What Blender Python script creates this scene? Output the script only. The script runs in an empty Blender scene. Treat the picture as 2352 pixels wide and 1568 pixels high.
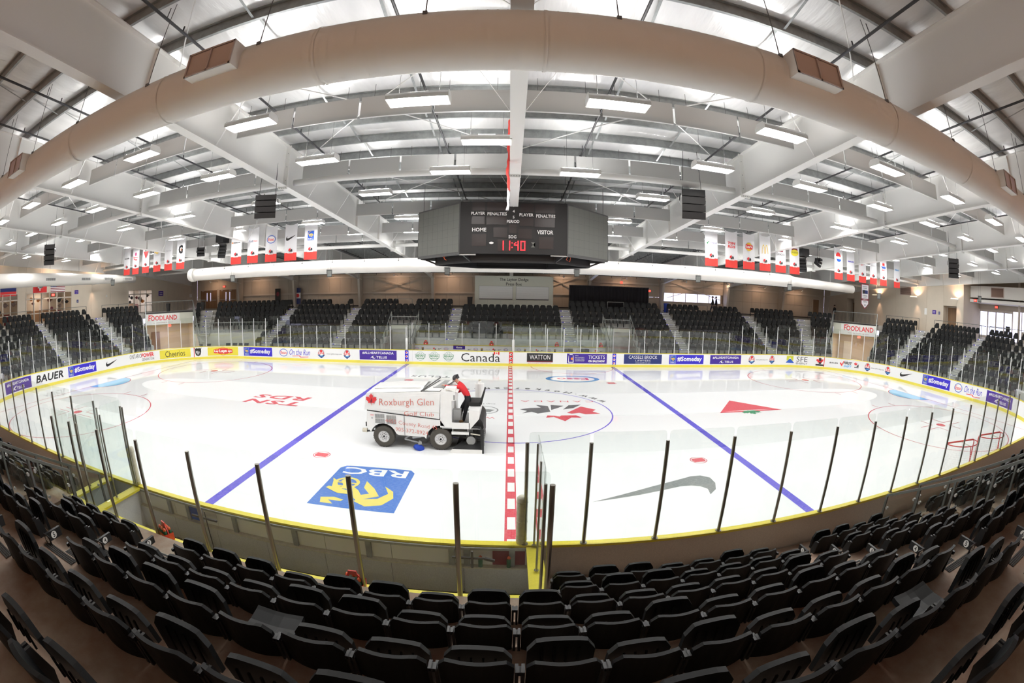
import bpy, math, random
from mathutils import Vector, Matrix, Euler
random.seed(7)
sc = bpy.context.scene
COL = sc.collection
# ---------------------------------------------------------------- camera (16 mm equisolid fisheye on a 36 mm sensor)
CAM = Vector((-0.0958, -19.4976, 5.0514))
yaw, pit, rol, FPX = 0.00612, -0.09979, 0.01645, 1035.083
fwd = Vector((math.sin(yaw)*math.cos(pit), math.cos(yaw)*math.cos(pit), math.sin(pit)))
r0 = Vector((math.cos(yaw), -math.sin(yaw), 0)); u0 = r0.cross(fwd)
rgt = r0*math.cos(rol) + u0*math.sin(rol); upv = -r0*math.sin(rol) + u0*math.cos(rol)
cd = bpy.data.cameras.new('camera'); cam = bpy.data.objects.new('camera', cd); COL.objects.link(cam)
cam.matrix_world = Matrix(((rgt.x, upv.x, -fwd.x, CAM.x), (rgt.y, upv.y, -fwd.y, CAM.y), (rgt.z, upv.z, -fwd.z, CAM.z), (0, 0, 0, 1)))
cd.type = 'PANO'; cd.sensor_width = 36.0; cd.sensor_fit = 'HORIZONTAL'; cd.clip_start = 0.05; cd.clip_end = 400
for holder in (cd, getattr(cd, 'cycles', None)):
    try:
        holder.panorama_type = 'FISHEYE_EQUISOLID'
        holder.fisheye_lens = FPX*36.0/2352.0
        holder.fisheye_fov = math.pi
    except Exception:
        pass
sc.camera = cam
# ---------------------------------------------------------------- world: flat winter overcast seen through the windows
w = bpy.data.worlds.new('overcast'); sc.world = w; w.use_nodes = True
bg = w.node_tree.nodes['Background']; bg.inputs[0].default_value = (0.80, 0.76, 1.0, 1); bg.inputs[1].default_value = 2.2
# ---------------------------------------------------------------- colour management
vs = sc.view_settings
sc.display_settings.display_device = 'sRGB'
vs.view_transform = 'Standard'; vs.look = 'None'; vs.exposure = 0.28; vs.gamma = 1.0; vs.use_curve_mapping = False
try:
    sc.cycles.use_denoising = True
    sc.cycles.transparent_max_bounces = 32
    sc.cycles.max_bounces = 8; sc.cycles.diffuse_bounces = 4; sc.cycles.glossy_bounces = 4
    sc.cycles.sample_clamp_indirect = 6.0
    sc.cycles.caustics_reflective = False; sc.cycles.caustics_refractive = False
except Exception:
    pass
LAMP = 50.0          # radiance of the high-bay diffusers
# ---------------------------------------------------------------- materials
MATS = {}
def mat(name, col, rough=0.5, metal=0.0, spec=0.5, noise=0.0, nscale=8.0, bump=0.0, bscale=40.0, emit=None, estr=0.0, coat=0.0, stretch=None, col2=None, alpha=None):
    m = bpy.data.materials.new(name); m.use_nodes = True; nt = m.node_tree; b = nt.nodes['Principled BSDF']
    b.inputs['Base Color'].default_value = (*col, 1); b.inputs['Roughness'].default_value = rough; b.inputs['Metallic'].default_value = metal
    b.inputs['Specular IOR Level'].default_value = spec; b.inputs['Coat Weight'].default_value = coat
    if emit: b.inputs['Emission Color'].default_value = (*emit, 1); b.inputs['Emission Strength'].default_value = estr
    if noise or bump:
        tc = nt.nodes.new('ShaderNodeTexCoord'); mp = nt.nodes.new('ShaderNodeMapping'); nt.links.new(tc.outputs['Object'], mp.inputs[0])
        if stretch: mp.inputs['Scale'].default_value = stretch
    if noise:
        n = nt.nodes.new('ShaderNodeTexNoise'); n.inputs['Scale'].default_value = nscale; n.inputs['Detail'].default_value = 6; n.inputs['Roughness'].default_value = 0.6
        nt.links.new(mp.outputs[0], n.inputs['Vector'])
        r = nt.nodes.new('ShaderNodeValToRGB'); c2 = col2 or tuple(c*(1-noise) for c in col)
        r.color_ramp.elements[0].position = 0.35; r.color_ramp.elements[1].position = 0.68
        r.color_ramp.elements[0].color = (*c2, 1); r.color_ramp.elements[1].color = (*col, 1)
        nt.links.new(n.outputs['Fac'], r.inputs[0]); nt.links.new(r.outputs[0], b.inputs['Base Color'])
    if bump:
        n2 = nt.nodes.new('ShaderNodeTexNoise'); n2.inputs['Scale'].default_value = bscale; n2.inputs['Detail'].default_value = 3
        nt.links.new(mp.outputs[0], n2.inputs['Vector']); bp = nt.nodes.new('ShaderNodeBump'); bp.inputs['Strength'].default_value = bump; bp.inputs['Distance'].default_value = 0.02
        nt.links.new(n2.outputs['Fac'], bp.inputs['Height']); nt.links.new(bp.outputs[0], b.inputs['Normal'])
    MATS[name] = m; return m
def glass_mat(name, tint, refl=1.0):
    m = bpy.data.materials.new(name); m.use_nodes = True; nt = m.node_tree; nt.nodes.clear()
    o = nt.nodes.new('ShaderNodeOutputMaterial'); mx = nt.nodes.new('ShaderNodeMixShader'); t = nt.nodes.new('ShaderNodeBsdfTransparent'); g = nt.nodes.new('ShaderNodeBsdfGlossy')
    t.inputs[0].default_value = (*tint, 1); g.inputs['Roughness'].default_value = 0.0; g.inputs[0].default_value = (refl, refl, refl, 1)
    ge = nt.nodes.new('ShaderNodeNewGeometry'); dp = nt.nodes.new('ShaderNodeVectorMath'); dp.operation = 'DOT_PRODUCT'; K = nt.links.new
    K(ge.outputs['Normal'], dp.inputs[0]); K(ge.outputs['Incoming'], dp.inputs[1])
    def mth(op, a, b=None):      # Schlick reflectance, the same from both sides of a thin pane
        n = nt.nodes.new('ShaderNodeMath'); n.operation = op
        for i, v in enumerate((a, b)):
            if v is None: continue
            if isinstance(v, (int, float)): n.inputs[i].default_value = v
            else: K(v, n.inputs[i])
        return n.outputs[0]
    fac = mth('ADD', 0.04, mth('MULTIPLY', 0.96, mth('POWER', mth('SUBTRACT', 1.0, mth('ABSOLUTE', dp.outputs['Value'])), 5.0)))
    K(fac, mx.inputs[0]); K(t.outputs[0], mx.inputs[1]); K(g.outputs[0], mx.inputs[2]); K(mx.outputs[0], o.inputs[0])
    MATS[name] = m; return m
glass_mat('glass', (0.955, 0.975, 0.965)); glass_mat('window_glass', (0.9, 0.93, 0.95))
mat('board_white', (0.86, 0.87, 0.88), 0.25); mat('board_yellow', (0.82, 0.72, 0.10), 0.3); mat('sill_yellow', (0.86, 0.74, 0.06), 0.3, noise=0.12, nscale=30)
mat('board_back', (0.74, 0.68, 0.60), 0.5, noise=0.15, nscale=60); mat('bench_panel', (0.72, 0.72, 0.72), 0.45, noise=0.25, nscale=90)
mat('galv', (0.40, 0.42, 0.42), 0.45, 0.5, noise=0.25, nscale=6); mat('post_white', (0.84, 0.85, 0.86), 0.35, 0.2); mat('post_steel', (0.32, 0.31, 0.28), 0.28, 0.95)
mat('beam_white', (0.87, 0.87, 0.85), 0.4); mat('duct_white', (0.84, 0.82, 0.78), 0.5, 0.0, spec=0.3); mat('duct_seam', (0.66, 0.63, 0.59), 0.5)
mat('baffle', (0.55, 0.55, 0.54), 0.95, bump=0.1, bscale=200); mat('wire', (0.16, 0.16, 0.16), 0.5, 0.5); mat('pipe_dark', (0.045, 0.045, 0.05), 0.45); mat('rod_white', (0.8, 0.8, 0.79), 0.4)
mat('fixture', (0.86, 0.86, 0.84), 0.35); mat('lens', (1, 1, 1), 0.5, emit=(1.0, 0.985, 0.96), estr=LAMP); mat('uplight_fill', (1, 1, 1), 0.5, emit=(1.0, 0.985, 0.96), estr=LAMP*2.2); mat('grille', (0.20, 0.12, 0.09), 0.5, 0.3); mat('grille_frame', (0.52, 0.42, 0.38), 0.45, 0.2)
mat('seat_black', (0.008, 0.009, 0.0095), 0.46, spec=0.22, bump=0.05, bscale=250); mat('seat_shell', (0.006, 0.0065, 0.007), 0.48, spec=0.22); mat('seat_metal', (0.015, 0.015, 0.016), 0.4); mat('leg_grey', (0.5, 0.5, 0.49), 0.45, 0.5)
mat('plate_white', (0.85, 0.85, 0.83), 0.5); mat('black', (0.010, 0.010, 0.011), 0.5); mat('ink', (0.02, 0.02, 0.02), 0.5); mat('rubber', (0.03, 0.03, 0.032), 0.8, noise=0.3, nscale=40)
mat('tread', (0.46, 0.38, 0.30), 0.75, noise=0.5, nscale=1.6, col2=(0.27, 0.15, 0.10), bump=0.08, bscale=60); mat('concrete', (0.52, 0.49, 0.44), 0.8, noise=0.2, nscale=3, bump=0.05)
mat('far_step', (0.55, 0.55, 0.53), 0.7, noise=0.15, nscale=4); mat('riser_dark', (0.09, 0.09, 0.09), 0.8); mat('strip', (0.05, 0.05, 0.048), 0.85, noise=0.3, nscale=60)
mat('wall_beige', (0.66, 0.59, 0.49), 0.7, noise=0.05, nscale=1.2); mat('wall_metal', (0.55, 0.49, 0.41), 0.6, noise=0.06, nscale=1.0); mat('wall_joint', (0.30, 0.26, 0.22), 0.8); mat('base_dark', (0.03, 0.028, 0.028), 0.6)
mat('door_brown', (0.27, 0.16, 0.085), 0.5, noise=0.2, nscale=5, stretch=(1, 1, 0.1)); mat('frame_tan', (0.60, 0.55, 0.48), 0.5); mat('rail_grey', (0.17, 0.18, 0.17), 0.4, 0.5); mat('rail_light', (0.36, 0.38, 0.37), 0.4, 0.4)
mat('press_box', (0.66, 0.67, 0.58), 0.6); mat('shutter', (0.80, 0.81, 0.80), 0.5); mat('curtain', (0.012, 0.011, 0.014), 0.9)
mat('screen', (0.13, 0.135, 0.12), 0.55, bump=0.1, bscale=120); mat('display', (0.022, 0.013, 0.013), 0.3); mat('led', (1, 0.02, 0.02), 0.5, emit=(1.0, 0.02, 0.03), estr=4.0)
mat('foil', (0.90, 0.90, 0.90), 0.34, 0.45, bump=0.9, bscale=3.2, stretch=(1.6, 0.25, 1.0), noise=0.10, nscale=1.5)
mat('signal_red', (0.75, 0.05, 0.045), 0.45); mat('exit_red', (0.8, 0.04, 0.03), 0.5, emit=(1, 0.05, 0.03), estr=3.0); mat('green', (0.02, 0.17, 0.08), 0.4); mat('orange', (0.85, 0.16, 0.06), 0.4); mat('blue', (0.03, 0.08, 0.55), 0.5)
mat('pad', (0.70, 0.67, 0.56), 0.8, noise=0.2, nscale=15, bump=0.3, bscale=12); mat('banner', (0.82, 0.83, 0.86), 0.8); mat('banner_red', (0.78, 0.055, 0.045), 0.7); mat('warm_lamp', (1, 0.8, 0.6), 0.5, emit=(1.0, 0.62, 0.36), estr=14)
mat('net_red', (0.62, 0.03, 0.03), 0.4); mat('net_white', (0.85, 0.85, 0.82), 0.8)
# flat print colours
for n, c in dict(i_black=(0.02, 0.02, 0.022), i_white=(0.88, 0.88, 0.88), i_red=(0.72, 0.035, 0.04), i_royal=(0.035, 0.02, 0.56), i_purple=(0.055, 0.02, 0.30), i_navy=(0.02, 0.035, 0.17), i_blue=(0.02, 0.10, 0.52), i_yellow=(0.80, 0.70, 0.06), i_gold=(0.75, 0.5, 0.05), i_green=(0.04, 0.26, 0.10), i_grey=(0.42, 0.42, 0.44), i_lime=(0.6, 0.62, 0.04), i_orange=(0.8, 0.25, 0.04), i_sky=(0.10, 0.42, 0.80), i_maroon=(0.20, 0.015, 0.03), i_pink=(0.55, 0.1, 0.25)).items():
    mat(n, c, 0.35)
# ---------------------------------------------------------------- ice and the paint frozen in it
def ice_mat(name, col, scratch=0.0):
    m = bpy.data.materials.new(name); m.use_nodes = True; nt = m.node_tree; b = nt.nodes['Principled BSDF']; N = nt.nodes.new; K = nt.links.new
    tc = N('ShaderNodeNewGeometry'); sp = N('ShaderNodeSeparateXYZ'); K(tc.outputs['Position'], sp.inputs[0])
    # dull (unflooded) lane: an ellipse-ended band about y=1.5; the rest is freshly flooded and mirror-wet
    def mth(op, a, b_=None):
        n = N('ShaderNodeMath'); n.operation = op
        for i, v in enumerate((a, b_)):
            if v is None: continue
            if isinstance(v, (int, float)): n.inputs[i].default_value = v
            else: K(v, n.inputs[i])
        return n.outputs[0]
    ax = mth('ABSOLUTE', sp.outputs['X']); over = mth('MAXIMUM', mth('SUBTRACT', ax, 18.0), 0.0)
    dy = mth('SUBTRACT', sp.outputs['Y'], 1.5)
    dist = mth('SQRT', mth('ADD', mth('POWER', mth('MULTIPLY', over, 0.42), 2.0), mth('POWER', dy, 2.0)))
    band = mth('LESS_THAN', dist, 2.3)
    near = mth('LESS_THAN', sp.outputs['Y'], -5.6)
    dull = mth('MAXIMUM', band, near)
    nz = N('ShaderNodeTexNoise'); nz.inputs['Scale'].default_value = 1.2; nz.inputs['Detail'].default_value = 5; K(tc.outputs['Position'], nz.inputs['Vector'])
    rr = mth('ADD', mth('ADD', 0.035, mth('MULTIPLY', dull, 0.24)), mth('MULTIPLY', nz.outputs['Fac'], 0.02))
    K(rr, b.inputs['Roughness']); b.inputs['IOR'].default_value = 1.31; b.inputs['Specular IOR Level'].default_value = 0.5
    n2 = N('ShaderNodeTexNoise'); n2.inputs['Scale'].default_value = 6.0; n2.inputs['Detail'].default_value = 4; K(tc.outputs['Position'], n2.inputs['Vector'])
    bp = N('ShaderNodeBump'); bp.inputs['Strength'].default_value = 0.02; bp.inputs['Distance'].default_value = 0.01; K(n2.outputs['Fac'], bp.inputs['Height']); K(bp.outputs[0], b.inputs['Normal'])
    if scratch:
        mp = N('ShaderNodeMapping'); mp.inputs['Scale'].default_value = (6, 45, 1); mp.inputs['Rotation'].default_value = (0, 0, 0.15); K(tc.outputs['Position'], mp.inputs[0])
        n3 = N('ShaderNodeTexNoise'); n3.inputs['Scale'].default_value = 1.6; n3.inputs['Detail'].default_value = 8; n3.inputs['Roughness'].default_value = 0.75; K(mp.outputs[0], n3.inputs['Vector'])
        r = N('ShaderNodeValToRGB'); r.color_ramp.elements[0].position = 0.48; r.color_ramp.elements[1].position = 0.72
        r.color_ramp.elements[0].color = (*col, 1); r.color_ramp.elements[1].color = (*[c + (0.85-c)*scratch for c in col], 1)
        K(n3.outputs['Fac'], r.inputs[0]); K(r.outputs[0], b.inputs['Base Color'])
    else: b.inputs['Base Color'].default_value = (*col, 1)
    MATS[name] = m
ice_mat('ice', (0.86, 0.88, 0.89)); ice_mat('ice_blue', (0.10, 0.08, 0.62), 0.45); ice_mat('ice_red', (0.66, 0.06, 0.09), 0.5); ice_mat('ice_rbc', (0.045, 0.17, 0.58), 0.35)
ice_mat('ice_yellow', (0.80, 0.68, 0.14), 0.2); ice_mat('ice_white', (0.87, 0.88, 0.88)); ice_mat('ice_grey', (0.20, 0.22, 0.22), 0.5); ice_mat('ice_black', (0.10, 0.10, 0.11), 0.5); ice_mat('ice_sky', (0.22, 0.55, 0.86), 0.3)
ice_mat('ice_line_red', (0.55, 0.05, 0.09), 0.2); ice_mat('ice_line_blue', (0.16, 0.12, 0.66), 0.2); ice_mat('ice_esso', (0.06, 0.26, 0.58), 0.3); ice_mat('ice_green', (0.05, 0.30, 0.16), 0.3); ice_mat('ice_pale', (0.62, 0.55, 0.56), 0.4)
# ================================================================ helpers
def tag(o, label=None, cat=None, group=None, kind=None):
    if label: o['label'] = label
    if cat: o['category'] = cat
    if group: o['group'] = group
    if kind: o['kind'] = kind
    return o
def empty(name, loc=(0, 0, 0), label=None, cat=None, group=None, kind=None, parent=None):
    o = bpy.data.objects.new(name, None); COL.objects.link(o); o.empty_display_size = 0.1
    if parent is not None: o.parent = parent; o.location = Vector(loc) - Vector(parent.get('_o', (0, 0, 0)))
    else: o.location = loc
    o['_o'] = tuple(loc)
    return tag(o, label, cat, group, kind)
class MB:
    """collects shapes in world (or prototype) coordinates"""
    def __init__(s): s.v = []; s.f = []
    def add(s, vs, fs):
        n = len(s.v); s.v += [tuple(v) for v in vs]; s.f += [tuple(i+n for i in f) for f in fs]; return s
    def box(s, x0, x1, y0, y1, z0, z1):
        return s.add([(x0,y0,z0),(x1,y0,z0),(x1,y1,z0),(x0,y1,z0),(x0,y0,z1),(x1,y0,z1),(x1,y1,z1),(x0,y1,z1)], BOXF)
    def obox(s, c, ax, ay, az):     # centre, half axes
        c, ax, ay, az = map(Vector, (c, ax, ay, az))
        return s.add([c+ax*i+ay*j+az*k for (i, j, k) in ((-1,-1,-1),(1,-1,-1),(1,1,-1),(-1,1,-1),(-1,-1,1),(1,-1,1),(1,1,1),(-1,1,1))], BOXF)
    def bar(s, a, b, w, h=None, up=(0, 0, 1)):
        a, b = Vector(a), Vector(b); d = b-a; h = w if h is None else h
        u = Vector(up); x = d.cross(u)
        if x.length < 1e-6: x = d.cross(Vector((1, 0, 0)))
        x.normalize(); y = x.cross(d).normalized()
        return s.obox((a+b)/2, x*w/2, d/2, y*h/2)
    def tube(s, pts, r, n=8, cap=True, closed=False):
        pts = [Vector(p) for p in pts]; rs = r if isinstance(r, (list, tuple)) else [r]*len(pts); m = len(pts); vs = []; fs = []; px = None
        for i, p in enumerate(pts):
            d = (pts[min(i+1, m-1)]-pts[max(i-1, 0)]) if not closed else (pts[(i+1) % m]-pts[i-1])
            d.normalize()
            if px is None:
                px = d.cross(Vector((0, 0, 1)))
                if px.length < 1e-3: px = d.cross(Vector((1, 0, 0)))
            px = (px - d*px.dot(d)); px.normalize(); py = d.cross(px)
            for k in range(n):
                a = 2*math.pi*k/n; vs.append(p+(px*math.cos(a)+py*math.sin(a))*rs[i])
        for i in range(m-1 if not closed else m):
            j = (i+1) % m
            for k in range(n): fs.append((i*n+k, i*n+(k+1) % n, j*n+(k+1) % n, j*n+k))
        if cap and not closed: fs.append(tuple(range(n))[::-1]); fs.append(tuple((m-1)*n+k for k in range(n)))
        return s.add(vs, fs)
    def cyl(s, a, b, r, n=16, r2=None): return s.tube([a, b], [r, r if r2 is None else r2], n)
    def prism(s, poly, f0, f1):     # poly 2D points -> two 3D copies through functions f0(p), f1(p)
        n = len(poly); vs = [f0(p) for p in poly]+[f1(p) for p in poly]
        return s.add(vs, [tuple(range(n))[::-1], tuple(range(n, 2*n))]+[(i, (i+1) % n, n+(i+1) % n, n+i) for i in range(n)])
    def sheet(s, poly, f): return s.add([f(p) for p in poly], [tuple(range(len(poly)))])
    def grid(s, rows, closed=False):
        m = len(rows); n = len(rows[0]); vs = [v for r in rows for v in r]
        fs = [(i*n+j, i*n+(j+1) % n, (i+1)*n+(j+1) % n, (i+1)*n+j) for i in range(m-1) for j in range(n if closed else n-1)]
        return s.add(vs, fs)
    def mesh(s, name, o=(0, 0, 0), smooth=False):
        me = bpy.data.meshes.new(name); me.from_pydata([(v[0]-o[0], v[1]-o[1], v[2]-o[2]) for v in s.v] if any(o) else s.v, [], s.f); me.update()
        if smooth: me.shade_smooth()
        return me
BOXF = [(0,3,2,1),(4,5,6,7),(0,1,5,4),(1,2,6,5),(2,3,7,6),(3,0,4,7)]
def obj(name, mb, m, parent=None, label=None, cat=None, group=None, kind=None, smooth=False, loc=None):
    """mb: MB in world coordinates (or a ready mesh in local coordinates)"""
    if isinstance(mb, MB):
        if parent is not None: org = tuple(parent.get('_o', (0, 0, 0)))
        else: org = tuple(loc) if loc is not None else (0, 0, 0)
        me = mb.mesh(name, org, smooth)
    else: me = mb; org = (0, 0, 0)
    if m is not None and len(me.materials) == 0: me.materials.append(MATS[m] if isinstance(m, str) else m)
    o = bpy.data.objects.new(name, me); COL.objects.link(o)
    if parent is not None: o.parent = parent; o['_o'] = org
    else:
        o['_o'] = org; o.location = org if isinstance(mb, MB) else (loc or (0, 0, 0))
        if not isinstance(mb, MB): o['_o'] = tuple(loc or (0, 0, 0))
    return tag(o, label, cat, group, kind)
def copy_tree(o, parent=None):
    c = o.copy(); COL.objects.link(c)
    if parent is not None: c.parent = parent
    for ch in list(o.children): copy_tree(ch, c)
    return c
def base_of(mb):
    xs = [v[0] for v in mb.v]; ys = [v[1] for v in mb.v]; zs = [v[2] for v in mb.v]
    return ((min(xs)+max(xs))/2, (min(ys)+max(ys))/2, min(zs))
# ---- text as mesh, in a local frame (x right, y up), centred
_TX = {}
def text2d(body, width=None, height=None, shear=0.0, bold=0.0, space=1.0):
    key = (body, shear, bold, space)
    if key not in _TX:
        cu = bpy.data.curves.new('t', 'FONT'); cu.body = body; cu.align_x = 'LEFT'; cu.shear = shear; cu.offset = bold; cu.space_character = space; cu.resolution_u = 2; cu.size = 1
        o = bpy.data.objects.new('t', cu); me = o.to_mesh(); _TX[key] = ([(v.co.x, v.co.y) for v in me.vertices], [tuple(p.vertices) for p in me.polygons])
        o.to_mesh_clear(); bpy.data.objects.remove(o); bpy.data.curves.remove(cu)
    vs, fs = _TX[key]
    x0 = min(v[0] for v in vs); x1 = max(v[0] for v in vs); y0 = min(v[1] for v in vs); y1 = max(v[1] for v in vs)
    sy = height/(y1-y0) if height else None; sx = width/(x1-x0) if width else None
    if sx is None: sx = sy
    if sy is None: sy = sx
    cx, cy = (x0+x1)/2, (y0+y1)/2
    return [((x-cx)*sx, (y-cy)*sy) for x, y in vs], fs
def ell(cx, cy, rx, ry, n=28, a0=0, a1=2*math.pi): return [(cx+rx*math.cos(a0+(a1-a0)*i/n), cy+ry*math.sin(a0+(a1-a0)*i/n)) for i in range(n)]
def ring2(cx, cy, rx, ry, t, n=36):
    o = [(cx+rx*math.cos(2*math.pi*i/n), cy+ry*math.sin(2*math.pi*i/n)) for i in range(n)]; q = [(cx+(rx-t)*math.cos(2*math.pi*i/n), cy+(ry-t)*math.sin(2*math.pi*i/n)) for i in range(n)]
    return o+q, [(i, (i+1) % n, n+(i+1) % n, n+i) for i in range(n)]
def rect2(x0, x1, y0, y1): return [(x0, y0), (x1, y0), (x1, y1), (x0, y1)]
LEAF = [(0,-.5),(.03,-.22),(.30,-.26),(.26,-.16),(.50,.06),(.43,.10),(.47,.26),(.32,.23),(.28,.30),(.14,.16),(.18,.42),(.10,.37),(0,.55)]
LEAF = LEAF+[(-x, y) for x, y in LEAF[::-1][1:-1]]
SWOOSH = [(-.52,.02),(-.50,-.12),(-.40,-.20),(-.26,-.17),(.52,.20),(-.22,-.03),(-.34,-.06),(-.40,-.02),(-.40,.06),(-.36,.14)]
SWOOSH = [(-.36,.16),(-.47,.06),(-.52,-.06),(-.49,-.17),(-.40,-.22),(-.26,-.19),(.10,-.03),(.52,.20),(-.16,.00),(-.30,-.03),(-.38,-.02),(-.41,.03)]
LION = [(.10,.48),(-.05,.42),(-.22,.40),(-.36,.26),(-.40,.10),(-.30,.02),(-.16,.05),(-.08,.14),(.02,.10),(.12,.16),(.30,.06),(.42,-.10),(.38,-.26),(.24,-.36),(.30,-.20),(.18,-.06),(.02,-.02),(.14,-.16),(.18,-.34),(.08,-.48),(-.02,-.46),(.04,-.30),(-.06,-.12),(-.18,-.08),(-.06,-.26),(-.12,-.40),(-.24,-.30),(-.34,-.10),(-.46,.06),(-.44,.28),(-.28,.46)]
# ---- flat print pieces: list of (material, verts2d, faces)
class Print:
    def __init__(s): s.p = []
    def poly(s, m, pts): s.p.append((m, list(pts), [tuple(range(len(pts)))])); return s
    def raw(s, m, vf): s.p.append((m, vf[0], vf[1])); return s
    def rect(s, m, x0, x1, y0, y1): return s.poly(m, rect2(x0, x1, y0, y1))
    def text(s, m, body, cx, cy, width=None, height=None, **k):
        v, f = text2d(body, width, height, **k); return s.raw(m, ([(x+cx, y+cy) for x, y in v], f))
    def shape(s, m, base, cx, cy, sx, sy=None, rot=0.0):
        sy = sx if sy is None else sy; c, d = math.cos(rot), math.sin(rot)
        return s.poly(m, [(cx+(x*c-y*d)*sx, cy+(x*d+y*c)*sy) for x, y in base])
    def build(s, name, fmap, parent, step=0.0012, split=None, kind=None, o0=0.0015):
        """one mesh with one slot per colour; later pieces lie a hair further out. fmap(x,y,off)->world"""
        mb = MB(); idx = []; slots = []
        for i, (m, v, f) in enumerate(s.p):
            if split and len(f) == 1 and max(p[0] for p in v)-min(p[0] for p in v) > split and len(v) == 4:
                x0, x1 = min(p[0] for p in v), max(p[0] for p in v); y0, y1 = min(p[1] for p in v), max(p[1] for p in v); n = int((x1-x0)/split)+1
                v = [(x0+(x1-x0)*k/n, y) for k in range(n+1) for y in (y0, y1)]; f = [(2*k, 2*k+2, 2*k+3, 2*k+1) for k in range(n)]
            if m not in slots: slots.append(m)
            mb.add([fmap(x, y, o0+i*step) for x, y in v], f); idx += [slots.index(m)]*len(f)
        org = tuple(parent.get('_o', (0, 0, 0))) if parent is not None else (0, 0, 0)
        me = mb.mesh(name, org)
        for m in slots: me.materials.append(MATS[m])
        me.polygons.foreach_set('material_index', idx)
        return obj(name, me, None, parent, kind=kind)
# ---- the board line: arclength s from centre ice on the far side, + to the right; offset d outwards
RC, HX, HY = 8.53, 30.48, 12.95
L1 = HX-RC; QA = RC*math.pi/2; S2 = L1+QA; S3 = S2+2*(HY-RC); S4 = S3+QA
def B(s, d=0.0):
    sg = 1 if s >= 0 else -1; a = abs(s)
    if a <= L1: x, y, nx, ny = a, HY, 0, 1
    elif a <= S2: t = (a-L1)/RC; nx, ny = math.sin(t), math.cos(t); x, y = L1+RC*nx, HY-RC+RC*ny
    elif a <= S3: x, y, nx, ny = HX, HY-RC-(a-S2), 1, 0
    elif a <= S4: t = (a-S3)/RC; nx, ny = math.cos(t), -math.sin(t); x, y = L1+RC*nx, -(HY-RC)+RC*ny
    else: x, y, nx, ny = L1-(a-S4), -HY, 0, -1
    return Vector((sg*(x+nx*d), y+ny*d, 0)), Vector((sg*nx, ny, 0))
SEND = S4+L1       # arclength of the near centre point
def sw(s, d, z): p, n = B(s, d); return Vector((p.x, p.y, z))
def srange(a, b, step=0.6):
    """samples along the line, fine in the corners"""
    out = [a]; s = a
    while s < b-1e-6:
        m = abs(s+1e-4)
        corner = L1-0.01 <= m < S2 or S3-0.01 <= m < S4
        nxt = s+step
        if not corner:
            ks = [k for k in (-S4, -S3, -S2, -L1, L1, S2, S3, S4) if k > s+1e-4]
            nxt = min(ks) if ks else b
        s = min(nxt, b); out.append(s)
    return out
def strip(mb, a, b, prof, step=0.6, closed=True, caps=True):
    """sweep a profile [(d,z)...] along the board line"""
    ss = srange(a, b, step); n = len(prof); rows = [[sw(s, d, z) for d, z in prof] for s in ss]
    mb.grid(rows, closed)
    if caps and closed:
        k = len(mb.v)-len(ss)*n; mb.f.append(tuple(k+i for i in range(n))); k2 = len(mb.v)-n; mb.f.append(tuple(k2+i for i in range(n))[::-1])
    return mb
# ================================================================ ICE (the floor) and its markings
def icemap(x, y, off): return Vector((x, y, off))
mb = MB(); ring = [sw(s, 0, 0) for s in srange(-SEND, SEND, 0.5)][:-1]
mb.add([v for v in ring], [tuple(range(len(ring)))[::-1]])
floor = obj('floor', mb, 'ice', kind='structure', label='white painted ice sheet of the hockey rink')
def ice_print(name, pr): return pr.build(name, icemap, floor, step=0.0006, o0=0.002)
pr = Print().rect('ice_red', -0.14, 0.14, -12.94, 12.94)
for i in range(26):
    y0 = -10.68-2*1.03+i*1.03
    if y0 > -12.8 and y0 < 12.2: pr.rect('ice_white', -0.085, 0.105, y0, y0+0.6)
ice_print('centre_line', pr)
for sx in (-1, 1):
    ice_print('blue_line', Print().rect('ice_blue', sx*7.62-0.15, sx*7.62+0.15, -12.94, 12.94))
    ice_print('goal_line', Print().rect('ice_line_red', sx*26.5-0.03, sx*26.5+0.03, -11.6, 11.6))
    cr = [(sx*26.5-sx*1.83*math.cos(a), 1.83*math.sin(a)) for a in [(-math.pi/2+math.pi*i/24) for i in range(25)]]
    if sx > 0: cr = cr[::-1]
    ice_print('goal_crease', Print().poly('ice_line_red', [(sx*26.5+(x-sx*26.5)*1.03, y*1.03) for x, y in cr]).poly('ice_sky', cr))
    for sy in (-1, 1):
        c = (sx*21.03, sy*6.7); pr = Print().raw('ice_line_red', ring2(*c, 4.57, 4.57, 0.06, 72)).poly('ice_red', ell(*c, 0.3, 0.3))
        for a in (-1, 1):
            for b in (-1, 1):
                x0, y0 = c[0]+a*0.6, c[1]+b*0.25
                pr.rect('ice_line_red', min(x0, x0+a*1.2), max(x0, x0+a*1.2), y0-0.025, y0+0.025); pr.rect('ice_line_red', x0-0.025, x0+0.025, min(y0, y0+b*0.9), max(y0, y0+b*0.9))
                yb = c[1]+b*4.57; pr.rect('ice_line_red', c[0]+a*0.85-0.025, c[0]+a*0.85+0.025, min(yb, yb+b*0.6), max(yb, yb+b*0.6))
        ice_print('faceoff_circle', pr)
        c = (sx*6.1, sy*6.7)
        ice_print('faceoff_spot', Print().raw('ice_line_red', ring2(*c, 0.3, 0.3, 0.03)).poly('ice_red', [(c[0]+x, c[1]+y) for x, y in [(-.2,-.17),(.2,-.17),(.24,0),(.2,.17),(-.2,.17),(-.24,0)]]))
ice_print('centre_circle', Print().raw('ice_line_blue', ring2(0, 0, 4.57, 4.57, 0.06, 96)))
arc = [(4.53+3.05*math.cos(a), 12.94+3.05*math.sin(a)) for a in [math.pi+math.pi*i/30 for i in range(31)]]; arc2 = [(4.53+3.0*math.cos(a), 12.94+3.0*math.sin(a)) for a in [math.pi+math.pi*i/30 for i in range(31)]]
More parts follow.
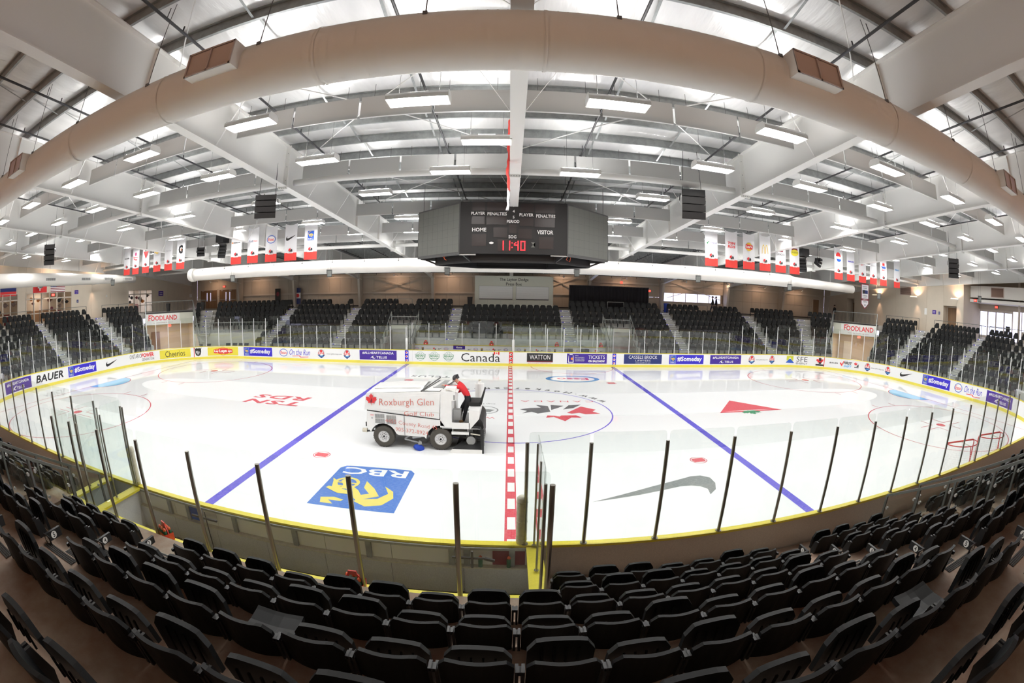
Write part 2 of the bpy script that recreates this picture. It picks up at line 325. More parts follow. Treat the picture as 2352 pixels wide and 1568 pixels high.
ice_print('referee_crease', Print().raw('ice_line_red', (arc+arc2, [(i, i+1, 32+i, 31+i) for i in range(30)])))
# logos painted in the ice (they read from the far side)
def flip(cx, cy): return lambda x, y: (cx-x, cy-y)
def flipped(pr, cx, cy):
    q = Print()
    for m, v, f in pr.p: q.p.append((m, [(cx-x, cy-y) for x, y in v], f))
    return q
# bank shield with rampant lion: blue panel with gold lion and white letters
pr = Print().poly('ice_rbc', [(-1.16, 1.41), (-1.16, -1.15), (-1.02, -1.36), (-0.5, -1.41), (0.5, -1.41), (1.02, -1.36), (1.16, -1.15), (1.16, 1.41)])
pr.text('ice_white', 'RBC', 0, -1.02, width=1.95, height=0.52, bold=0.02)
mane = [[(-.05,.95),(.35,1.2),(.75,1.05),(.95,.6),(.85,.2),(.55,-.1),(.75,.35),(.55,.7),(.2,.8)], [(-.5,1.25),(-.85,1.25),(-.95,.95),(-.6,.85),(-.3,.95),(-.35,1.05),(-.7,1.05),(-.62,1.12)], [(-.05,.62),(.05,.9),(.55,.55),(.3,.1),(-.05,-.35),(.0,.1),(.25,.45)], [(.25,.9),(-.1,.3),(-.45,-.05),(-.7,-.45),(-.78,-.2),(-.52,.2),(-.3,.5),(.05,.95)], [(-.55,.6),(-.9,.25),(-1.0,-.15),(-1.08,-.35),(-.9,-.2),(-.75,.15),(-.45,.42)]]
for k in mane: pr.poly('ice_yellow', [(-x, y) for x, y in k])
pr.raw('ice_yellow', ring2(.58, -.1, .38, .4, .1)); pr.rect('ice_yellow', .53, .63, -.5, .3); pr.rect('ice_yellow', .2, .96, -.14, -.06); pr.rect('ice_yellow', .28, .88, .1, .17); pr.poly('ice_yellow', [(.2, .42), (1.0, .22), (1.04, .34), (.62, .6), (.1, .62)])
ice_print('ice_logo', flipped(pr, -3.92, -8.77))
ice_print('ice_logo', Print().poly('ice_grey', [(2.05, -9.30), (3.91, -8.50), (5.30, -7.98), (5.62, -7.98), (5.85, -8.2), (5.84, -8.62), (5.66, -9.05), (5.36, -9.34), (5.44, -8.97), (5.3, -8.75), (5.05, -8.64), (4.71, -8.64), (4.2, -8.78), (3.4, -9.0)][::-1]))
ice_print('ice_logo', Print().poly('ice_white', [(9.6, -1.0), (13.7, -1.0), (11.6, 1.7)]).poly('ice_red', [(9.75, -.92), (13.5, -.92), (11.55, 1.52)]).poly('ice_white', [(10.1, -.72), (13.0, -.72), (11.55, -.6)]).shape('ice_green', LEAF, 11.5, -0.95, 1.15, -0.9))
q = Print().poly('ice_esso', ell(0, 0, 1.7, 1.12, 48)).poly('ice_white', ell(0, 0, 1.4, 0.86, 48)).text('ice_red', 'Esso', 0, 0, width=2.0, height=0.75, bold=0.03); ice_print('ice_logo', flipped(q, 3.9, 8.05))
q = Print().text('ice_black', 'TELUS', 0, 0, width=2.5, height=0.6, bold=0.02, space=1.15); ice_print('ice_lettering', flipped(q, -5.0, 8.1))
q = Print().text('ice_red', 'TSN', 0, 0.55, width=3.3, height=0.8, shear=0.15, bold=0.03, space=1.1).text('ice_red', 'RDS', 0, -0.55, width=3.3, height=0.8, shear=0.15, bold=0.03, space=1.1)
q2 = Print()
for m, v, f in q.p: q2.p.append((m, [(-11.6-x, -0.0+y) if False else (-11.6+x*-1, y*-1+0.05) for x, y in v], f))
ice_print('ice_lettering', q2)
# arched web address around the centre circle
import itertools
chars = 'www.HockeyCanada.ca'; pr = Print(); a = math.radians(20)
for ch in chars:
    wch = 0.34 if ch in '.l' else (0.62 if ch in 'wmH' else 0.5)
    da = wch/4.95; am = a+da/2
    v, f = text2d(ch, height=0.45 if ch in 'HCdk' else (0.1 if ch == '.' else 0.33), bold=0.02)
    ux, uy = math.cos(am), math.sin(am); tx, ty = -math.sin(am), math.cos(am)
    pr.raw('ice_black', ([(4.98*ux+x*tx-y*ux, 4.98*uy+x*ty-y*uy) for x, y in v], f)); a += da*1.12
ice_print('ice_lettering', pr)
# team crest: leaf with player silhouette, and the tournament crest beside the line
ice_print('ice_logo', Print().poly('ice_black', [(.43,.28),(.9,.55),(1.4,.62),(1.2,1.15),(1.75,.95),(1.78,-.1),(1.2,-.45),(.95,-.15),(.52,-.44),(.75,0)]).poly('ice_black', [(1.85,.2),(1.9,1.15),(2.5,1.0),(2.2,.6)]).poly('ice_black', [(2.4,.3),(2.75,1.1),(3.37,1.25),(2.9,.55)]).poly('ice_red', [(2.5,-.3),(2.95,.35),(3.3,.85),(3.9,.25),(3.7,-.1),(3.98,-.48),(3.3,-.55),(3.05,-.3),(2.7,-.45)]).poly('ice_red', [(1.51,-1.14),(1.6,-.75),(1.9,-.8),(2.1,-.95),(2.2,-.75),(2.85,-.72),(3.05,-1.14),(2.6,-1.1),(2.26,-1.67),(1.85,-1.0)]))
q = Print().text('ice_red', 'CANADA', 0, 0, width=3.6, height=0.32, space=1.5); ice_print('ice_lettering', flipped(q, 2.3, 1.9))
ice_print('ice_logo', Print().raw('ice_grey', ring2(-1.35, 0.05, 0.82, 0.75, 0.06)).poly('ice_grey', [(-1.9,-.2),(-.9,-.3),(-.7,.1),(-1.0,.2),(-1.9,.1)]))
q = Print().text('ice_red', 'World', 0, 0, width=1.1, height=0.26); ice_print('ice_lettering', flipped(q, -1.2, -1.25))
q = Print().text('ice_grey', 'Cup Dawson', 0, 0, width=1.4, height=0.26); ice_print('ice_lettering', flipped(q, -1.4, 1.25))
# ================================================================ BOARDS
boards = empty('dasher_boards', (0, 0, 0), 'white dasher boards with sponsor panels and yellow kick plate around the ice', 'boards')
seams = srange(-SEND, SEND, 2.44)
allp = []; s = -SEND
edges = [-SEND+i*2*SEND/66 for i in range(67)]
for a, b in zip(edges, edges[1:]):
    m = MB(); strip(m, a+0.002, b-0.002, [(0, 0.0), (0, 1.03), (0.07, 1.03), (0.07, 0.0)], 0.15); obj('board_panel', m, 'board_white', boards)
m = MB(); strip(m, -SEND, SEND, [(-0.013, 0.0), (-0.013, 0.185), (0.0, 0.195), (0.0, 0.0)], 0.15); obj('kick_plate', m, 'board_yellow', boards)
m = MB(); strip(m, -SEND, SEND, [(-0.012, 1.03), (-0.012, 1.06), (0.15, 1.075), (0.15, 1.03)], 0.5); obj('cap_rail', m, 'sill_yellow', boards)
m = MB()
for a, b in ((SEND-21.0, SEND-0.5), (-SEND+9.6, -SEND+21.0)): strip(m, a, b, [(0.11, 0.25), (0.11, 1.03), (0.125, 1.03), (0.125, 0.25)], 0.5)
obj('back_panel', m, 'board_back', boards)
# ---- adverts on the boards
def ad(s0, s1, z0=0.27, z1=0.97):
    """frame with x in metres from the middle, y up from the middle"""
    c, zc = (s0+s1)/2, (z0+z1)/2
    return lambda x, y, off: sw(c+x, -0.001-off, zc+y)
def put(name, pr, s0, s1, z0=0.27, z1=0.97): return pr.build(name, ad(s0, s1, z0, z1), boards, step=0.0012, split=0.12)
def mini_shield(pr, cx, cy, h):
    w_ = h*0.76
    pr.rect('i_white', cx-w_/2-0.01, cx+w_/2+0.01, cy-h/2-0.01, cy+h/2+0.01).rect('i_blue', cx-w_/2, cx+w_/2, cy-h/2, cy+h/2).shape('i_gold', LION, cx, cy+h*0.12, w_*0.9, h*0.66).text('i_white', 'RBC', cx, cy-h*0.36, width=w_*0.8, height=h*0.17)
def someday(s0, s1):
    W = s1-s0; pr = Print().rect('i_royal', -W/2, W/2, -0.36, 0.36); mini_shield(pr, -W/2+0.32, 0, 0.6)
    pr.text('i_white', '#Someday', 0.26, 0, width=W-0.85, height=0.46, bold=0.03); put('advert', pr, s0, s1)
def allheart(s0, s1):
    W = s1-s0; pr = Print().rect('i_purple', -W/2, W/2, -0.36, 0.36).text('i_white', '#ALLHEARTCANADA', 0, 0.15, width=W*0.84, height=0.2, bold=0.02).text('i_white', 'TELUS', 0.3, -0.17, width=W*0.28, height=0.17, bold=0.03, space=1.15)
    pr.poly('i_white', [(-0.62,-.27),(-.5,-.12),(-.36,-.06),(-.05,-.02),(-.32,-.04),(-.4,-.12),(-.3,-.25),(-.12,-.2),(-.3,-.28),(-.45,-.24),(-.44,-.16)]); put('advert', pr, s0, s1)
def swoosh(s0, s1): put('advert', Print().shape('i_black', SWOOSH, 0, 0, (s1-s0)*0.96, 1.0), s0, s1)
def esso_run(a, b, c, d):
    r = (b-a)/2; put('advert', Print().poly('i_blue', ell(0, 0, r, 0.31, 40)).poly('i_white', ell(0, 0, r-0.05, 0.26, 40)).text('i_red', 'Esso', 0, 0, width=r*1.45, height=0.26, bold=0.02), a, b)
    W = d-c; put('advert', Print().text('i_royal', 'On the Run', 0, 0.06, width=W, height=0.46, shear=0.35).poly('i_red', [(-W*.37,-.24),(-W*.2,-.22),(0,-.2),(.1,-.3),(W*.42,-.27),(W*.42,-.31),(.05,-.35),(-.05,-.25),(-W*.37,-.28)]), c, d)
def league(a, b):
    r = (b-a)/2; put('advert', Print().poly('i_grey', ell(0, 0.08, r*0.75, 0.27, 24)).poly('i_navy', [(-r*.95,-.08),(r*.95,-.08),(r*.6,-.22),(0,-.36),(-r*.6,-.22)]).poly('i_white', ell(0, 0.05, r*0.6, 0.2, 24)).poly('i_red', ell(0, 0.2, r*0.35, 0.1, 16)).text('i_red', 'CJHL', 0, 0.02, width=r*1.7, height=0.22, shear=0.2, bold=0.03).rect('i_sky', -r*.5, r*.5, -.22, -.16), a, b)
def web(a, b): put('advert', Print().text('i_black', 'www.cjhlhockey.com', 0, -0.02, width=b-a, height=0.13), a, b)
allheart(-48.0, -45.0)
put('advert', Print().text('i_black', 'BAUER', 0, 0, width=2.85, height=0.5, shear=0.2, bold=0.025, space=1.05), -44.54, -41.65)
someday(-41.14, -38.03); swoosh(-36.91, -35.48)
put('advert', Print().text('i_black', 'ONTARIO', -0.65, 0.14, width=1.3, height=0.34).text('i_red', 'POWER', 0.66, 0.14, width=1.3, height=0.34, bold=0.04).text('i_black', 'GENERATION', 0.66, -0.2, width=1.28, height=0.2), -34.03, -31.39)
put('advert', Print().rect('i_yellow', -1.53, 1.53, -0.36, 0.36).text('i_black', 'Cheerios', 0, 0, width=1.95, height=0.5), -30.81, -27.74)
put('goal_line_mark', Print().rect('i_red', -0.03, 0.03, -0.46, 0.46), -27.42, -27.36, 0.1, 1.02)
put('advert', Print().poly('i_black', [(0,-.36),(.2,-.28),(.3,-.05),(.3,.22),(.36,.36),(.2,.28),(.12,.36),(0,.28),(-.12,.36),(-.2,.28),(-.36,.36),(-.3,.22),(-.3,-.05),(-.2,-.28)]).poly('i_grey', [(0,-.28),(.16,-.22),(.24,-.02),(.24,.2),(-.24,.2),(-.24,-.02),(-.16,-.22)]).poly('i_black', [(-.24,-.05),(.24,.2),(.24,.02),(-.12,-.22)]).text('i_white', 'NHL', 0, 0.0, width=0.42, height=0.12), -27.35, -26.67)
pr = Print().rect('i_yellow', -1.54, 1.54, -0.36, 0.36)
for cx, sz in ((-0.62, 0.75), (0.62, 0.75), (0, 1.1)):
    pr.raw('i_orange', ring2(cx, 0, 0.33*sz, 0.33*sz, 0.04)).poly('i_red', [(cx-.42*sz,-.14*sz),(cx+.38*sz,-.2*sz),(cx+.44*sz,.14*sz),(cx-.38*sz,.22*sz)]).text('i_white', "Lays", cx, 0, width=0.7*sz, height=0.28*sz, bold=0.05)
put('advert', pr, -26.07, -22.99)
someday(-22.38, -19.38); esso_run(-18.64, -17.83, -17.66, -15.73); league(-15.06, -14.36); web(-14.25, -12.93); league(-12.81, -12.15); allheart(-11.43, -8.46)
for s0 in (-7.68, 7.71):
    pr = Print().rect('i_royal', -0.14, 0.14, -0.46, 0.46)
    for k in range(3): pr.poly('i_white', ell(0.0, -0.27+k*0.28, 0.09, 0.09, 14)).poly('i_red', ell(-0.02, -0.26+k*0.28, 0.05, 0.06, 10))
    put('line_mark', pr, s0-0.14, s0+0.14, 0.1, 1.02)
pr = Print().rect('i_red', -0.14, 0.14, -0.46, 0.46)
for k in range(3): pr.poly('i_white', ell(0.0, -0.27+k*0.28, 0.09, 0.09, 14)).poly('i_black', ell(0.02, -0.28+k*0.28, 0.05, 0.05, 10))
put('line_mark', pr, -0.1, 0.19, 0.1, 1.02)
for a, b in ((-7.02, -6.25), (-5.99, -5.18), (-4.92, -4.14)):
    put('advert', Print().raw('i_green', ring2(0, 0, 0.33, 0.33, 0.018)).poly('i_green', [(-.4,.14),(.4,.14),(.36,-.12),(.22,-.2),(-.22,-.2),(-.36,-.12)]).poly('i_white', [(-.37,.12),(.37,.12),(.33,-.1),(.2,-.17),(-.2,-.17),(-.33,-.1)]).text('i_green', 'BEHAN', 0, 0.02, width=0.62, height=0.15, bold=0.03).text('i_green', 'CONSTRUCTION', 0, -0.12, width=0.5, height=0.06).text('i_green', 'K J', 0, 0.2, width=0.2, height=0.09), a, b)
pr = Print().text('i_black', 'Canada', 0, -0.03, width=2.85, height=0.62)
pr.rect('i_red', 0.95, 1.06, 0.2, 0.4).rect('i_red', 1.26, 1.37, 0.2, 0.4).rect('i_white', 1.06, 1.26, 0.2, 0.4).shape('i_red', LEAF, 1.16, 0.3, 0.15)
put('advert', pr, -3.63, -0.7, 0.25, 1.0)
put('advert', Print().rect('i_black', -.95, .95, -0.3, 0.36).rect('i_maroon', -.95, .95, -0.3, -0.22).text('i_white', 'WATTON', 0, 0.07, width=1.5, height=0.34).text('i_red', 'EMPLOYMENT SERVICES INC', 0, -0.37, width=1.7, height=0.06), 1.2, 3.11)
pr = Print().rect('i_purple', -1.5, 1.5, -0.36, 0.36).poly('i_white', [(-1.42,-.3),(-1.0,-.3),(-1.02,.2),(-1.1,.33),(-1.3,.33),(-1.38,.2)]).poly('i_purple', [(-1.36,-.25),(-1.06,-.25),(-1.07,.1),(-1.3,.28)]).poly('i_orange', ell(-1.13, -0.02, 0.09, 0.1, 12)).text('i_white', '2016', -0.78, 0.22, width=0.24, height=0.08)
for k, t in enumerate(('IIHF HOCKEY', 'WOMENS WORLD', 'CHAMPIONSHIP')): pr.text('i_white', t, -0.55, 0.08-k*0.12, width=0.7, height=0.08)
pr.text('i_white', 'TICKETS', 0.72, 0.12, width=1.25, height=0.26).text('i_white', 'ON SALE NOW', 0.72, -0.18, width=1.25, height=0.16, bold=0.05); put('advert', pr, 4.13, 7.15)
put('advert', Print().rect('i_navy', -1.52, 1.52, -0.36, 0.36).text('i_white', 'CASSELS BROCK', 0, 0.15, width=2.3, height=0.24).text('i_white', 'LAWYERS', 0, -0.11, width=1.2, height=0.13, space=1.2).text('i_white', 'www.casselsbrock.com', 0, -0.27, width=1.2, height=0.08), 8.46, 11.51)
someday(12.13, 15.12); allheart(15.72, 18.67); league(19.38, 20.14); web(20.19, 21.44); league(21.58, 22.25)
put('advert', Print().rect('i_lime', -.33, .36, -.05, .34).poly('i_white', [(-.45,-.34),(0.02,.22),(.48,-.34)]).poly('i_blue', [(-.38,-.3),(-.38,-.2),(0.02,.16),(.42,-.2),(.42,-.3)]), 23.36, 24.26)
put('advert', Print().text('i_black', 'SFE', 0, 0.1, width=1.1, height=0.44, bold=-0.005).text('i_black', 'ENERGY', 0, -0.26, width=1.15, height=0.16), 24.43, 25.66)
put('advert', Print().shape('i_red', LEAF, 0, 0.06, 0.75, 0.6).poly('i_black', [(-.1,-.2),(.0,.3),(.14,.2),(.12,-.2)]).poly('i_black', [(-.4,-.22),(.4,-.22),(.3,-.36),(-.3,-.36)]), 26.43, 27.21)
put('goal_line_mark', Print().rect('i_red', -0.03, 0.03, -0.46, 0.46), 27.22, 27.28, 0.1, 1.02)
put('advert', Print().text('i_black', 'BAUER', 0, 0, width=0.84, height=0.12, shear=0.2, bold=0.03), 27.76, 28.62)
put('advert', Print().poly('i_red', [(-.62,.05),(-.5,.12),(-.4,-.02),(-.2,.3),(-.16,.26),(-.38,-.22)]).text('i_black', 'FIRST', 0.2, 0.1, width=0.85, height=0.22, shear=0.2, bold=0.04).text('i_sky', 'SHIFT', 0.2, -0.17, width=0.8, height=0.2, shear=0.2, bold=0.03).text('i_black', 'THE', 0.05, 0.27, width=0.22, height=0.07), 28.75, 30.01)
put('advert', Print().shape('i_red', LEAF, -0.08, 0.1, 0.34).poly('i_black', [(0,-.1),(.2,.12),(.24,-.1)]).rect('i_black', -.2, .24, -.2, -.14), 30.23, 30.67)
league(31.25, 31.94); web(31.98, 33.35); league(33.45, 34.14); swoosh(35.23, 36.73); someday(37.97, 41.05); esso_run(41.53, 42.36, 42.59, 44.4); allheart(44.89, 47.89)
# ================================================================ SAFETY GLASS
def glass_run(label, stops, ztop, zbase=1.078, off=0.06, pmat='post_white', rise=0.17, pr_=0.032, line=None, skip=(), name='safety_glass', posts=True, last=True):
    """stops: positions along the board line (or points) of the posts"""
    P = [(sw(s, off, 0) if line is None else Vector(line(s))) for s in stops]
    root = empty(name, (P[0].x, P[0].y, zbase), label, 'safety glass')
    for i, p in enumerate(P):
        if posts and (last or i < len(P)-1):
            zt = ztop(stops[i]) if callable(ztop) else ztop
            m = MB(); m.cyl((p.x, p.y, zbase), (p.x, p.y, zt), pr_, 10); m.cyl((p.x, p.y, zbase), (p.x, p.y, zbase+0.012), pr_*1.9, 10); obj('post', m, pmat, root)
        if i+1 < len(P) and i not in skip:
            q = P[i+1]; d = (q-p); L_ = d.length; u = d/L_; n = Vector((-u.y, u.x, 0)); zt = (ztop(stops[i]+0.01) if callable(ztop) else ztop)+rise; g = 0.028; c_ = 0.05
            poly = [(g, zbase+0.01), (L_-g, zbase+0.01), (L_-g, zt-c_), (L_-g-c_*0.3, zt-c_*0.3), (L_-g-c_, zt), (g+c_, zt), (g+c_*0.3, zt-c_*0.3), (g, zt-c_)]
            m = MB(); m.prism(poly, lambda a, p=p, u=u, n=n: p+u*a[0]+n*0.006+Vector((0, 0, a[1])), lambda a, p=p, u=u, n=n: p+u*a[0]-n*0.006+Vector((0, 0, a[1])))
            obj('glass_pane', m, 'glass', root)
    return root
def zf(s): return 2.78 if abs(s) < 18.2 else 3.38
st = lambda a, b, n: [a+(b-a)*i/n for i in range(n+1)]
glass_run('clear glass panes on white posts from the home bench round to the left end boards', st(-49.5, -7.72, 34), zf)
glass_run('clear glass panes on white posts in front of the visitor bench and penalty box', st(0.2, 7.6, 6), 2.78)
glass_run('clear glass panes on white posts from the penalty box round to the right end boards', st(7.6, 49.5, 34), zf)
glass_run('clear glass panes on steel posts above the near boards beside the press seats', [0.2]+[1.18+1.25*i for i in range(14)], 2.88, line=lambda x: (x, -13.05, 0), pmat='post_steel')
glass_run('clear glass panes on steel posts above the near boards past the open bench', [-8.45-1.25*i for i in range(10)], 2.88, line=lambda x: (x, -13.05, 0), pmat='post_steel')
glass_run('clear glass panes on steel posts along the yellow sill behind the open bench', [-9.5, -8.6, -7.4, -6.1, -4.78, -3.42, -2.05, -0.7, 0.44], 2.88, line=lambda x: (x, -14.62, 0), pmat='post_steel', pr_=0.036)
glass_run('glass divider on the yellow rail at the red line end of the open bench', [-13.1, -13.85, -14.6], 2.88, line=lambda y: (0.36, y, 0), pmat='post_steel', pr_=0.022)
glass_run('glass divider at the blue line end of the open bench', [-13.1, -13.85, -14.6], 2.88, line=lambda y: (-8.3, y, 0), pmat='post_steel', pr_=0.022)
glass_run('glass divider between the penalty box and the stairs', [-13.1, -13.85, -14.6], 2.75, line=lambda y: (-9.5, y, 0), pmat='post_steel', pr_=0.022)
# far bench backs
glass_run('clear glass panes above the white home bench wall', st(-7.6, 0.2, 6), 2.97, zbase=1.28, line=lambda x: (x, 14.72, 0))
glass_run('clear glass panes above the white visitor bench wall', st(0.2, 7.6, 6), 2.97, zbase=1.28, line=lambda x: (x, 14.72, 0))
for x, t in ((-7.66, 'glass divider closing the left end of the home bench'), (0.2, 'glass divider between the home bench and the penalty box'), (7.62, 'glass divider closing the right end of the visitor bench')):
    glass_run(t, [13.1, 13.9, 14.7], 2.85, line=lambda y, x=x: (x, y, 0), pr_=0.022)
# ---- padded posts at the open ends of the near bench
for x, lab in ((0.15, 'cream padded post wrap strapped to the post beside the red line'), (-8.36, 'cream padded post wrap at the blue line end of the open bench')):
    t = empty('post_pad', (x, -13.0, 1.075), lab, 'pad')
    m = MB(); m.tube([(x, -13.0, 1.075), (x, -13.0, 1.3), (x, -13.0, 1.75), (x, -13.0, 1.93), (x, -13.0, 1.96)], [0.085, 0.092, 0.088, 0.09, 0.06], 14); obj('pad_body', m, 'pad', t, smooth=True)
    for z in (1.16, 1.5, 1.86): obj('strap', MB().tube([(x, -13.0, z-0.012), (x, -13.0, z+0.012)], 0.095, 14), 'pad', t)
for x, lab in ((-7.68, 'white padded post at the left end of the far home bench'), (0.2, 'white padded post at the far end of the red line')):
    m = MB(); m.tube([(x, 12.98, 1.075), (x, 12.98, 1.9), (x, 12.98, 1.94)], [0.09, 0.09, 0.06], 12); obj('post_pad', m, 'plate_white', label=lab, cat='pad', smooth=True, loc=(x, 12.98, 1.075))
# ================================================================ FAR AND END STANDS (stepped terrace following the board line)
ROW = 0.84
def dk(k): return 0.95+ROW*(6-k)
def zk(k): return 3.98-0.436*k
KMAX = 7
def blocked(s, k):
    a = abs(s)
    if 7.45 < a < 9.75 and k >= 4: return True
    if a <= 7.45 and k >= 6: return True
    if -31.1 < s < -27.6 and k >= 1: return True
    if 28.0 < s < 31.2 and k >= 1: return True
    if -27.6 <= s < -21.3 and k >= 5: return True
    return False
CUTS = sorted([-49.0, 49.0, -9.75, -7.45, 7.45, 9.75, -31.1, -27.6, 28.0, 31.2, -21.3, -L1, L1, -S2, S2])
terrace = empty('stand_terrace', (0, 0, 0), 'stepped grey terrace under the far and end seats', kind='structure')
for k in range(1, KMAX+1):
    m = MB()
    for a, b in zip(CUTS, CUTS[1:]):
        if blocked((a+b)/2, k): continue
        low = 0.0 if (k == KMAX or blocked((a+b)/2, k+1)) else zk(k+1)
        strip(m, a, b, [(dk(k), low), (dk(k), zk(k)), (dk(k)+ROW+0.02, zk(k)), (dk(k)+ROW+0.02, low)], 0.6)
    obj('step', m, 'far_step', terrace)
# concourse slab behind the top row
def outer(s):
    p, n = B(s, dk(0)); t = 1e9
    if n.x > 1e-6: t = min(t, (38.1-p.x)/n.x)
    if n.x < -1e-6: t = min(t, (-38.1-p.x)/n.x)
    if n.y > 1e-6: t = min(t, (24.9-p.y)/n.y)
    return p, p+n*t
m = MB(); ss = srange(-49.0, 49.0, 0.6)
rows = []
for s in ss:
    p, q = outer(s); rows.append([Vector((p.x, p.y, zk(0)-0.45)), Vector((p.x, p.y, zk(0))), Vector((q.x, q.y, zk(0)))])
m.grid(rows); obj('floor', m, 'concrete', kind='structure', label='concrete concourse floor behind the top seat rows')
m = MB(); m.add([(-46, -30, -0.05), (46, -30, -0.05), (46, 26, -0.05), (-46, 26, -0.05)], [(0, 1, 2, 3)]); obj('floor', m, 'concrete', kind='structure', label='concrete ground slab under the stands')
# ---- aisle steps with sponsor strips
def aisle(s0, kmax, label):
    root = empty('aisle_stair', tuple(sw(s0, dk(6), 0)), label, 'stairs', 'aisle stairs of the far and end stands')
    P0, n0 = B(s0, 0); u = Vector((n0.y, -n0.x, 0))
    for k in range(0, kmax+1):
        if blocked(s0, k): continue
        for j, (dd, zz) in enumerate(((0.0, zk(k)), (-0.28, zk(k)-0.145), (-0.56, zk(k)-0.29))):
            if k == kmax and j: continue
            c = P0+n0*(dk(k)+dd+0.15); m = MB(); m.obox((c.x, c.y, zz-0.02), u*0.45, n0*0.155, (0, 0, 0.021)); m.obox((c.x-n0.x*0.14, c.y-n0.y*0.14, zz-0.09), u*0.45, n0*0.01, (0, 0, 0.055)); obj('step', m, 'far_step', root)
            e = P0+n0*(dk(k)+dd-0.006); obj('nosing', MB().obox((e.x, e.y, zz-0.004), u*0.44, n0*0.012, (0, 0, 0.008)), 'strip', root)
        f = lambda x, y, off, k=k: P0+u*(-x if True else x)+n0*(dk(k)-0.012-off)+Vector((0, 0, zk(k)-0.085+y))
        sg = 1 if u.x*1 >= 0 else -1
        Print().rect('i_white', -0.42, 0.42, -0.055, 0.055).rect('i_royal', -0.32*-1-0.09, -0.32*-1+0.09, -0.035, 0.035).rect('i_navy', -0.3, 0.12, -0.022, 0.022).build('sponsor_strip', f, root)
for s0, lab in ((-4.6, 'stair aisle with sponsor strips left of the middle far section'), (4.6, 'stair aisle with sponsor strips right of the middle far section'), (-13.7, 'stair aisle with sponsor strips two sections left of centre in the far stand'), (13.7, 'stair aisle with sponsor strips two sections right of centre in the far stand'), (-20.4, 'stair aisle with sponsor strips before the left far corner seats'), (22.25, 'stair aisle with sponsor strips before the right far corner seats'), (-26.6, 'stair aisle with sponsor strips beside the left tunnel'), (25.9, 'stair aisle with sponsor strips beside the right tunnel'), (-34.1, 'stair aisle with sponsor strips in the left end stand next to the tunnel seats'), (34.1, 'stair aisle with sponsor strips in the right end stand next to the tunnel seats'), (-40.7, 'stair aisle with sponsor strips in front of the left lobby doors'), (40.7, 'stair aisle with sponsor strips in front of the right glass doors')):
    aisle(s0, 5 if abs(s0) < 5 else 7, lab)
# ---- far tunnels through the seats
def local(s0):
    P0, n0 = B(s0, 0); return P0, n0, Vector((n0.y, -n0.x, 0))
for sg, lab in ((-1, 'grey railed tunnel opening in the far stand left of the home bench'), (1, 'grey railed tunnel opening in the far stand right of the visitor bench')):
    t = empty('tunnel_surround', (sg*8.6, 16.42, 0), lab, 'tunnel')
    x0, x1 = sg*7.45, sg*9.75; a, b = min(x0, x1), max(x0, x1); yf = HY+dk(3)-0.02
    for x in (a, b):
        m = MB(); 
        for k in range(4, 8): m.box(x-0.06, x+0.06, HY+dk(k), HY+dk(k)+ROW, 0, zk(k)+0.02)
        obj('side_wall', m, 'concrete', t)
        m = MB(); pts = [(x, HY+0.6, 1.9), (x, HY+1.0, 2.05), (x, yf, 3.75)]
        for p, q in zip(pts, pts[1:]): m.bar(p, q, 0.05)
        for y, zt, zb in ((HY+1.0, 2.05, 0.9), (HY+2.2, 2.75, 1.4), (yf, 3.75, 2.6)): m.bar((x, y, zb), (x, y, zt), 0.05)
        m.bar((x, HY+1.0, 1.2), (x, yf, 2.85), 0.03)
        obj('stair_rail', m, 'rail_light', t)
    obj('lintel', MB().box(a, b, yf-0.08, yf, 2.36, 2.66), 'press_box', t)
    m = MB(); m.bar((a, yf-0.05, 3.36), (b, yf-0.05, 3.36), 0.05); m.bar((a, yf-0.05, 2.76), (b, yf-0.05, 2.76), 0.04)
    for x in (a, b): m.bar((x, yf-0.05, 2.66), (x, yf-0.05, 3.75), 0.05)
    obj('guard_rail', m, 'rail_light', t)
    m = MB()
    for i in range(1, 19): x = a+(b-a)*i/19; m.bar((x, yf-0.05, 2.76), (x, yf-0.05, 3.36), 0.016)
    obj('baluster', m, 'rail_light', t)
    obj('tunnel_back', MB().box(a, b, yf+2.2, yf+2.25, 0, 2.6), 'wall_beige', t)
    obj('tunnel_ceiling', MB().box(a, b, yf, yf+2.2, 2.6, 2.64), 'wall_beige', t)
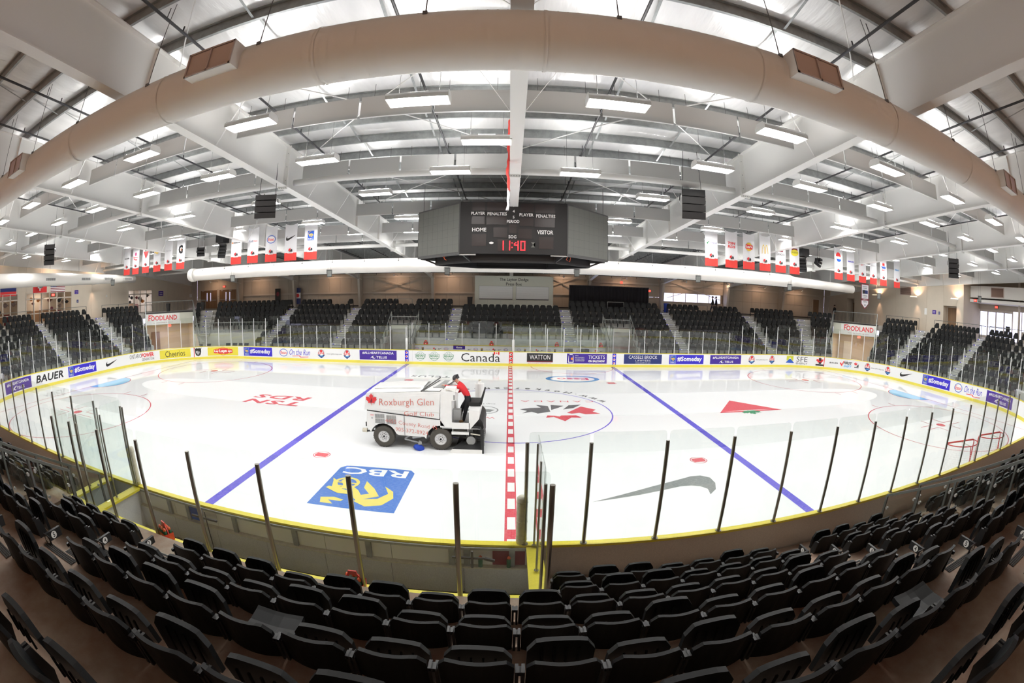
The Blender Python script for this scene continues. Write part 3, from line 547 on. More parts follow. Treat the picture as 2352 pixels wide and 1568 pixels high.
# ---- corner tunnels with the grocer's sign
for s0, s1, sa, sb, lab in ((-31.1, -27.6, -30.9, -28.75, 'left'), (28.0, 31.2, 28.55, 31.1, 'right')):
    sm = (s0+s1)/2; P0, n0, u = local(sm); dF = 4.1
    pa, na = B(s0, dF); pb, nb = B(s1, dF)
    if pb.x < pa.x: pa, pb = pb, pa
    U = (pb-pa).normalized(); Wd = (pb-pa).length; N = Vector((U.y, -U.x, 0))    # N points to the ice
    if N.dot(n0) > 0: N = -N
    t = empty('corner_tunnel', tuple(pa), 'cream tunnel portal with grocery store sign in the %s far corner' % lab, 'tunnel')
    W3 = lambda x, z, d=0.0: pa+U*x+N*d+Vector((0, 0, z))
    m = MB(); m.add([W3(0, 2.95), W3(Wd, 2.95), W3(Wd, 3.98), W3(0, 3.98), W3(0, 2.95, -0.15), W3(Wd, 2.95, -0.15), W3(Wd, 3.98, -0.15), W3(0, 3.98, -0.15)], BOXF); obj('lintel_panel', m, 'press_box', t)
    m = MB(); m.add([W3(0, 3.98, 0.02), W3(Wd, 3.98, 0.02), W3(Wd, 4.06, 0.02), W3(0, 4.06, 0.02), W3(0, 3.98, -3.2), W3(Wd, 3.98, -3.2), W3(Wd, 4.02, -3.2), W3(0, 4.02, -3.2)], BOXF); obj('bridge_deck', m, 'base_dark', t)
    x0, x1 = ((0.05, Wd*0.72) if lab == 'left' else (Wd*0.18, Wd-0.05)); cx = (x0+x1)/2; sw_ = x1-x0
    fm = lambda x, y, off: W3(cx+x, 3.47+y, 0.03+off)
    obj('sign_board', MB().add([W3(x0, 2.98, 0.001), W3(x1, 2.98, 0.001), W3(x1, 3.95, 0.001), W3(x0, 3.95, 0.001), W3(x0, 2.98, 0.03), W3(x1, 2.98, 0.03), W3(x1, 3.95, 0.03), W3(x0, 3.95, 0.03)], BOXF), 'plate_white', t)
    Print().text('i_red', 'FOODLAND', 0, 0.1, width=sw_*0.84, height=0.46, bold=0.02).rect('i_red', -sw_*0.42, -sw_*0.30, 0.36, 0.42).text('i_maroon', 'Fresh food. Friendly neighbours.', 0.02, -0.33, width=sw_*0.6, height=0.1).build('sign_lettering', fm, t)
    m = MB()
    for x in (0, Wd): m.bar(W3(x, 3.98), W3(x, 5.05), 0.05)
    m.bar(W3(0, 5.05), W3(Wd, 5.05), 0.06); m.bar(W3(0, 4.14), W3(Wd, 4.14), 0.03); obj('guard_rail', m, 'rail_grey', t)
    m = MB()
    for i in range(1, 34): m.bar(W3(Wd*i/34, 4.14), W3(Wd*i/34, 5.05), 0.018)
    obj('baluster', m, 'rail_grey', t)
    for x in (0, Wd):    # sloped side rails down the seats
        m = MB(); e = W3(x, 5.05); q = W3(x, 2.0, 3.9)
        m.bar(e, q, 0.05); m.bar(e-Vector((0, 0, 0.8)), q-Vector((0, 0, 0.8)), 0.03)
        for f_ in (0, 0.1, 0.2, 0.3, 0.4, 0.5, 0.6, 0.7, 0.8, 0.9, 1.0): v = e.lerp(q, f_); m.bar(v-Vector((0, 0, 1.0)), v, 0.03)
        obj('side_rail', m, 'rail_light', t)
        m = MB(); m.add([W3(x, 0), W3(x, 0, 3.9), W3(x, 0.95, 3.9), W3(x, 3.0, 0), W3(x, 3.0, -4), W3(x, 0, -4)], [(0, 1, 2, 3), (0, 3, 4, 5)]); obj('side_wall', m, 'wall_beige', t)
    m = MB(); m.add([W3(0, 0, -4), W3(Wd, 0, -4), W3(Wd, 3, -4), W3(0, 3, -4)], [(0, 1, 2, 3)]); obj('back_wall', m, 'wall_beige', t)
    m = MB(); m.add([W3(0, 2.97, -0.1), W3(Wd, 2.97, -0.1), W3(Wd, 2.97, -4), W3(0, 2.97, -4)], [(0, 1, 2, 3)]); obj('tunnel_ceiling', m, 'wall_beige', t)
    d0 = Wd*0.15; dd = [W3(d0, 0, -3.95), W3(d0+1.0, 0, -3.95), W3(d0+1.0, 2.1, -3.95), W3(d0, 2.1, -3.95)]
    obj('door_leaf', MB().add(dd+[v+N*0.04 for v in dd], BOXF), 'door_brown' if lab == 'left' else 'shutter', t)
    m = MB(); m.obox(W3(Wd*0.55, 2.7, -2.5), U*0.16, N*0.03, (0, 0, 0.1)); obj('exit_sign', m, 'exit_red', t)
    l = bpy.data.lights.new('tunnel_lamp', 'AREA'); l.energy = 45; l.color = (1.0, 0.80, 0.62); l.shape = 'RECTANGLE'; l.size = 1.2; l.size_y = 0.3
    lo = bpy.data.objects.new('tunnel_lamp', l); COL.objects.link(lo); lo.location = W3(Wd/2, 2.9, -1.5)
    m = MB(); m.obox(W3(Wd/2, 2.945, -1.5), U*0.6, N*0.15, (0, 0, 0.02)); obj('ceiling_lamp', m, 'warm_lamp', t)
# ---- accessible platform in the left far corner: white front wall with folding chairs behind the glass
m = MB(); strip(m, -27.5, -21.3, [(dk(5)+0.75, 0.0), (dk(5)+0.75, 2.0), (dk(5)+0.83, 2.0), (dk(5)+0.83, 0.0)], 0.6)
plat = obj('platform_wall', m, 'press_box', kind='structure', label='cream front wall of the raised platform in the left far corner')
m = MB(); 
for z in (2.9, 2.15): strip(m, -27.5, -21.3, [(dk(5)+0.77, z), (dk(5)+0.77, z+0.05), (dk(5)+0.82, z+0.05), (dk(5)+0.82, z)], 0.6)
pr_ = obj('platform_rail', m, 'rail_light', label='grey rail with balusters above the cream platform wall', cat='railing')
m = MB()
for i in range(52): p = sw(-27.4+i*0.119, dk(5)+0.795, 0); m.bar((p.x, p.y, 2.0), (p.x, p.y, 2.92), 0.02 if i % 10 else 0.05)
obj('baluster', m, 'rail_light', pr_)
def folding_chair(p, n, lab, grp='folding chairs on the corner platform'):
    u = Vector((n.y, -n.x, 0)); t = empty('folding_chair', tuple(p), lab, 'chair', grp); Z = Vector((0, 0, 1))
    rows = [[p+u*x-n*(-0.12+0.03*math.cos(x*5))+Z*z for x in (-0.22, -0.11, 0, 0.11, 0.22)] for z in (0.46, 0.62, 0.80, 0.86)]
    m = MB(); m.grid(rows); m.grid([[v+n*0.02 for v in r] for r in rows]); obj('backrest', m, 'riser_dark', t)
    obj('seat', MB().obox(p-n*0.1+Z*0.44, u*0.22, n*0.2, Z*0.015), 'riser_dark', t)
    for sx in (-1, 1):
        m = MB(); m.bar(p+u*0.22*sx+n*0.16+Z*0.84, p+u*0.22*sx-n*0.3, 0.025); obj('leg', m, 'rail_grey', t)
        m = MB(); m.bar(p+u*0.2*sx-n*0.25+Z*0.42, p+u*0.2*sx+n*0.2, 0.025); obj('leg', m, 'rail_grey', t)
for i, s in enumerate((-26.9, -26.2, -24.5, -23.9, -23.35, -22.85)):
    p, n = B(s, 1.35); folding_chair(Vector((p.x, p.y, 0.3)), n, 'dark folding chair standing before the cream platform wall')
m = MB(); strip(m, -27.5, -21.3, [(0.12, 0.0), (0.12, 0.3), (dk(5)+0.8, 0.3), (dk(5)+0.8, 0.0)], 0.6); obj('floor', m, 'concrete', kind='structure', label='low platform floor behind the left far corner boards')
# ---- far bench walls with sponsor marks
for a, b, lab in ((-7.6, 0.1, 'white home bench back wall with small sponsor marks'), (0.3, 7.6, 'white visitor bench back wall with small sponsor marks')):
    t = empty('bench_wall', ((a+b)/2, 14.75, 0), lab, 'bench wall')
    obj('wall_panel', MB().box(a, b, 14.68, 14.78, 0, 1.28), 'board_white', t)
    obj('sill', MB().box(a, b, 14.62, 14.84, 1.27, 1.3), 'sill_yellow', t)
    pr = Print(); x = a+0.35; i = 0
    while x < b-0.35:
        k = i % 5
        if not (-4.75 < x < -3.3):
            if k == 0: pr.raw('i_blue', ring2(x, 0.98, 0.18, 0.1, 0.02)).text('i_red', 'Esso', x, 0.98, width=0.22, height=0.08)
            elif k == 1: pr.rect('i_navy', x-0.08, x+0.08, 0.88, 1.08).rect('i_gold', x-0.05, x+0.05, 0.97, 1.06)
            elif k == 2: pr.text('i_grey', 'TELUS', x, 0.98, width=0.34, height=0.06)
            elif k == 3: pr.shape('i_red', LEAF, x-0.03, 0.99, 0.18).poly('i_black', [(x, .9), (x+.12, 1.02), (x+.12, .9)])
            else: pr.shape('i_black', SWOOSH, x, 0.98, 0.3, 0.22)
            pr.text('i_grey', 'www.hockeycanada.ca', x, 1.2, width=0.4, height=0.03)
        x += 0.46; i += 1
    pr.build('sponsor_marks', lambda x, y, off: Vector((x, 14.68-off, y)), t, step=0.0003)
    obj('bench_seat', MB().box(a+0.2, b-0.2, 14.25, 14.6, 0.62, 0.66), 'board_white', t)
t = empty('home_sign', (-3.93, 14.66, 0.97), 'purple sign reading Home on the far bench wall', 'sign')
obj('sign_panel', MB().box(-4.38, -3.48, 14.655, 14.675, 0.97, 1.25), 'i_purple', t)
Print().text('i_white', 'Home', 0, 0, width=0.48, height=0.16, bold=0.03).build('lettering', lambda x, y, off: Vector((-3.93+x, 14.654-off, 1.11+y)), t)
m = MB().box(-7.6, 7.6, 12.98, 14.7, -0.02, 0.35); obj('floor', m, 'rubber', kind='structure', label='dark rubber floor of the far benches')
# ================================================================ NEAR STAND
def yr(r): return -14.1-ROW*r
def zr(r): return 0.42+0.43*r
NR = 11
nst = empty('near_terrace', (0, 0, 0), 'brown stained concrete terrace under the near seats', kind='structure')
def nseg(r):
    """x ranges of tread r (left to right)"""
    seg = [(-26.0, -9.05), (-7.65, 7.65), (9.05, 26.0)] if r < 7 else [(-26.0, 26.0)]
    if r < 2: seg = [(-26.0, -9.6), (0.62, 7.65), (9.05, 26.0)]
    return seg
for r in range(NR):
    m = MB(); y0, y1 = yr(r), yr(r)+ROW+(0.14 if r in (0, 2) else 0.0)
    for a, b in nseg(r): m.box(a, b, y0, y1 if r else -13.12, 0 if r == 0 else zr(r-1)-0.05, zr(r))
    obj('step', m, 'tread', nst)
m = MB().box(-26, 26, -29.9, yr(NR-1), zr(NR-1)-0.3, zr(NR-1)); obj('floor', m, 'concrete', kind='structure', label='concrete walkway behind the near seats')
m = MB()
for sx in (-1, 1): m.box(min(sx*7.65, sx*9.05), max(sx*7.65, sx*9.05), -20.0, -13.1, 0.0, 0.12)
obj('floor', m, 'concrete', kind='structure', label='low floor of the near stair tunnels')
# aisle stairs with ribbed nosings and black grip strips
for sx, lab in ((-1, 'near stair aisle with black grip strips left of the middle seats'), (1, 'near stair aisle with black grip strips right of the middle seats')):
    t = empty('grip_stair', (sx*4.75, -15, 0.42), lab, 'stairs'); xa, xb = sx*4.75-0.37, sx*4.75+0.37
    for r in range(0 if sx > 0 else 2, NR-1):
        y = yr(r)
        obj('half_step', MB().box(xa, xb, y, y+0.3, zr(r), zr(r)+0.215), 'concrete', t)
        for (ye, ze) in ((y+0.3, zr(r)+0.215), (y, zr(r+1))):
            m = MB()
            for j in range(4): m.box(xa+0.02, xb-0.02, ye-0.02-0.028*j-0.02, ye-0.02-0.028*j, ze+0.001, ze+0.008)
            obj('ribbed_nosing', m, 'strip', t)
        obj('grip_strip', MB().box(xa+0.02, xb-0.02, y-0.44, y-0.30, zr(r+1)+0.001, zr(r+1)+0.004), 'strip', t)
# ================================================================ NEAR BENCH
nb = empty('players_bench', (-4.0, -13.8, 0), 'open near bench box with yellow sills and grey gate frames', 'bench')
for i in range(7):
    a = -8.3+i*8.75/7; obj('front_panel', MB().box(a+0.005, a+8.75/7-0.005, -13.16, -13.10, 0.05, 0.62), 'bench_panel', nb)
    obj('inner_panel', MB().box(a+0.005, a+8.75/7-0.005, -13.06, -13.02, 0.62, 1.02), 'board_white', nb)
obj('ledge', MB().box(-8.3, 0.42, -13.17, -13.03, 0.615, 0.64), 'pad', nb)
for x in (-7.2, -6.6, -5.3, -3.9, -2.45, -1.0, -0.75, 0.0, 0.3):
    obj('frame_post', MB().box(x-0.05, x+0.05, -13.12, -13.05, 0.64, 1.03), 'galv', nb)
obj('top_rail', MB().box(-8.3, 0.42, -13.14, -13.05, 0.985, 1.03), 'galv', nb)
obj('door_red_panel', MB().box(-0.32, 0.22, -13.085, -13.062, 0.66, 0.98), 'i_maroon', nb)
obj('blue_panel', MB().box(-6.55, -6.2, -13.085, -13.062, 0.66, 0.98), 'i_blue', nb)
m = MB(); m.bar((-0.98, -13.2, 0.86), (-0.45, -13.2, 0.86), 0.03); m.bar((-0.45, -13.2, 0.86), (-0.28, -13.22, 0.83), 0.045); m.cyl((-0.86, -13.2, 0.1), (-0.86, -13.2, 1.0), 0.014); m.bar((-0.65, -13.2, 0.66), (-0.65, -13.2, 1.0), 0.035); obj('gate_latch', m, 'riser_dark', nb)
m = MB(); m.cyl((-6.0, -13.2, 0.1), (-6.0, -13.2, 1.0), 0.012); m.box(-6.06, -5.94, -13.24, -13.16, 0.02, 0.08); m.bar((-6.4, -13.2, 0.84), (-5.7, -13.2, 0.84), 0.04); obj('gate_latch', m, 'riser_dark', nb)
for x in (-7.1, -0.86, 0.32): obj('hinge', MB().box(x-0.07, x+0.07, -13.21, -13.16, 0.03, 0.09), 'riser_dark', nb)
m = MB().box(-9.55, 0.55, -14.86, -14.45, 1.0, 1.055); obj('back_sill', m, 'sill_yellow', nb)
obj('sill_track', MB().box(-9.55, 0.5, -14.632, -14.608, 1.055, 1.062), 'galv', nb)
obj('back_wall', MB().box(-9.5, 0.5, -14.8, -14.55, 0.0, 1.0), 'bench_panel', nb)
for x in (0.36, -8.3, -9.5):
    obj('divider_sill', MB().box(x-0.13, x+0.13, -14.6, -13.1, 1.0, 1.05), 'sill_yellow', nb)
    obj('divider_panel', MB().box(x-0.04, x+0.04, -14.6, -13.1, 0.05, 1.0), 'bench_panel', nb)
obj('bench_plank', MB().box(-8.1, -0.2, -14.5, -14.2, 0.5, 0.54), 'sill_yellow', nb)
obj('bench_floor', MB().box(-9.5, 0.42, -14.6, -13.0, 0.0, 0.06), 'rubber', nb)
m = MB(); m.tube([(0.1, -14.3, 0.06), (0.1, -14.3, 0.64), (0.1, -14.3, 0.66)], [0.16, 0.2, 0.1], 18); obj('waste_bin', m, 'plate_white', label='white round bin in the corner of the open bench', cat='bin', smooth=True, loc=(0.1, -14.3, 0.06))
def bottle(p, lab=None, parent=None):
    t = empty('drink_bottle', p, lab, 'bottle') if parent is None else empty('bottle', p, parent=parent)
    x, y, z = p
    obj('bottle_body', MB().tube([(x, y, z), (x, y, z+0.15), (x, y, z+0.175)], [0.037, 0.037, 0.028], 12), 'green', t, smooth=True)
    obj('bottle_cap', MB().tube([(x, y, z+0.175), (x, y, z+0.2), (x, y, z+0.225)], [0.032, 0.03, 0.012], 12), 'orange', t, smooth=True)
bottle((-0.52, -13.12, 0.64), 'green squeeze bottle with orange cap on the bench ledge by the latch'); bottle((-0.05, -13.12, 0.64), 'green squeeze bottle with orange cap on the ledge before the red panel')
def carrier(p, ang, lab):
    t = empty('bottle_carrier', (0, 0, 0), lab, 'bottle carrier', 'red bottle carriers on the bench sills')
    m = MB(); m.box(-0.15, 0.15, -0.1, 0.1, 0, 0.015)
    for y in (-0.1, 0.1): m.add([(-0.15, y, 0), (0.15, y, 0), (0.16, y, 0.15), (-0.16, y, 0.15)], [(0, 1, 2, 3)])
    for x in (-1, 1): m.add([(0.15*x, -0.1, 0), (0.15*x, 0.1, 0), (0.16*x, 0.1, 0.15), (0.16*x, -0.1, 0.15)], [(0, 1, 2, 3)])
    obj('tray', m, 'signal_red', t)
    m = MB(); m.prism([(-0.16, 0.1), (-0.13, 0.2), (-0.07, 0.28), (-0.06, 0.33), (0.06, 0.33), (0.07, 0.28), (0.13, 0.2), (0.16, 0.1), (0.11, 0.12), (0.07, 0.2), (0.045, 0.26), (-0.045, 0.26), (-0.07, 0.2), (-0.11, 0.12)], lambda a: (a[0], -0.012, a[1]), lambda a: (a[0], 0.012, a[1])); obj('handle', m, 'signal_red', t)
    for bx in (-0.1, 0.0, 0.1):
        for by in (-0.055, 0.055):
            b = empty('bottle', (bx, by, 0.02), parent=t)
            obj('bottle_body', MB().tube([(bx, by, 0.02), (bx, by, 0.17), (bx, by, 0.2)], [0.036, 0.036, 0.028], 10), 'green', b, smooth=True); obj('bottle_cap', MB().tube([(bx, by, 0.2), (bx, by, 0.225), (bx, by, 0.25)], [0.032, 0.03, 0.012], 10), 'orange', b, smooth=True)
    Print().text('i_white', 'G', 0, 0.075, height=0.075, bold=0.05).build('emblem', lambda x, y, off: Vector((x, -0.112-off, y)), t)
    t.location = p; t.rotation_euler = (0, 0, ang); t['_o'] = tuple(p); return t
carrier((-2.2, -14.6, 1.056), 0.05, 'red bottle carrier standing on the near yellow sill beside a steel post'); carrier((-5.95, -14.53, 1.056), -0.35, 'red bottle carrier on the near yellow sill by the blue line end')
for x, tx in ((-6.55, 'red bottle carrier on the far home bench sill by the sponsor strips'), (-1.45, 'red bottle carrier on the far home bench sill near the red line'), (3.55, 'red bottle carrier on the far penalty box sill'), (7.0, 'red bottle carrier on the far sill by the visitor end')): carrier((x, 14.72, 1.3), 0.0, tx)
for x in (4.3, 5.55):
    m = MB(); m.grid([[(x+0.33*u, 13.5+0.05*math.cos(u*2), z) for u in (-1, -.5, 0, .5, 1)] for z in (0.8, 1.2, 1.28)]); m.box(x-0.3, x+0.3, 13.4, 13.9, 0.75, 0.8)
    obj('bench_chair', m, 'riser_dark', label='dark chair back showing over the boards in the far penalty box', cat='chair', group='chairs in the far penalty box', loc=(x, 13.5, 0.75))
# ================================================================ ROOF
SL = -0.047
def zb(y): return 8.42+SL*y          # underside of the frames
def zt(y): return 9.85+SL*y          # top of the frames
YN, YF = -29.9, 24.9
XB = [7.62*i for i in range(-5, 6)]
ceil = empty('ceiling', (0, 0, 10), 'silver foil insulated roof with galvanised purlins', kind='structure')
PY = [-29.6+1.48*i for i in range(37)]
foil_w = 7.62
def foil_strip(ya, yb):
    m = MB(); nx = 60; ny = 6; rows = []
    rnd = random.Random(int(ya*100))
    ph = [rnd.uniform(0, 6.28) for _ in range(6)]
    for j in range(ny+1):
        v = j/ny; y = ya+(yb-ya)*v; sag = math.sin(math.pi*v); row = []
        for i in range(nx+1):
            x = -38.3+76.6*i/nx
            w_ = 0.5*math.sin(x*1.9+ph[0])+0.35*math.sin(x*4.3+ph[1]+v*3)+0.25*math.sin(x*7.1+ph[2]-v*2)
            row.append((x, y, zt(y)+0.27-sag*(0.07+0.035*w_)))
        rows.append(row)
    m.grid(rows); return m
PYn = [y for y in PY if y < YF+1]
for a, b in zip(PYn, PYn[1:]): obj('foil_blanket', foil_strip(a, b), 'foil', ceil, smooth=True)
for y in PYn:
    m = MB(); z = zt(y)
    prof = [(0, 0), (0.075, 0), (0.075, 0.012), (0.006, 0.012), (0.006, 0.236), (-0.07, 0.236), (-0.07, 0.25), (0, 0.25)]
    m.prism(prof, lambda a, y=y, z=z: (-38.2, y+a[0], z+a[1]+0.01), lambda a, y=y, z=z: (38.2, y+a[0], z+a[1]+0.01)); obj('purlin', m, 'galv', ceil)
m = MB(); m.add([(-38.4, YN-0.2, zt(YN)+0.33), (38.4, YN-0.2, zt(YN)+0.33), (38.4, YF+0.4, zt(YF)+0.33), (-38.4, YF+0.4, zt(YF)+0.33)], [(0, 1, 2, 3)]); obj('roof_deck', m, 'galv', ceil)
# sag straps between the purlins
for bx in range(-5, 5):
    for fx in (0.33, 0.66):
        x = 7.62*(bx+fx)
        m = MB()
        for a, b in zip(PYn, PYn[1:]):
            if a > 14: continue
            m.add([(x, a+0.02, zt(a)+0.22), (x+0.06, a+0.02, zt(a)+0.22), (x+0.06, b-0.02, zt(b)+0.05), (x, b-0.02, zt(b)+0.05)], [(0, 1, 2, 3)])
        obj('sag_strap', m, 'galv', ceil)
# ---- rigid frames
for n, x in enumerate(XB):
    where = ['beyond the left end wall line', 'four bays left of centre', 'three bays left of centre', 'two bays left of centre', 'one bay left of centre', 'over the red line', 'one bay right of centre', 'two bays right of centre', 'three bays right of centre', 'four bays right of centre', 'beyond the right end wall line'][n]
    t = empty('roof_frame', (x, 0, 8), 'white tapered steel roof frame %s' % where, 'roof beam', 'roof frames across the rink')
    sgn = 1 if x <= 0 else -1
    m = MB(); Y0, Y1 = YN, 24.2
    m.add([(x-0.006, Y0, zb(Y0)), (x-0.006, Y1, zb(Y1)-0.5), (x-0.006, Y1, zt(Y1)), (x-0.006, Y0, zt(Y0)), (x+0.006, Y0, zb(Y0)), (x+0.006, Y1, zb(Y1)-0.5), (x+0.006, Y1, zt(Y1)), (x+0.006, Y0, zt(Y0))], BOXF); 
    m = MB(); poly = [(Y0, zb(Y0)), (15.0, zb(15.0)), (Y1, zb(Y1)-0.55), (Y1, zt(Y1)), (Y0, zt(Y0))]
    m.prism(poly, lambda a: (x-0.006, a[0], a[1]), lambda a: (x+0.006, a[0], a[1])); obj('web', m, 'beam_white', t)
    for nm, pts in (('bottom_flange', [(Y0, zb(Y0)), (15.0, zb(15.0)), (Y1, zb(Y1)-0.55)]), ('top_flange', [(Y0, zt(Y0)), (Y1, zt(Y1))])):
        m = MB()
        for (ya, za), (yb, zb_) in zip(pts, pts[1:]): m.bar((x, ya, za), (x, yb, zb_), 0.32 if nm == 'bottom_flange' else 0.26, 0.024)
        obj(nm, m, 'beam_white', t)
    for ys in (-6.4, 8.6):
        m = MB(); m.box(x-0.17, x+0.17, ys-0.03, ys+0.03, zb(ys)-0.1, zt(ys)+0.02); obj('splice_plate', m, 'beam_white', t)
        m = MB()
        for k in range(4): m.cyl((x-0.12+k*0.08, ys-0.05, zb(ys)-0.055), (x-0.12+k*0.08, ys+0.05, zb(ys)-0.055), 0.014, 6)
        for k in range(3): m.cyl((x+sgn*0.1, ys-0.05, zb(ys)+0.2+k*0.48), (x+sgn*0.1, ys+0.05, zb(ys)+0.2+k*0.48), 0.014, 6)
        obj('splice_bolt', m, 'galv', t, kind='stuff')
    for ys in (-22, -13.6, 1.2, 5.0, 11.5, 15.0, 18.5):
        m = MB(); m.box(x-0.11, x+0.11, ys-0.006, ys+0.006, zb(ys), zt(ys)); obj('web_stiffener', m, 'beam_white', t)
    for yb_ in (-19.2, -10.6, -4.6, -1.7, 2.7, 7.2, 10.1, 13.0):
        for sd in (-1, 1):
            m = MB(); m.bar((x+sd*0.13, yb_, zb(yb_)+0.03), (x+sd*1.05, yb_, zt(yb_)+0.02), 0.045, 0.006); obj('flange_brace', m, 'rod_white', t)
    # column on the far wall, widening upwards
    ct = 24.2
    m = MB(); m.prism([(24.55, 3.98), (24.05, 3.98), (23.55, zb(24)-0.5), (23.5, zt(24)), (24.7, zt(24)), (24.7, 3.98)], lambda a: (x-0.12, a[0], a[1]), lambda a: (x+0.12, a[0], a[1])); obj('column', m, 'frame_tan', t)
# ---- X bracing rods in alternate bays
def brace_bay(x0, ya, yb, lab):
    m = MB(); z = lambda y: zt(y)-0.12
    ya += 0.15; yb -= 0.15; m.cyl((x0+0.15, ya, z(ya)), (x0+7.47, yb, z(yb)), 0.016, 6); m.cyl((x0+7.47, ya, z(ya)), (x0+0.15, yb, z(yb)), 0.016, 6)
    obj('brace_rods', m, 'rod_white', label=lab, cat='brace', group='crossed roof rods', loc=(x0, ya, z(ya)))
for i, x0 in enumerate((-38.1, -22.86, -7.62, 0.0, 15.24, 30.48)):
    for j, (ya, yb) in enumerate(((-20.5, -12.6), (-12.6, -5.0), (-5.0, 2.6), (2.6, 10.2))): brace_bay(x0, ya, yb, 'crossed white rods bracing the roof between two frames')
# ---- sprinkler lines (dark pipes running across the rink) with drop hangers
for i, x in enumerate([-34.2, -29.4, -26.6, -21.8, -19.0, -14.1, -11.4, -6.4, -2.2, 2.2, 6.4, 11.4, 14.1, 19.0, 21.8, 26.6, 29.4, 34.2]):
    t = empty('sprinkler_pipe', (x, -20, zt(-20)-0.3), 'dark sprinkler pipe running under the purlins', 'pipe', 'sprinkler pipes under the roof')
    m = MB(); m.cyl((x, -29, zt(-29)-0.22), (x, 21, zt(21)-0.22), 0.032, 8); obj('pipe_run', m, 'pipe_dark', t)
    m = MB()
    for y in [-27+3.1*k for k in range(16)]: m.cyl((x, y, zt(y)-0.22), (x, y, zt(y)+0.05), 0.012, 6); m.cyl((x, y+0.6, zt(y+0.6)-0.2), (x, y+0.6, zt(y+0.6)-0.08), 0.02, 6)
    obj('pipe_hanger', m, 'pipe_dark', t, kind='stuff')
# ---- white cross tubes between the frames
for y in (-5.9, 8.4, 16.5):
    for i in range(-5, 5):
        m = MB(); m.cyl((7.62*i+0.17, y, zb(y)+0.25), (7.62*(i+1)-0.17, y, zb(y)+0.25), 0.11, 12)
        obj('strut_tube', m, 'beam_white', label='white steel strut tube between two roof frames', cat='strut', group='strut tubes between frames', smooth=True, loc=(7.62*i+3.8, y, zb(y)+0.14))
# ================================================================ HANGING SOUND BAFFLES
def baffle_proto(L_):
    t = empty('sound_baffle', (0, 0, 0), 'grey hanging acoustic baffle below the roof purlins', 'baffle', 'grey acoustic baffles in rows')
    obj('baffle_panel', MB().box(-L_/2, L_/2, -0.022, 0.022, -0.57, 0), 'baffle', t)
    obj('bottom_edge', MB().box(-L_/2, L_/2, -0.027, 0.027, -0.585, -0.57), 'rod_white', t)
    for sx in (-0.32, 0.32): obj('hanger_wire', MB().cyl((sx*L_, 0, -0.04), (sx*L_, 0, 0.36), 0.006, 5), 'wire', t)
    return t
bp = baffle_proto(1.775); first = True
BR = [(-9.7, -5, 5), (-5.25, -5, 5), (0.85, -5, 5), (5.4, -5, 5), (8.0, -5, 5), (-17.5, -5, -5)]
for y, a, b in BR:
    for i in range(a, b):
        for k in range(4):
            if first: o = bp; first = False
            else: o = copy_tree(bp)
            o.location = (7.62*i+0.15+0.8875+k*1.848, y, zt(y)-0.34); o['_o'] = tuple(o.location)
# ================================================================ HIGH-BAY LIGHTS
def light_proto():
    t = empty('high_bay_light', (0, 0, 0), 'white hanging high-bay light with bright diffuser', 'light', 'high-bay lights over the ice')
    hw, hl = 0.21, 0.6
    m = MB(); m.prism([(-hw, 0.0), (hw, 0.0), (hw, 0.07), (hw*0.62, 0.15), (-hw*0.62, 0.15), (-hw, 0.07)], lambda a: (-hl, a[0], a[1]+0.004), lambda a: (hl, a[0], a[1]+0.004)); obj('housing', m, 'fixture', t)
    m = MB()
    for sx in (-1, 1): m.prism([(-hw-0.01, -0.012), (hw+0.01, -0.012), (hw+0.01, 0.08), (hw*0.66, 0.165), (-hw*0.66, 0.165), (-hw-0.01, 0.08)], lambda a: (sx*hl, a[0], a[1]+0.004), lambda a: (sx*(hl+0.012), a[0], a[1]+0.004))
    m.box(-hl, hl, -hw-0.01, -hw, -0.012, 0.02); m.box(-hl, hl, hw, hw+0.01, -0.012, 0.02); obj('rim', m, 'fixture', t)
    obj('diffuser', MB().add([(-hl+0.02, -hw+0.012, 0.0), (hl-0.02, -hw+0.012, 0.0), (hl-0.02, hw-0.012, 0.0), (-hl+0.02, hw-0.012, 0.0)], [(3, 2, 1, 0)]), 'lens', t)
    m = MB(); m.box(-0.2, 0.2, -0.06, 0.06, 0.154, 0.19); obj('ballast_box', m, 'fixture', t)
    for y in (-0.1, 0.1): obj('added_uplight', MB().add([(-0.55, y-0.022, 0.157), (0.55, y-0.022, 0.157), (0.55, y+0.022, 0.157), (-0.55, y+0.022, 0.157)], [(0, 1, 2, 3)]), 'uplight_fill', t)  # glowing strips added on the hidden housing top to brighten the roof
    for sx in (-0.4, 0.4):
        m = MB(); m.tube([(sx, -0.06, 0.154), (sx, 0, 0.24), (sx, 0.06, 0.154)], 0.006, 5); m.cyl((sx, 0, 0.236), (sx, 0, (1.42 if True else 1)), 0.005, 5); obj('hanger_wire', m, 'wire', t, kind='stuff')
    return t
lp = light_proto(); spots = []
for n in range(-9, 10):
    spots.append((1.905*(1 if n >= 0 else -1)+3.81*(n if n >= 0 else n+1), -11.6) if n != 0 else (1.905, -11.6))
spots = [(1.905+3.81*n, -11.6) for n in range(-9, 9)]
spots += [(sx*(5.47+3.63*n), -8.3) for sx in (-1, 1) for n in range(0, 9)]+[(-0.72, -9.05), (-1.95, -6.33), (1.95, -6.33)]
spots += [(sx*(5.1+4.8*n), -3.75) for sx in (-1, 1) for n in range(0, 7)]+[(sx*(5.15+5.1*n), 1.8) for sx in (-1, 1) for n in range(0, 7)]
spots += [(sx*(5.85+3.62*n), 6.45) for sx in (-1, 1) for n in range(0, 9)]+[(1.905+3.81*n, 9.6) for n in range(-9, 9)]
first = True
for x, y in spots:
    if abs(x) > 36.5: continue
    near = min(abs(x-b) for b in XB)
    o = lp if first else copy_tree(lp); first = False
    o.location = (x, y, 8.82); o['_o'] = tuple(o.location)
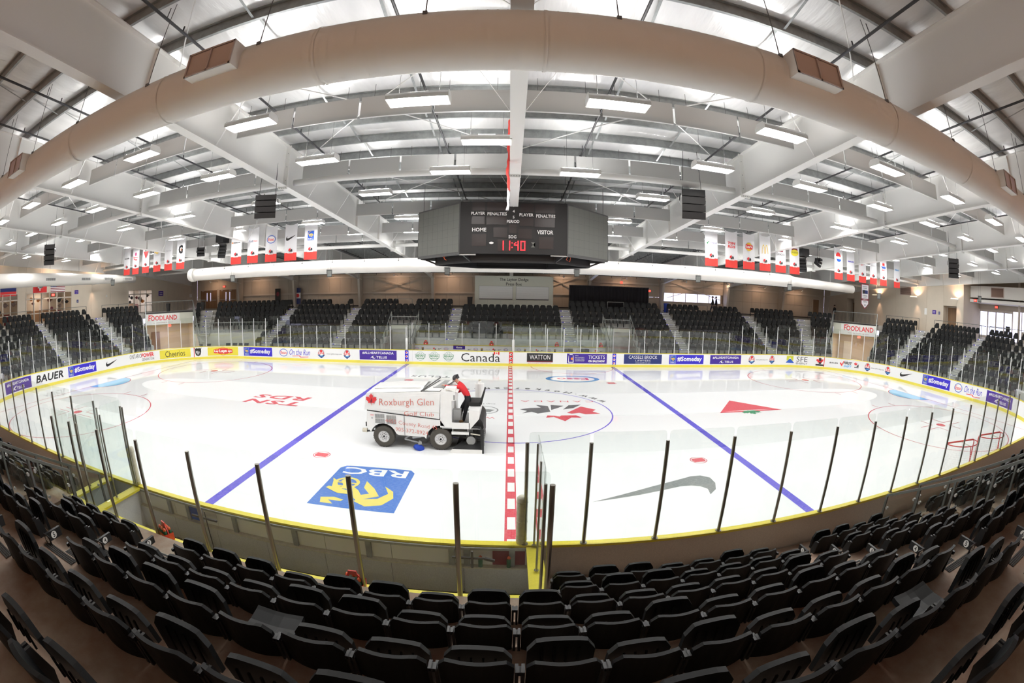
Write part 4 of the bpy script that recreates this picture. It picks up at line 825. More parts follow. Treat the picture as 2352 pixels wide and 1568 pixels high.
# ================================================================ DUCTS
def duct(name, y, z, r, xa, xb, lab, seam=0.62, hang=2.5, m_='duct_white', top=None):
    t = empty(name, ((xa+xb)/2, y, z-r), lab, 'duct')
    m = MB(); n = int((xb-xa)/0.4); m.tube([(xa+(xb-xa)*i/n, y, z) for i in range(n+1)], r, 40); obj('duct_tube', m, m_, t, smooth=True)
    m = MB(); k = int((xb-xa)/seam)
    for i in range(k+1):
        x = xa+seam*i; m.tube([(x-0.006, y, z), (x+0.006, y, z)], r+0.004, 40, cap=False)
    obj('spiral_seam', m, 'duct_seam' if seam > 0.3 else m_, t, smooth=True, kind='stuff')
    m = MB(); x = xa+1.2
    while x < xb: m.tube([(x-0.02, y, z), (x+0.02, y, z)], r+0.012, 40, cap=False); x += 3.05
    obj('joint_band', m, m_, t, smooth=True, kind='stuff')
    x = xa+1.25
    while x < xb:
        m = MB(); m.cyl((x, y-r*0.75, z+r*0.68), (x, y-r*0.75, zt(y)+0.1), 0.009, 5); m.box(x-0.03, x+0.03, y-r*0.8-0.03, y-r*0.8+0.03, z+r*0.55, z+r*0.68); obj('hanger_rod', m, 'wire', t); x += hang
    return t
def duct_box(t, x, y, z, r):
    """outlet box on the camera-side shoulder of the near duct: louvred face"""
    U = Vector((1, 0, 0)); A = Vector((0, -0.86, 0.51)).normalized()*-1 if False else Vector((0, -1.0, 0.0)); Bv = U.cross(A)
    if Bv.z < 0: Bv = -Bv
    c = Vector((x, y, z))+A*(r+0.22)+Bv*0.07; h = 0.21; w_ = 0.46
    m = MB(); q = [c+U*a*w_+Bv*b*h for a, b in ((-1,-1),(1,-1),(1,1),(-1,1))]; back = [v-A*0.42 for v in q]
    m.add(back+q, [(0,1,5,4),(1,2,6,5),(2,3,7,6),(3,0,4,7)]); bx = obj('outlet_box', m, 'duct_white', t)
    m = MB(); f = 0.03
    for a0, a1, b0, b1 in ((-w_, w_, -h, -h+f), (-w_, w_, h-f, h), (-w_, -w_+f, -h, h), (w_-f, w_, -h, h), (-f/2, f/2, -h, h)):
        m.obox(c+U*(a0+a1)/2+Bv*(b0+b1)/2, U*(a1-a0)/2, Bv*(b1-b0)/2, A*0.012)
    obj('grille_frame', m, 'grille_frame', t)
    m = MB()
    for i in range(16): m.obox(c+Bv*(-h+f+(2*h-2*f)*(i+0.5)/16)-A*0.02, U*(w_-f), Bv*0.009+A*0.005, A*0.006)
    obj('louvre', m, 'grille_frame', t, kind='stuff')
    obj('grille_back', MB().add([v-A*0.05 for v in q], [(0, 1, 2, 3)]), 'grille', t)
dn = duct('air_duct', -14.26, 8.5, 0.45, -37.5, 37.5, 'big white spiral duct hanging above the near boards', seam=0.13)
for x in (-19.5, -11.85, -4.45, 4.25, 11.7, 19.3): duct_box(dn, x, -14.26, 8.5, 0.45)
duct('air_duct', 11.0, 7.17, 0.5, -26.5, 22.0, 'big white spiral duct hanging above the far seats', seam=0.16)
m = MB(); m.tube([(22.0, 11, 7.17), (22.6, 11, 7.17), (30.5, 11.6, 7.1)], [0.5, 0.38, 0.36], 30); obj('air_duct', m, 'duct_white', label='narrower end of the far white duct towards the right corner', cat='duct', smooth=True, loc=(22, 11, 6.7))
m = MB(); m.tube([(-26.5, 11, 7.17), (-26.9, 11, 7.17), (-27.1, 11, 7.17)], [0.56, 0.56, 0.5], 32); obj('duct_cap', m, 'duct_white', label='rounded flange cap closing the left end of the far white duct', cat='duct', smooth=True, loc=(-26.5, 11, 6.6))
# duct with outlet grilles at the left end
t = empty('air_duct', (-35.0, 2, 6.9), 'pale stepped duct with four dark grilles along the left end wall', 'duct')
m = MB(); yy = [-14, -4, 2.3, 3.0, 5.5, 6.1, 8.2, 8.8, 10.9]; rr = [0.52, 0.52, 0.50, 0.46, 0.46, 0.40, 0.40, 0.34, 0.33]
m.tube([(-35.4, y, 7.3) for y in yy], rr, 28); obj('duct_tube', m, 'duct_white', t, smooth=True)
for y0 in (-0.4, 3.9, 6.9, 9.6):
    m = MB(); m.box(-34.99+0.0, -34.9, y0-0.62, y0+0.62, 7.17, 7.43); obj('outlet_box', m, 'fixture', t)
    m = MB(); m.box(-34.9, -34.89, y0-0.55, y0+0.55, 7.2, 7.4); obj('grille_back', m, 'riser_dark', t)
    m = MB()
    for i in range(12): m.box(-34.89, -34.875, y0-0.52+i*0.092, y0-0.50+i*0.092, 7.2, 7.4)
    obj('louvre', m, 'fixture', t)
# ================================================================ WALLS
def wall_far():
    t = empty('wall_far', (0, 24.9, 3.98), 'tan metal far wall with window band', kind='structure')
    edges = [-38.1+1.27*i for i in range(61)]
    for a, b in zip(edges, edges[1:]):
        c = (a+b)/2; win = (8.0 < c < 14.6) or (15.4 < c < 22.5)
        pieces = [(3.98, 5.02), (5.92, 9.4)] if win else [(3.98, 5.38), (5.40, 9.4)]
        for z0, z1 in pieces: obj('wall_panel', MB().box(a+0.008, b-0.008, 24.9, 25.0, z0+0.004, z1-0.004), 'wall_metal' if c > -31 else 'wall_beige', t)
    obj('wall_backing', MB().box(-38.1, 8.0, 25.0, 25.05, 3.9, 9.5), 'wall_joint', t); obj('wall_backing', MB().box(22.5, 38.1, 25.0, 25.05, 3.9, 9.5), 'wall_joint', t); obj('wall_backing', MB().box(8.0, 22.5, 25.0, 25.05, 5.95, 9.5), 'wall_joint', t); obj('wall_backing', MB().box(8.0, 22.5, 25.0, 25.05, 3.9, 5.0), 'wall_joint', t)
    for z in (5.38, 7.0):
        obj('girt', MB().box(-31, 8.0, 24.72, 24.9, z-0.09, z+0.09), 'frame_tan', t)
    obj('girt', MB().box(8.0, 38.0, 24.72, 24.9, 6.6, 6.8), 'frame_tan', t)
    obj('base_strip', MB().box(-38.1, 38.1, 24.86, 24.9, 3.98, 4.1), 'base_dark', t)
wall_far()
for i, (a, b) in enumerate(((8.0, 14.6), (15.4, 22.5))):
    t = empty('window_%d' % (i+1), ((a+b)/2, 24.95, 5.0), 'long lavender-lit window band in the far wall', kind='structure'); n = int((b-a)/1.2)
    for k in range(n+1): x = a+(b-a)*k/n; obj('mullion', MB().box(x-0.03, x+0.03, 24.9, 25.0, 5.0, 5.95), 'frame_tan', t)
    for k in range(n): obj('window_pane', MB().box(a+(b-a)*k/n+0.03, a+(b-a)*(k+1)/n-0.03, 24.94, 24.955, 5.05, 5.9), 'window_glass', t)
    obj('window_sill', MB().box(a, b, 24.75, 25.0, 4.98, 5.04), 'frame_tan', t); obj('window_head', MB().box(a, b, 24.85, 25.0, 5.9, 5.96), 'frame_tan', t)
def wall_x(name, sx, openings, ymin, ymax, lab):
    t = empty(name, (sx*38.1, 0, 3.98), lab, kind='structure'); xs = sorted((sx*38.1, sx*38.25))
    ys = [ymin]+sorted([v for o in openings for v in o[:2]])+[ymax]
    for a, b in zip(ys, ys[1:]):
        o = [q for q in openings if abs(q[0]-a) < 1e-6 and abs(q[1]-b) < 1e-6]
        z0 = o[0][2] if o else 3.9
        n = max(1, int(round((b-a)/2.5)))
        for k in range(n): obj('wall_panel', MB().box(xs[0], xs[1], a+(b-a)*k/n+0.006, a+(b-a)*(k+1)/n-0.006, z0, 9.9-SL*0 if True else 9), 'wall_beige', t)
        if o and o[0][3] > 3.98: obj('wall_panel', MB().box(xs[0], xs[1], a, b, 3.9, o[0][3]), 'wall_beige', t)
    obj('wall_backing', MB().box(sx*38.3-0.01, sx*38.3+0.01, ymin, ymin+0.02, 3.9, 9.9), 'wall_joint', t)
    return t
wl = wall_x('wall_left', -1, [(-9.0, -2.7, 6.45, 0), (-1.7, 4.1, 6.45, 0), (12.3, 16.2, 6.35, 0)], -29.9, 24.9, 'beige left end wall above the concourse')
wr = wall_x('wall_right', 1, [(3.2, 4.95, 6.4, 0), (18.9, 20.3, 6.6, 0)], 2.4, 24.9, 'beige right end wall with recessed doorways')
# short return and glazed recess on the right
m = MB().box(38.1, 42.0, 2.3, 2.42, 3.9, 9.9); obj('wall_return', m, 'wall_beige', kind='structure', label='short beige return wall beside the glazed recess')
t = empty('wall_recess', (42.0, -6, 3.98), 'metal wall with glass doors at the right end recess', kind='structure')
obj('wall_panel', MB().box(42.0, 42.1, -29.9, 2.4, 6.5, 9.9), 'wall_metal', t); obj('wall_panel', MB().box(42.0, 42.1, -29.9, -3.4, 3.9, 4.9), 'wall_metal', t)
m = MB(); m.add([(38.1, -29.9, 3.98), (42.0, -29.9, 3.98), (42.0, 2.4, 3.98), (38.1, 2.4, 3.98)], [(0, 1, 2, 3)]); obj('floor', m, 'concrete', kind='structure', label='concourse floor in the right end recess')
t = empty('door_1', (42.0, 0, 3.98), 'row of glass doors under a red exit sign', kind='structure')
for k in range(5):
    y = 2.2-1.1*k; obj('door_frame', MB().box(41.93, 42.07, y-0.06, y+0.06, 3.98, 6.5), 'frame_tan', t)
    if k < 4: obj('door_pane', MB().box(41.99, 42.01, y-1.04, y-0.06, 4.2, 6.3), 'window_glass', t); obj('door_rail', MB().box(41.95, 42.05, y-1.04, y-0.06, 3.98, 4.2), 'frame_tan', t); obj('door_rail', MB().box(41.95, 42.05, y-1.04, y-0.06, 6.3, 6.5), 'frame_tan', t); obj('push_bar', MB().box(41.88, 41.92, y-1.0, y-0.1, 4.95, 5.0), 'rail_grey', t)
t = empty('window_3', (42.0, -6, 4.9), 'window wall beside the right glass doors', kind='structure')
for k in range(12): obj('mullion', MB().box(41.95, 42.05, -3.45-1.4*k, -3.37-1.4*k, 4.9, 6.5), 'frame_tan', t); obj('window_pane', MB().box(41.99, 42.01, -4.75-1.4*k, -3.45-1.4*k, 4.9, 6.5), 'window_glass', t)
m = MB(); m.cyl((40.6, -3.6, 3.98), (40.6, -3.6, 9.4), 0.14, 14); obj('steel_column', m, 'frame_tan', label='round beige column before the right window wall', cat='column', smooth=True, loc=(40.6, -3.6, 3.98))
m = MB().box(39.6, 41.6, -26, 2.25, 7.35, 8.35); t = obj('box_duct', m, 'duct_white', label='square beige box duct over the right recess', cat='duct', loc=(40.6, -12, 7.35))
obj('grille', MB().box(39.56, 39.61, -2.0, -0.5, 7.5, 8.2), 'grille', t); obj('grille_frame', MB().box(39.57, 39.6, -2.08, -0.42, 7.43, 8.27), 'grille_frame', t)
m = MB().box(39.4, 41.8, -26, 2.2, 6.95, 7.2); obj('lower_soffit', m, 'duct_white', label='flat beige soffit below the box duct at the right end', cat='soffit', loc=(40.6, -12, 6.95))
# near wall behind the seats, closing the hall
m = MB().box(-38.1, 42.0, -30.0, -29.9, 0, 12); obj('wall_near', m, 'wall_beige', kind='structure', label='beige wall behind the near stand')
m = MB().box(-38.4, -38.3, -29.9, 24.9, 9.4, 11.8); obj('wall_left_upper', m, 'wall_metal', kind='structure', label='metal gable above the left end wall')
m = MB(); m.box(42.1, 42.2, -29.9, 2.4, 9.8, 11.8); m.box(38.25, 38.35, 2.4, 24.9, 9.4, 11.8); obj('wall_right_upper', m, 'wall_metal', kind='structure', label='metal gable above the right end wall')
m = MB(); m.add([(-38.4, 24.95, 8.6), (38.4, 24.95, 8.6), (38.4, 24.95, 9.6), (-38.4, 24.95, 9.6)], [(0, 1, 2, 3)]); obj('wall_far_upper', m, 'wall_metal', kind='structure', label='upper strip of the far wall')
m = MB(); m.add([(38.0, -30, 10.2), (42.3, -30, 10.2), (42.3, 2.5, 10.0), (38.0, 2.5, 10.0)], [(0, 1, 2, 3)]); obj('ceiling_recess', m, 'wall_metal', kind='structure', label='ceiling over the right end recess')
# end frames' lower band under the last frames (gable girder line at the left end)
# ---- left lobby entrances: framed glass, warm lobby behind
def lobby(y0, y1, zt_, lab, nm, warm=True, rows=2, room=3.0):
    t = empty(nm, (-38.15, (y0+y1)/2, 3.98), lab, kind='structure'); n = max(2, int(round((y1-y0)/0.95)))
    for k in range(n+1): y = y0+(y1-y0)*k/n; obj('door_frame', MB().box(-38.2, -38.06, y-0.05, y+0.05, 3.98, zt_), 'frame_tan', t)
    for z in ((zt_-0.04, zt_), (5.95-0.05, 5.95+0.05), (4.75, 4.82), (3.98, 4.1)): obj('transom', MB().box(-38.2, -38.06, y0, y1, *z), 'frame_tan', t)
    for k in range(n): obj('door_pane', MB().box(-38.14, -38.125, y0+(y1-y0)*k/n+0.05, y0+(y1-y0)*(k+1)/n-0.05, 4.1, zt_-0.05), 'window_glass', t)
    m = MB(); xb = -38.3-room
    m.add([(xb, y0-0.5, 3.98), (-38.25, y0-0.5, 3.98), (-38.25, y1+0.5, 3.98), (xb, y1+0.5, 3.98)], [(0, 1, 2, 3)]); m.add([(xb, y0-0.5, 3.9), (xb, y1+0.5, 3.9), (xb, y1+0.5, 6.8), (xb, y0-0.5, 6.8)], [(0, 1, 2, 3)])
    m.add([(xb, y0-0.5, 6.7), (-38.25, y0-0.5, 6.7), (-38.25, y1+0.5, 6.7), (xb, y1+0.5, 6.7)], [(0, 3, 2, 1)])
    for y in (y0-0.5, y1+0.5): m.add([(xb, y, 3.9), (-38.2, y, 3.9), (-38.2, y, 6.8), (xb, y, 6.8)], [(0, 1, 2, 3)])
    obj('lobby_shell', m, 'wall_beige', t)
    obj('counter', MB().box(xb+0.02, xb+0.5, y0+0.3, y1-0.6, 3.98, 5.0), 'door_brown', t)
    obj('brick_wainscot', MB().box(xb+0.01, xb+0.12, (y0+y1)/2, y1+0.4, 3.98, 4.9), 'i_maroon', t)
    rnd = random.Random(int(y0*10)); 
    for k in range(int((y1-y0)*2.2)):
        y = y0+0.3+rnd.random()*(y1-y0-0.6); z = 5.1+rnd.random()*0.9; r = 0.16+rnd.random()*0.1; sgn = rnd.choice((-1, 1))
        Print().poly(rnd.choice(['i_black', 'i_maroon', 'grille', 'i_orange']), ell(0, 0, r, r*0.75, 14)+[]).poly('grille', [(sgn*r*0.8, 0), (sgn*r*1.5, r*0.4), (sgn*r*1.5, -r*0.4)]).build('fish_cutout', lambda a, b, off, y=y, z=z: Vector((-38.32-off, y+a, z+b)), t)
    l = bpy.data.lights.new('lobby_lamp', 'AREA'); l.energy = 60 if warm else 110; l.color = (1.0, 0.74, 0.56) if warm else (0.95, 0.9, 1.0); l.shape = 'RECTANGLE'; l.size = 2.0; l.size_y = 1.0
    lo = bpy.data.objects.new('lobby_lamp', l); COL.objects.link(lo); lo.location = (-38.3-room/2, (y0+y1)/2, 6.6)
lobby(-1.7, 4.1, 6.45, 'framed glass lobby doors under the two flags', 'door_2'); lobby(-9.0, -2.7, 6.45, 'framed glass lobby doors below the tricolour flag', 'door_3'); lobby(12.3, 16.2, 6.35, 'bright window bay with fish cutouts in the left wall', 'window_4', warm=False)
# ================================================================ SEATS
def panel(mb, w_, z0, z1, y0, curve, tilt, thick, rc, nu=9, nv=4, rb=0.03):
    """curved rounded panel, front towards +y"""
    F = []; Bk = []
    for j in range(nv+1):
        fr = []; bk = []
        for i in range(nu):
            u = -1+2*i/(nu-1); e = max(0.0, (abs(u)*w_-(w_-rc))/rc); zt_ = z1-rc*(1-math.sqrt(max(0, 1-e*e))); e2 = max(0.0, (abs(u)*w_-(w_-rb))/rb); zb_ = z0+rb*(1-math.sqrt(max(0, 1-e2*e2)))
            z = zb_+(zt_-zb_)*j/nv; y = y0-curve*(1-u*u)-tilt*(z-z0)
            fr.append((u*w_, y+thick/2, z)); bk.append((u*w_, y-thick/2, z))
        F.append(fr); Bk.append(bk)
    n = len(mb.v); mb.grid([r[::-1] for r in F]); mb.grid(Bk)
    per = lambda R: R[0]+[r[-1] for r in R[1:]]+R[-1][::-1][1:]+[r[0] for r in R[::-1][1:-1]]
    a, b = per(F), per(Bk); k = len(a); mb.add(a+b, [(i, (i+1) % k, k+(i+1) % k, k+i) for i in range(k)])
def seat_proto(kind):
    t = empty('stadium_seat', (0, 0, 0), 'x', 'seat', 'x')
    m = MB(); panel(m, 0.235, 0.36, 0.80, -0.02, 0.055, 0.16, 0.035, 0.085, 11, 4)
    obj('backrest', m, 'seat_shell', t, smooth=False)
    m = MB()
    if kind == 'down': 
        rows = [[(u*0.22, 0.02+0.42*v, 0.44+0.02*abs(u)-0.03*math.sin(v*3)) for u in (-1, -.95, -.6, -.2, .2, .6, .95, 1)] for v in (0, .04, .3, .6, .9, 1)]
        m.grid(rows); m.grid([[(x, y, z-0.045) for x, y, z in r][::-1] for r in rows])
        for i in range(5): m.add([rows[i][0], rows[i+1][0], tuple(rows[i+1][0][:2])+(rows[i+1][0][2]-.045,), tuple(rows[i][0][:2])+(rows[i][0][2]-.045,)], [(0,1,2,3)]); m.add([rows[i][-1], rows[i+1][-1], tuple(rows[i+1][-1][:2])+(rows[i+1][-1][2]-.045,), tuple(rows[i][-1][:2])+(rows[i][-1][2]-.045,)], [(3,2,1,0)])
        for i in range(7): m.add([rows[-1][i], rows[-1][i+1], tuple(rows[-1][i+1][:2])+(rows[-1][i+1][2]-.045,), tuple(rows[-1][i][:2])+(rows[-1][i][2]-.045,)], [(0,3,2,1)])
    else:
        hi = 0.77 if kind == 'high' else 0.70
        panel(m, 0.225, 0.42, hi, 0.14, -0.02, 0.06 if kind == 'high' else 0.16, 0.045, 0.09, 9, 3)
        for i in range(4): m.box(-0.15+0.08*i+0.02, -0.15+0.08*i+0.035, 0.06 if kind != 'high' else 0.10, 0.075 if kind != 'high' else 0.115, 0.5, hi-0.07)
    obj('seat', m, 'seat_black', t)
    for sx in (-1, 1):
        m = MB(); x = sx*0.252; m.prism([(-0.10, 0.0), (0.06, 0.0), (0.05, 0.05), (-0.02, 0.1), (0.02, 0.36), (0.06, 0.48), (0.0, 0.66), (-0.09, 0.66), (-0.07, 0.36), (-0.09, 0.08)], lambda a: (x-0.011, a[0], a[1]), lambda a: (x+0.011, a[0], a[1])); obj('leg', m, 'seat_metal', t)
        m = MB(); xx = sx*0.262
        for (a0, a1, b0, b1) in ((-0.016, 0.016, 0.655, 0.659), (-0.016, 0.016, 0.687, 0.691), (-0.016, -0.012, 0.659, 0.687), (0.012, 0.016, 0.659, 0.687)): m.box(xx+a0, xx+a1, -0.115, -0.05, b0, b1)
        obj('arm_bracket', m, 'seat_metal', t)
    return t
def px_of(p):
    d = (Vector(p)-CAM).normalized(); z = d.dot(fwd); x = d.dot(rgt); y = d.dot(upv); th = math.atan2(math.hypot(x, y), z); ph = math.atan2(y, x); R = 2*FPX*math.sin(th/2)
    return 1176+R*math.cos(ph), 784-R*math.sin(ph), th
ORD = ['front', 'second', 'third', 'fourth', 'fifth', 'sixth', 'seventh', 'eighth', 'ninth', 'tenth', 'eleventh']
seats = []      # (dist, pos, angle, label, group, kind)
PITCH = 0.545
def near_sections(r):
    out = []
    for a, b in ((-4.36, 4.36), (5.14, 7.6), (-7.6, -5.14), (9.1, 13.3), (-13.3, -9.1), (14.2, 21.5), (-21.5, -14.2)):
        if r < 2:
            if b < 0 and b > -9.0: continue
            if a == -4.36: a = 0.62
            if a < -9 and r < 2 and b > -9.6: b = -9.7
        out.append((a, b))
    return out
rnd = random.Random(3)
for r in range(0, 9):
    for a, b in near_sections(r):
        n = int((b-a)/PITCH+0.02)
        if r < 2 and a == 0.62: n = 7
        for i in range(n):
            x = (b-PITCH*(n-i-0.5)) if (a >= 0 and a < 1) else (a+b)/2+(i-(n-1)/2)*PITCH
            p = (x, yr(r)+0.02, zr(r)); u, v, th = px_of((x, yr(r), zr(r)+0.7))
            if not (-60 < u < 2412 and -60 < v < 1640): continue
            kind = rnd.choice(['low', 'low', 'high'])
            side = 'behind the open bench' if x < 0.5 else 'right of the red line divider'
            seats.append((0.0+math.dist(p, CAM), p, 0.0, 'black tip-up stadium seat in the %s near row %s' % (ORD[r], side), 'near seats, %s row' % ORD[r], kind))
# seats left folded down in the photograph
for tx, tr in ((3.15, 5), (-6.75, 3), (-1.95, 4)):
    c = min((s for s in seats if abs(s[1][1]-(yr(tr)+0.02)) < 0.01), key=lambda s: abs(s[1][0]-tx)); i = seats.index(c)
    seats[i] = c[:3]+('black stadium seat with its cushion folded down in the %s near row' % ORD[tr], c[4], 'down')
FAR = [(-4.15, 4.15), (5.05, 13.25), (-13.25, -5.05), (14.15, 21.8), (-19.95, -14.15), (22.7, 25.45), (-26.15, -20.85), (26.35, 27.95), (-27.55, -27.05), (31.3, 33.65), (-33.65, -31.2), (34.55, 40.25), (-40.25, -34.55), (41.15, 47.5), (-47.5, -41.15)]
for k in range(0, 8):
    for a, b in FAR:
        if k == 0 and a == -4.15: continue
        d = dk(k)+0.70; sm = (a+b)/2; am = abs(sm); f = (RC+d)/RC if L1 < am < S2 else 1.0
        n = int((b-a)*f/PITCH+0.05)
        for i in range(n):
            s = sm+(i-(n-1)/2)*PITCH/f
            if blocked(s, k): continue
            if k == 0 and a in (5.05, -13.25) and 6 <= i < 9: continue
            if k == 0 and a in (14.15, -19.95) and 6 <= i < 9: continue
            P, nn = B(s, d); p = (P.x, P.y, zk(k)); u, v, th = px_of((P.x, P.y, zk(k)+0.6))
            if not (-60 < u < 2412): continue
            sec = 'middle far' if am < 5 else ('far' if am < 20 else ('right corner' if sm > 0 else 'left corner') if am < 34 else ('right end' if sm > 0 else 'left end'))
            seats.append((math.dist(p, CAM), p, math.atan2(nn.x, -nn.y), 'black tip-up stadium seat in the %s stand, row %s' % (sec, ORD[7-k]+' from the boards'), 'seats of the far and end stands', 'far'))
seats.sort(key=lambda s: s[0])
protos = {k: seat_proto(k) for k in ('low', 'high', 'down')}; used = set()
fm = MB(); panel(fm, 0.235, 0.40, 0.82, -0.02, 0.05, 0.16, 0.04, 0.12, 7, 2); backv = len(fm.v)
panel(fm, 0.225, 0.36, 0.66, 0.13, 0.0, 0.14, 0.05, 0.07, 7, 2); fm.box(-0.262, -0.24, -0.05, 0.1, 0, 0.6); fm.box(0.24, 0.262, -0.05, 0.1, 0, 0.6)
far_me = fm.mesh('seat_far'); far_me.materials.append(MATS['seat_black'])
ind = seats[:300]; rest = seats[300:]
for dist_, p, ang, lab, grp, kind in ind:
    if kind == 'far':
        o = bpy.data.objects.new('stadium_seat', far_me); COL.objects.link(o); tag(o, lab, 'seat', grp)
    else:
        o = protos[kind] if kind not in used else copy_tree(protos[kind]); used.add(kind); tag(o, lab, 'seat', grp)
    o.location = p; o.rotation_euler = (0, 0, ang); o['_o'] = tuple(p)
for k in protos:
    if k not in used:
        for c in list(protos[k].children): bpy.data.objects.remove(c)
        bpy.data.objects.remove(protos[k])
m = MB()
for dist_, p, ang, lab, grp, kind in rest:
    c, s_ = math.cos(ang), math.sin(ang); m.add([(p[0]+x*c-y*s_, p[1]+x*s_+y*c, p[2]+z) for x, y, z in fm.v], fm.f)
obj('stadium_seats_beyond', m, 'seat_black', label='rows of black tip-up seats filling the far and end stands', cat='seat', kind='stuff')
# small seat number plates and row plates
for sx in (-1, 1):
    for r in range(0 if sx > 0 else 2, 6):
        x, y, z = sx*5.13, yr(r)+0.12, zr(r)+0.42
        t = empty('row_plate', (x, y, z), 'black row plate on the %s near row end seat by the %s aisle' % (ORD[r], 'right' if sx > 0 else 'left'), 'number plate')
        obj('plate_bracket', MB().box(x-0.02, x+0.02, y-0.16, y+0.12, z, z+0.11), 'black', t)
        f = lambda a, b, off: Vector((x-sx*(0.021+off), y-0.02-sx*a, z+0.055+b)); f2 = lambda a, b, off: Vector((x+a*1.0, y-0.161-off, z+0.055+b))
        Print().poly('plate_white', ell(0, 0, 0.05, 0.045, 16)).text('ink', str(r+1), 0, 0, height=0.06, bold=0.02).build('number', f, t)
        obj('plate', MB().obox((x-sx*0.06, y-0.16, z+0.06), (0.09, 0, 0), (0, 0.006, 0), (0, 0, 0.055)), 'black', t)
        Print().poly('plate_white', ell(0, 0, 0.05, 0.042, 16)).text('ink', str(r+1), 0, 0, height=0.055, bold=0.02).build('number', lambda a, b, off: Vector((x-sx*0.06+a, y-0.167-off, z+0.06+b)), t)
# ================================================================ NEAR GLAZED STAIR GUARDS
def guard(x, r0, r1, lab):
    t = empty('stair_guard', (x, yr(r0), zr(r0)), lab, 'railing'); ya, yb = yr(r0)+0.35, yr(r1)
    zz = lambda y: 0.42+0.43*(-14.1-y)/ROW+1.02+0.18
    obj('hand_rail', MB().bar((x, ya, zz(ya)), (x, yb, zz(yb)), 0.06, 0.05), 'rail_grey', t)
    n = int((ya-yb)/0.85); ys = [ya+(yb-ya)*i/n for i in range(n+1)]
    for y in ys: obj('rail_post', MB().bar((x, y, zz(y)-1.35), (x, y, zz(y)), 0.05), 'rail_grey', t)
    for a, b in zip(ys, ys[1:]):
        q = [(x-0.006, a-0.06, zz(a)-1.05), (x-0.006, b+0.06, zz(b)-1.05), (x-0.006, b+0.06, zz(b)-0.12), (x-0.006, a-0.06, zz(a)-0.12)]
        obj('glass_pane', MB().add(q+[(x+0.006, v[1], v[2]) for v in q], BOXF), 'glass', t)
        m = MB()
        for (yy, z_) in ((a-0.09, zz(a)-0.25), (a-0.09, zz(a)-0.9), (b+0.09, zz(b)-0.25), (b+0.09, zz(b)-0.9)): m.cyl((x-0.03, yy, z_), (x+0.03, yy, z_), 0.03, 10)
        obj('glass_clamp', m, 'leg_grey', t, kind='stuff')
    obj('lower_rail', MB().bar((x, ya, zz(ya)-1.2), (x, yb, zz(yb)-1.2), 0.03), 'rail_grey', t)
guard(7.66, 0, 6, 'dark grey glazed stair guard on the bench side of the right near tunnel'); guard(9.04, 0, 6, 'dark grey glazed stair guard on the corner side of the right near tunnel')
guard(-7.66, 2, 6, 'dark grey glazed stair guard on the bench side of the left near tunnel'); guard(-9.04, 0, 6, 'dark grey glazed stair guard on the corner side of the left near tunnel')
# concourse railings behind the end and far seats
def hoop(p, q, lab, n=3, h=1.05, z=3.98):
    p, q = Vector(p), Vector(q); m = MB(); m.bar((p.x, p.y, z+h), (q.x, q.y, z+h), 0.04)
    for i in range(n): v = p.lerp(q, i/(n-1)); m.bar((v.x, v.y, z), (v.x, v.y, z+h), 0.04)
    obj('concourse_rail', m, 'rail_grey', label=lab, cat='railing', loc=((p.x+q.x)/2, (p.y+q.y)/2, z))
for i, (sa, sb, lab) in enumerate(((-33.6, -31.4, 'low grey rail behind the seats left of the left tunnel'), (-40.2, -34.7, 'low grey rail before the lobby wall lamp'), (-47.5, -41.2, 'low grey rail in front of the lobby doors'), (31.4, 33.6, 'low grey rail behind the seats right of the right tunnel'), (34.7, 40.2, 'low grey rail before the recessed doorway'), (41.2, 47.5, 'low grey rail in front of the glass doors'), (-27.4, -26.9, 'short grey rail beside the brown double doors'))):
    hoop(sw(sa, dk(0)+0.95, 0), sw(sb, dk(0)+0.95, 0), lab, 3)
for x, lab in ((-9.45, 'small tubular rail in the gap of the top row left of the press box'), (9.25, 'small tubular rail in the gap of the top row before the curtain'), (-17.6, 'small tubular rail in the top row gap far left'), (17.6, 'small tubular rail in the top row gap before the window')):
    hoop((x-0.75, 19.55, 0), (x+0.75, 19.55, 0), lab, 2, 0.8)
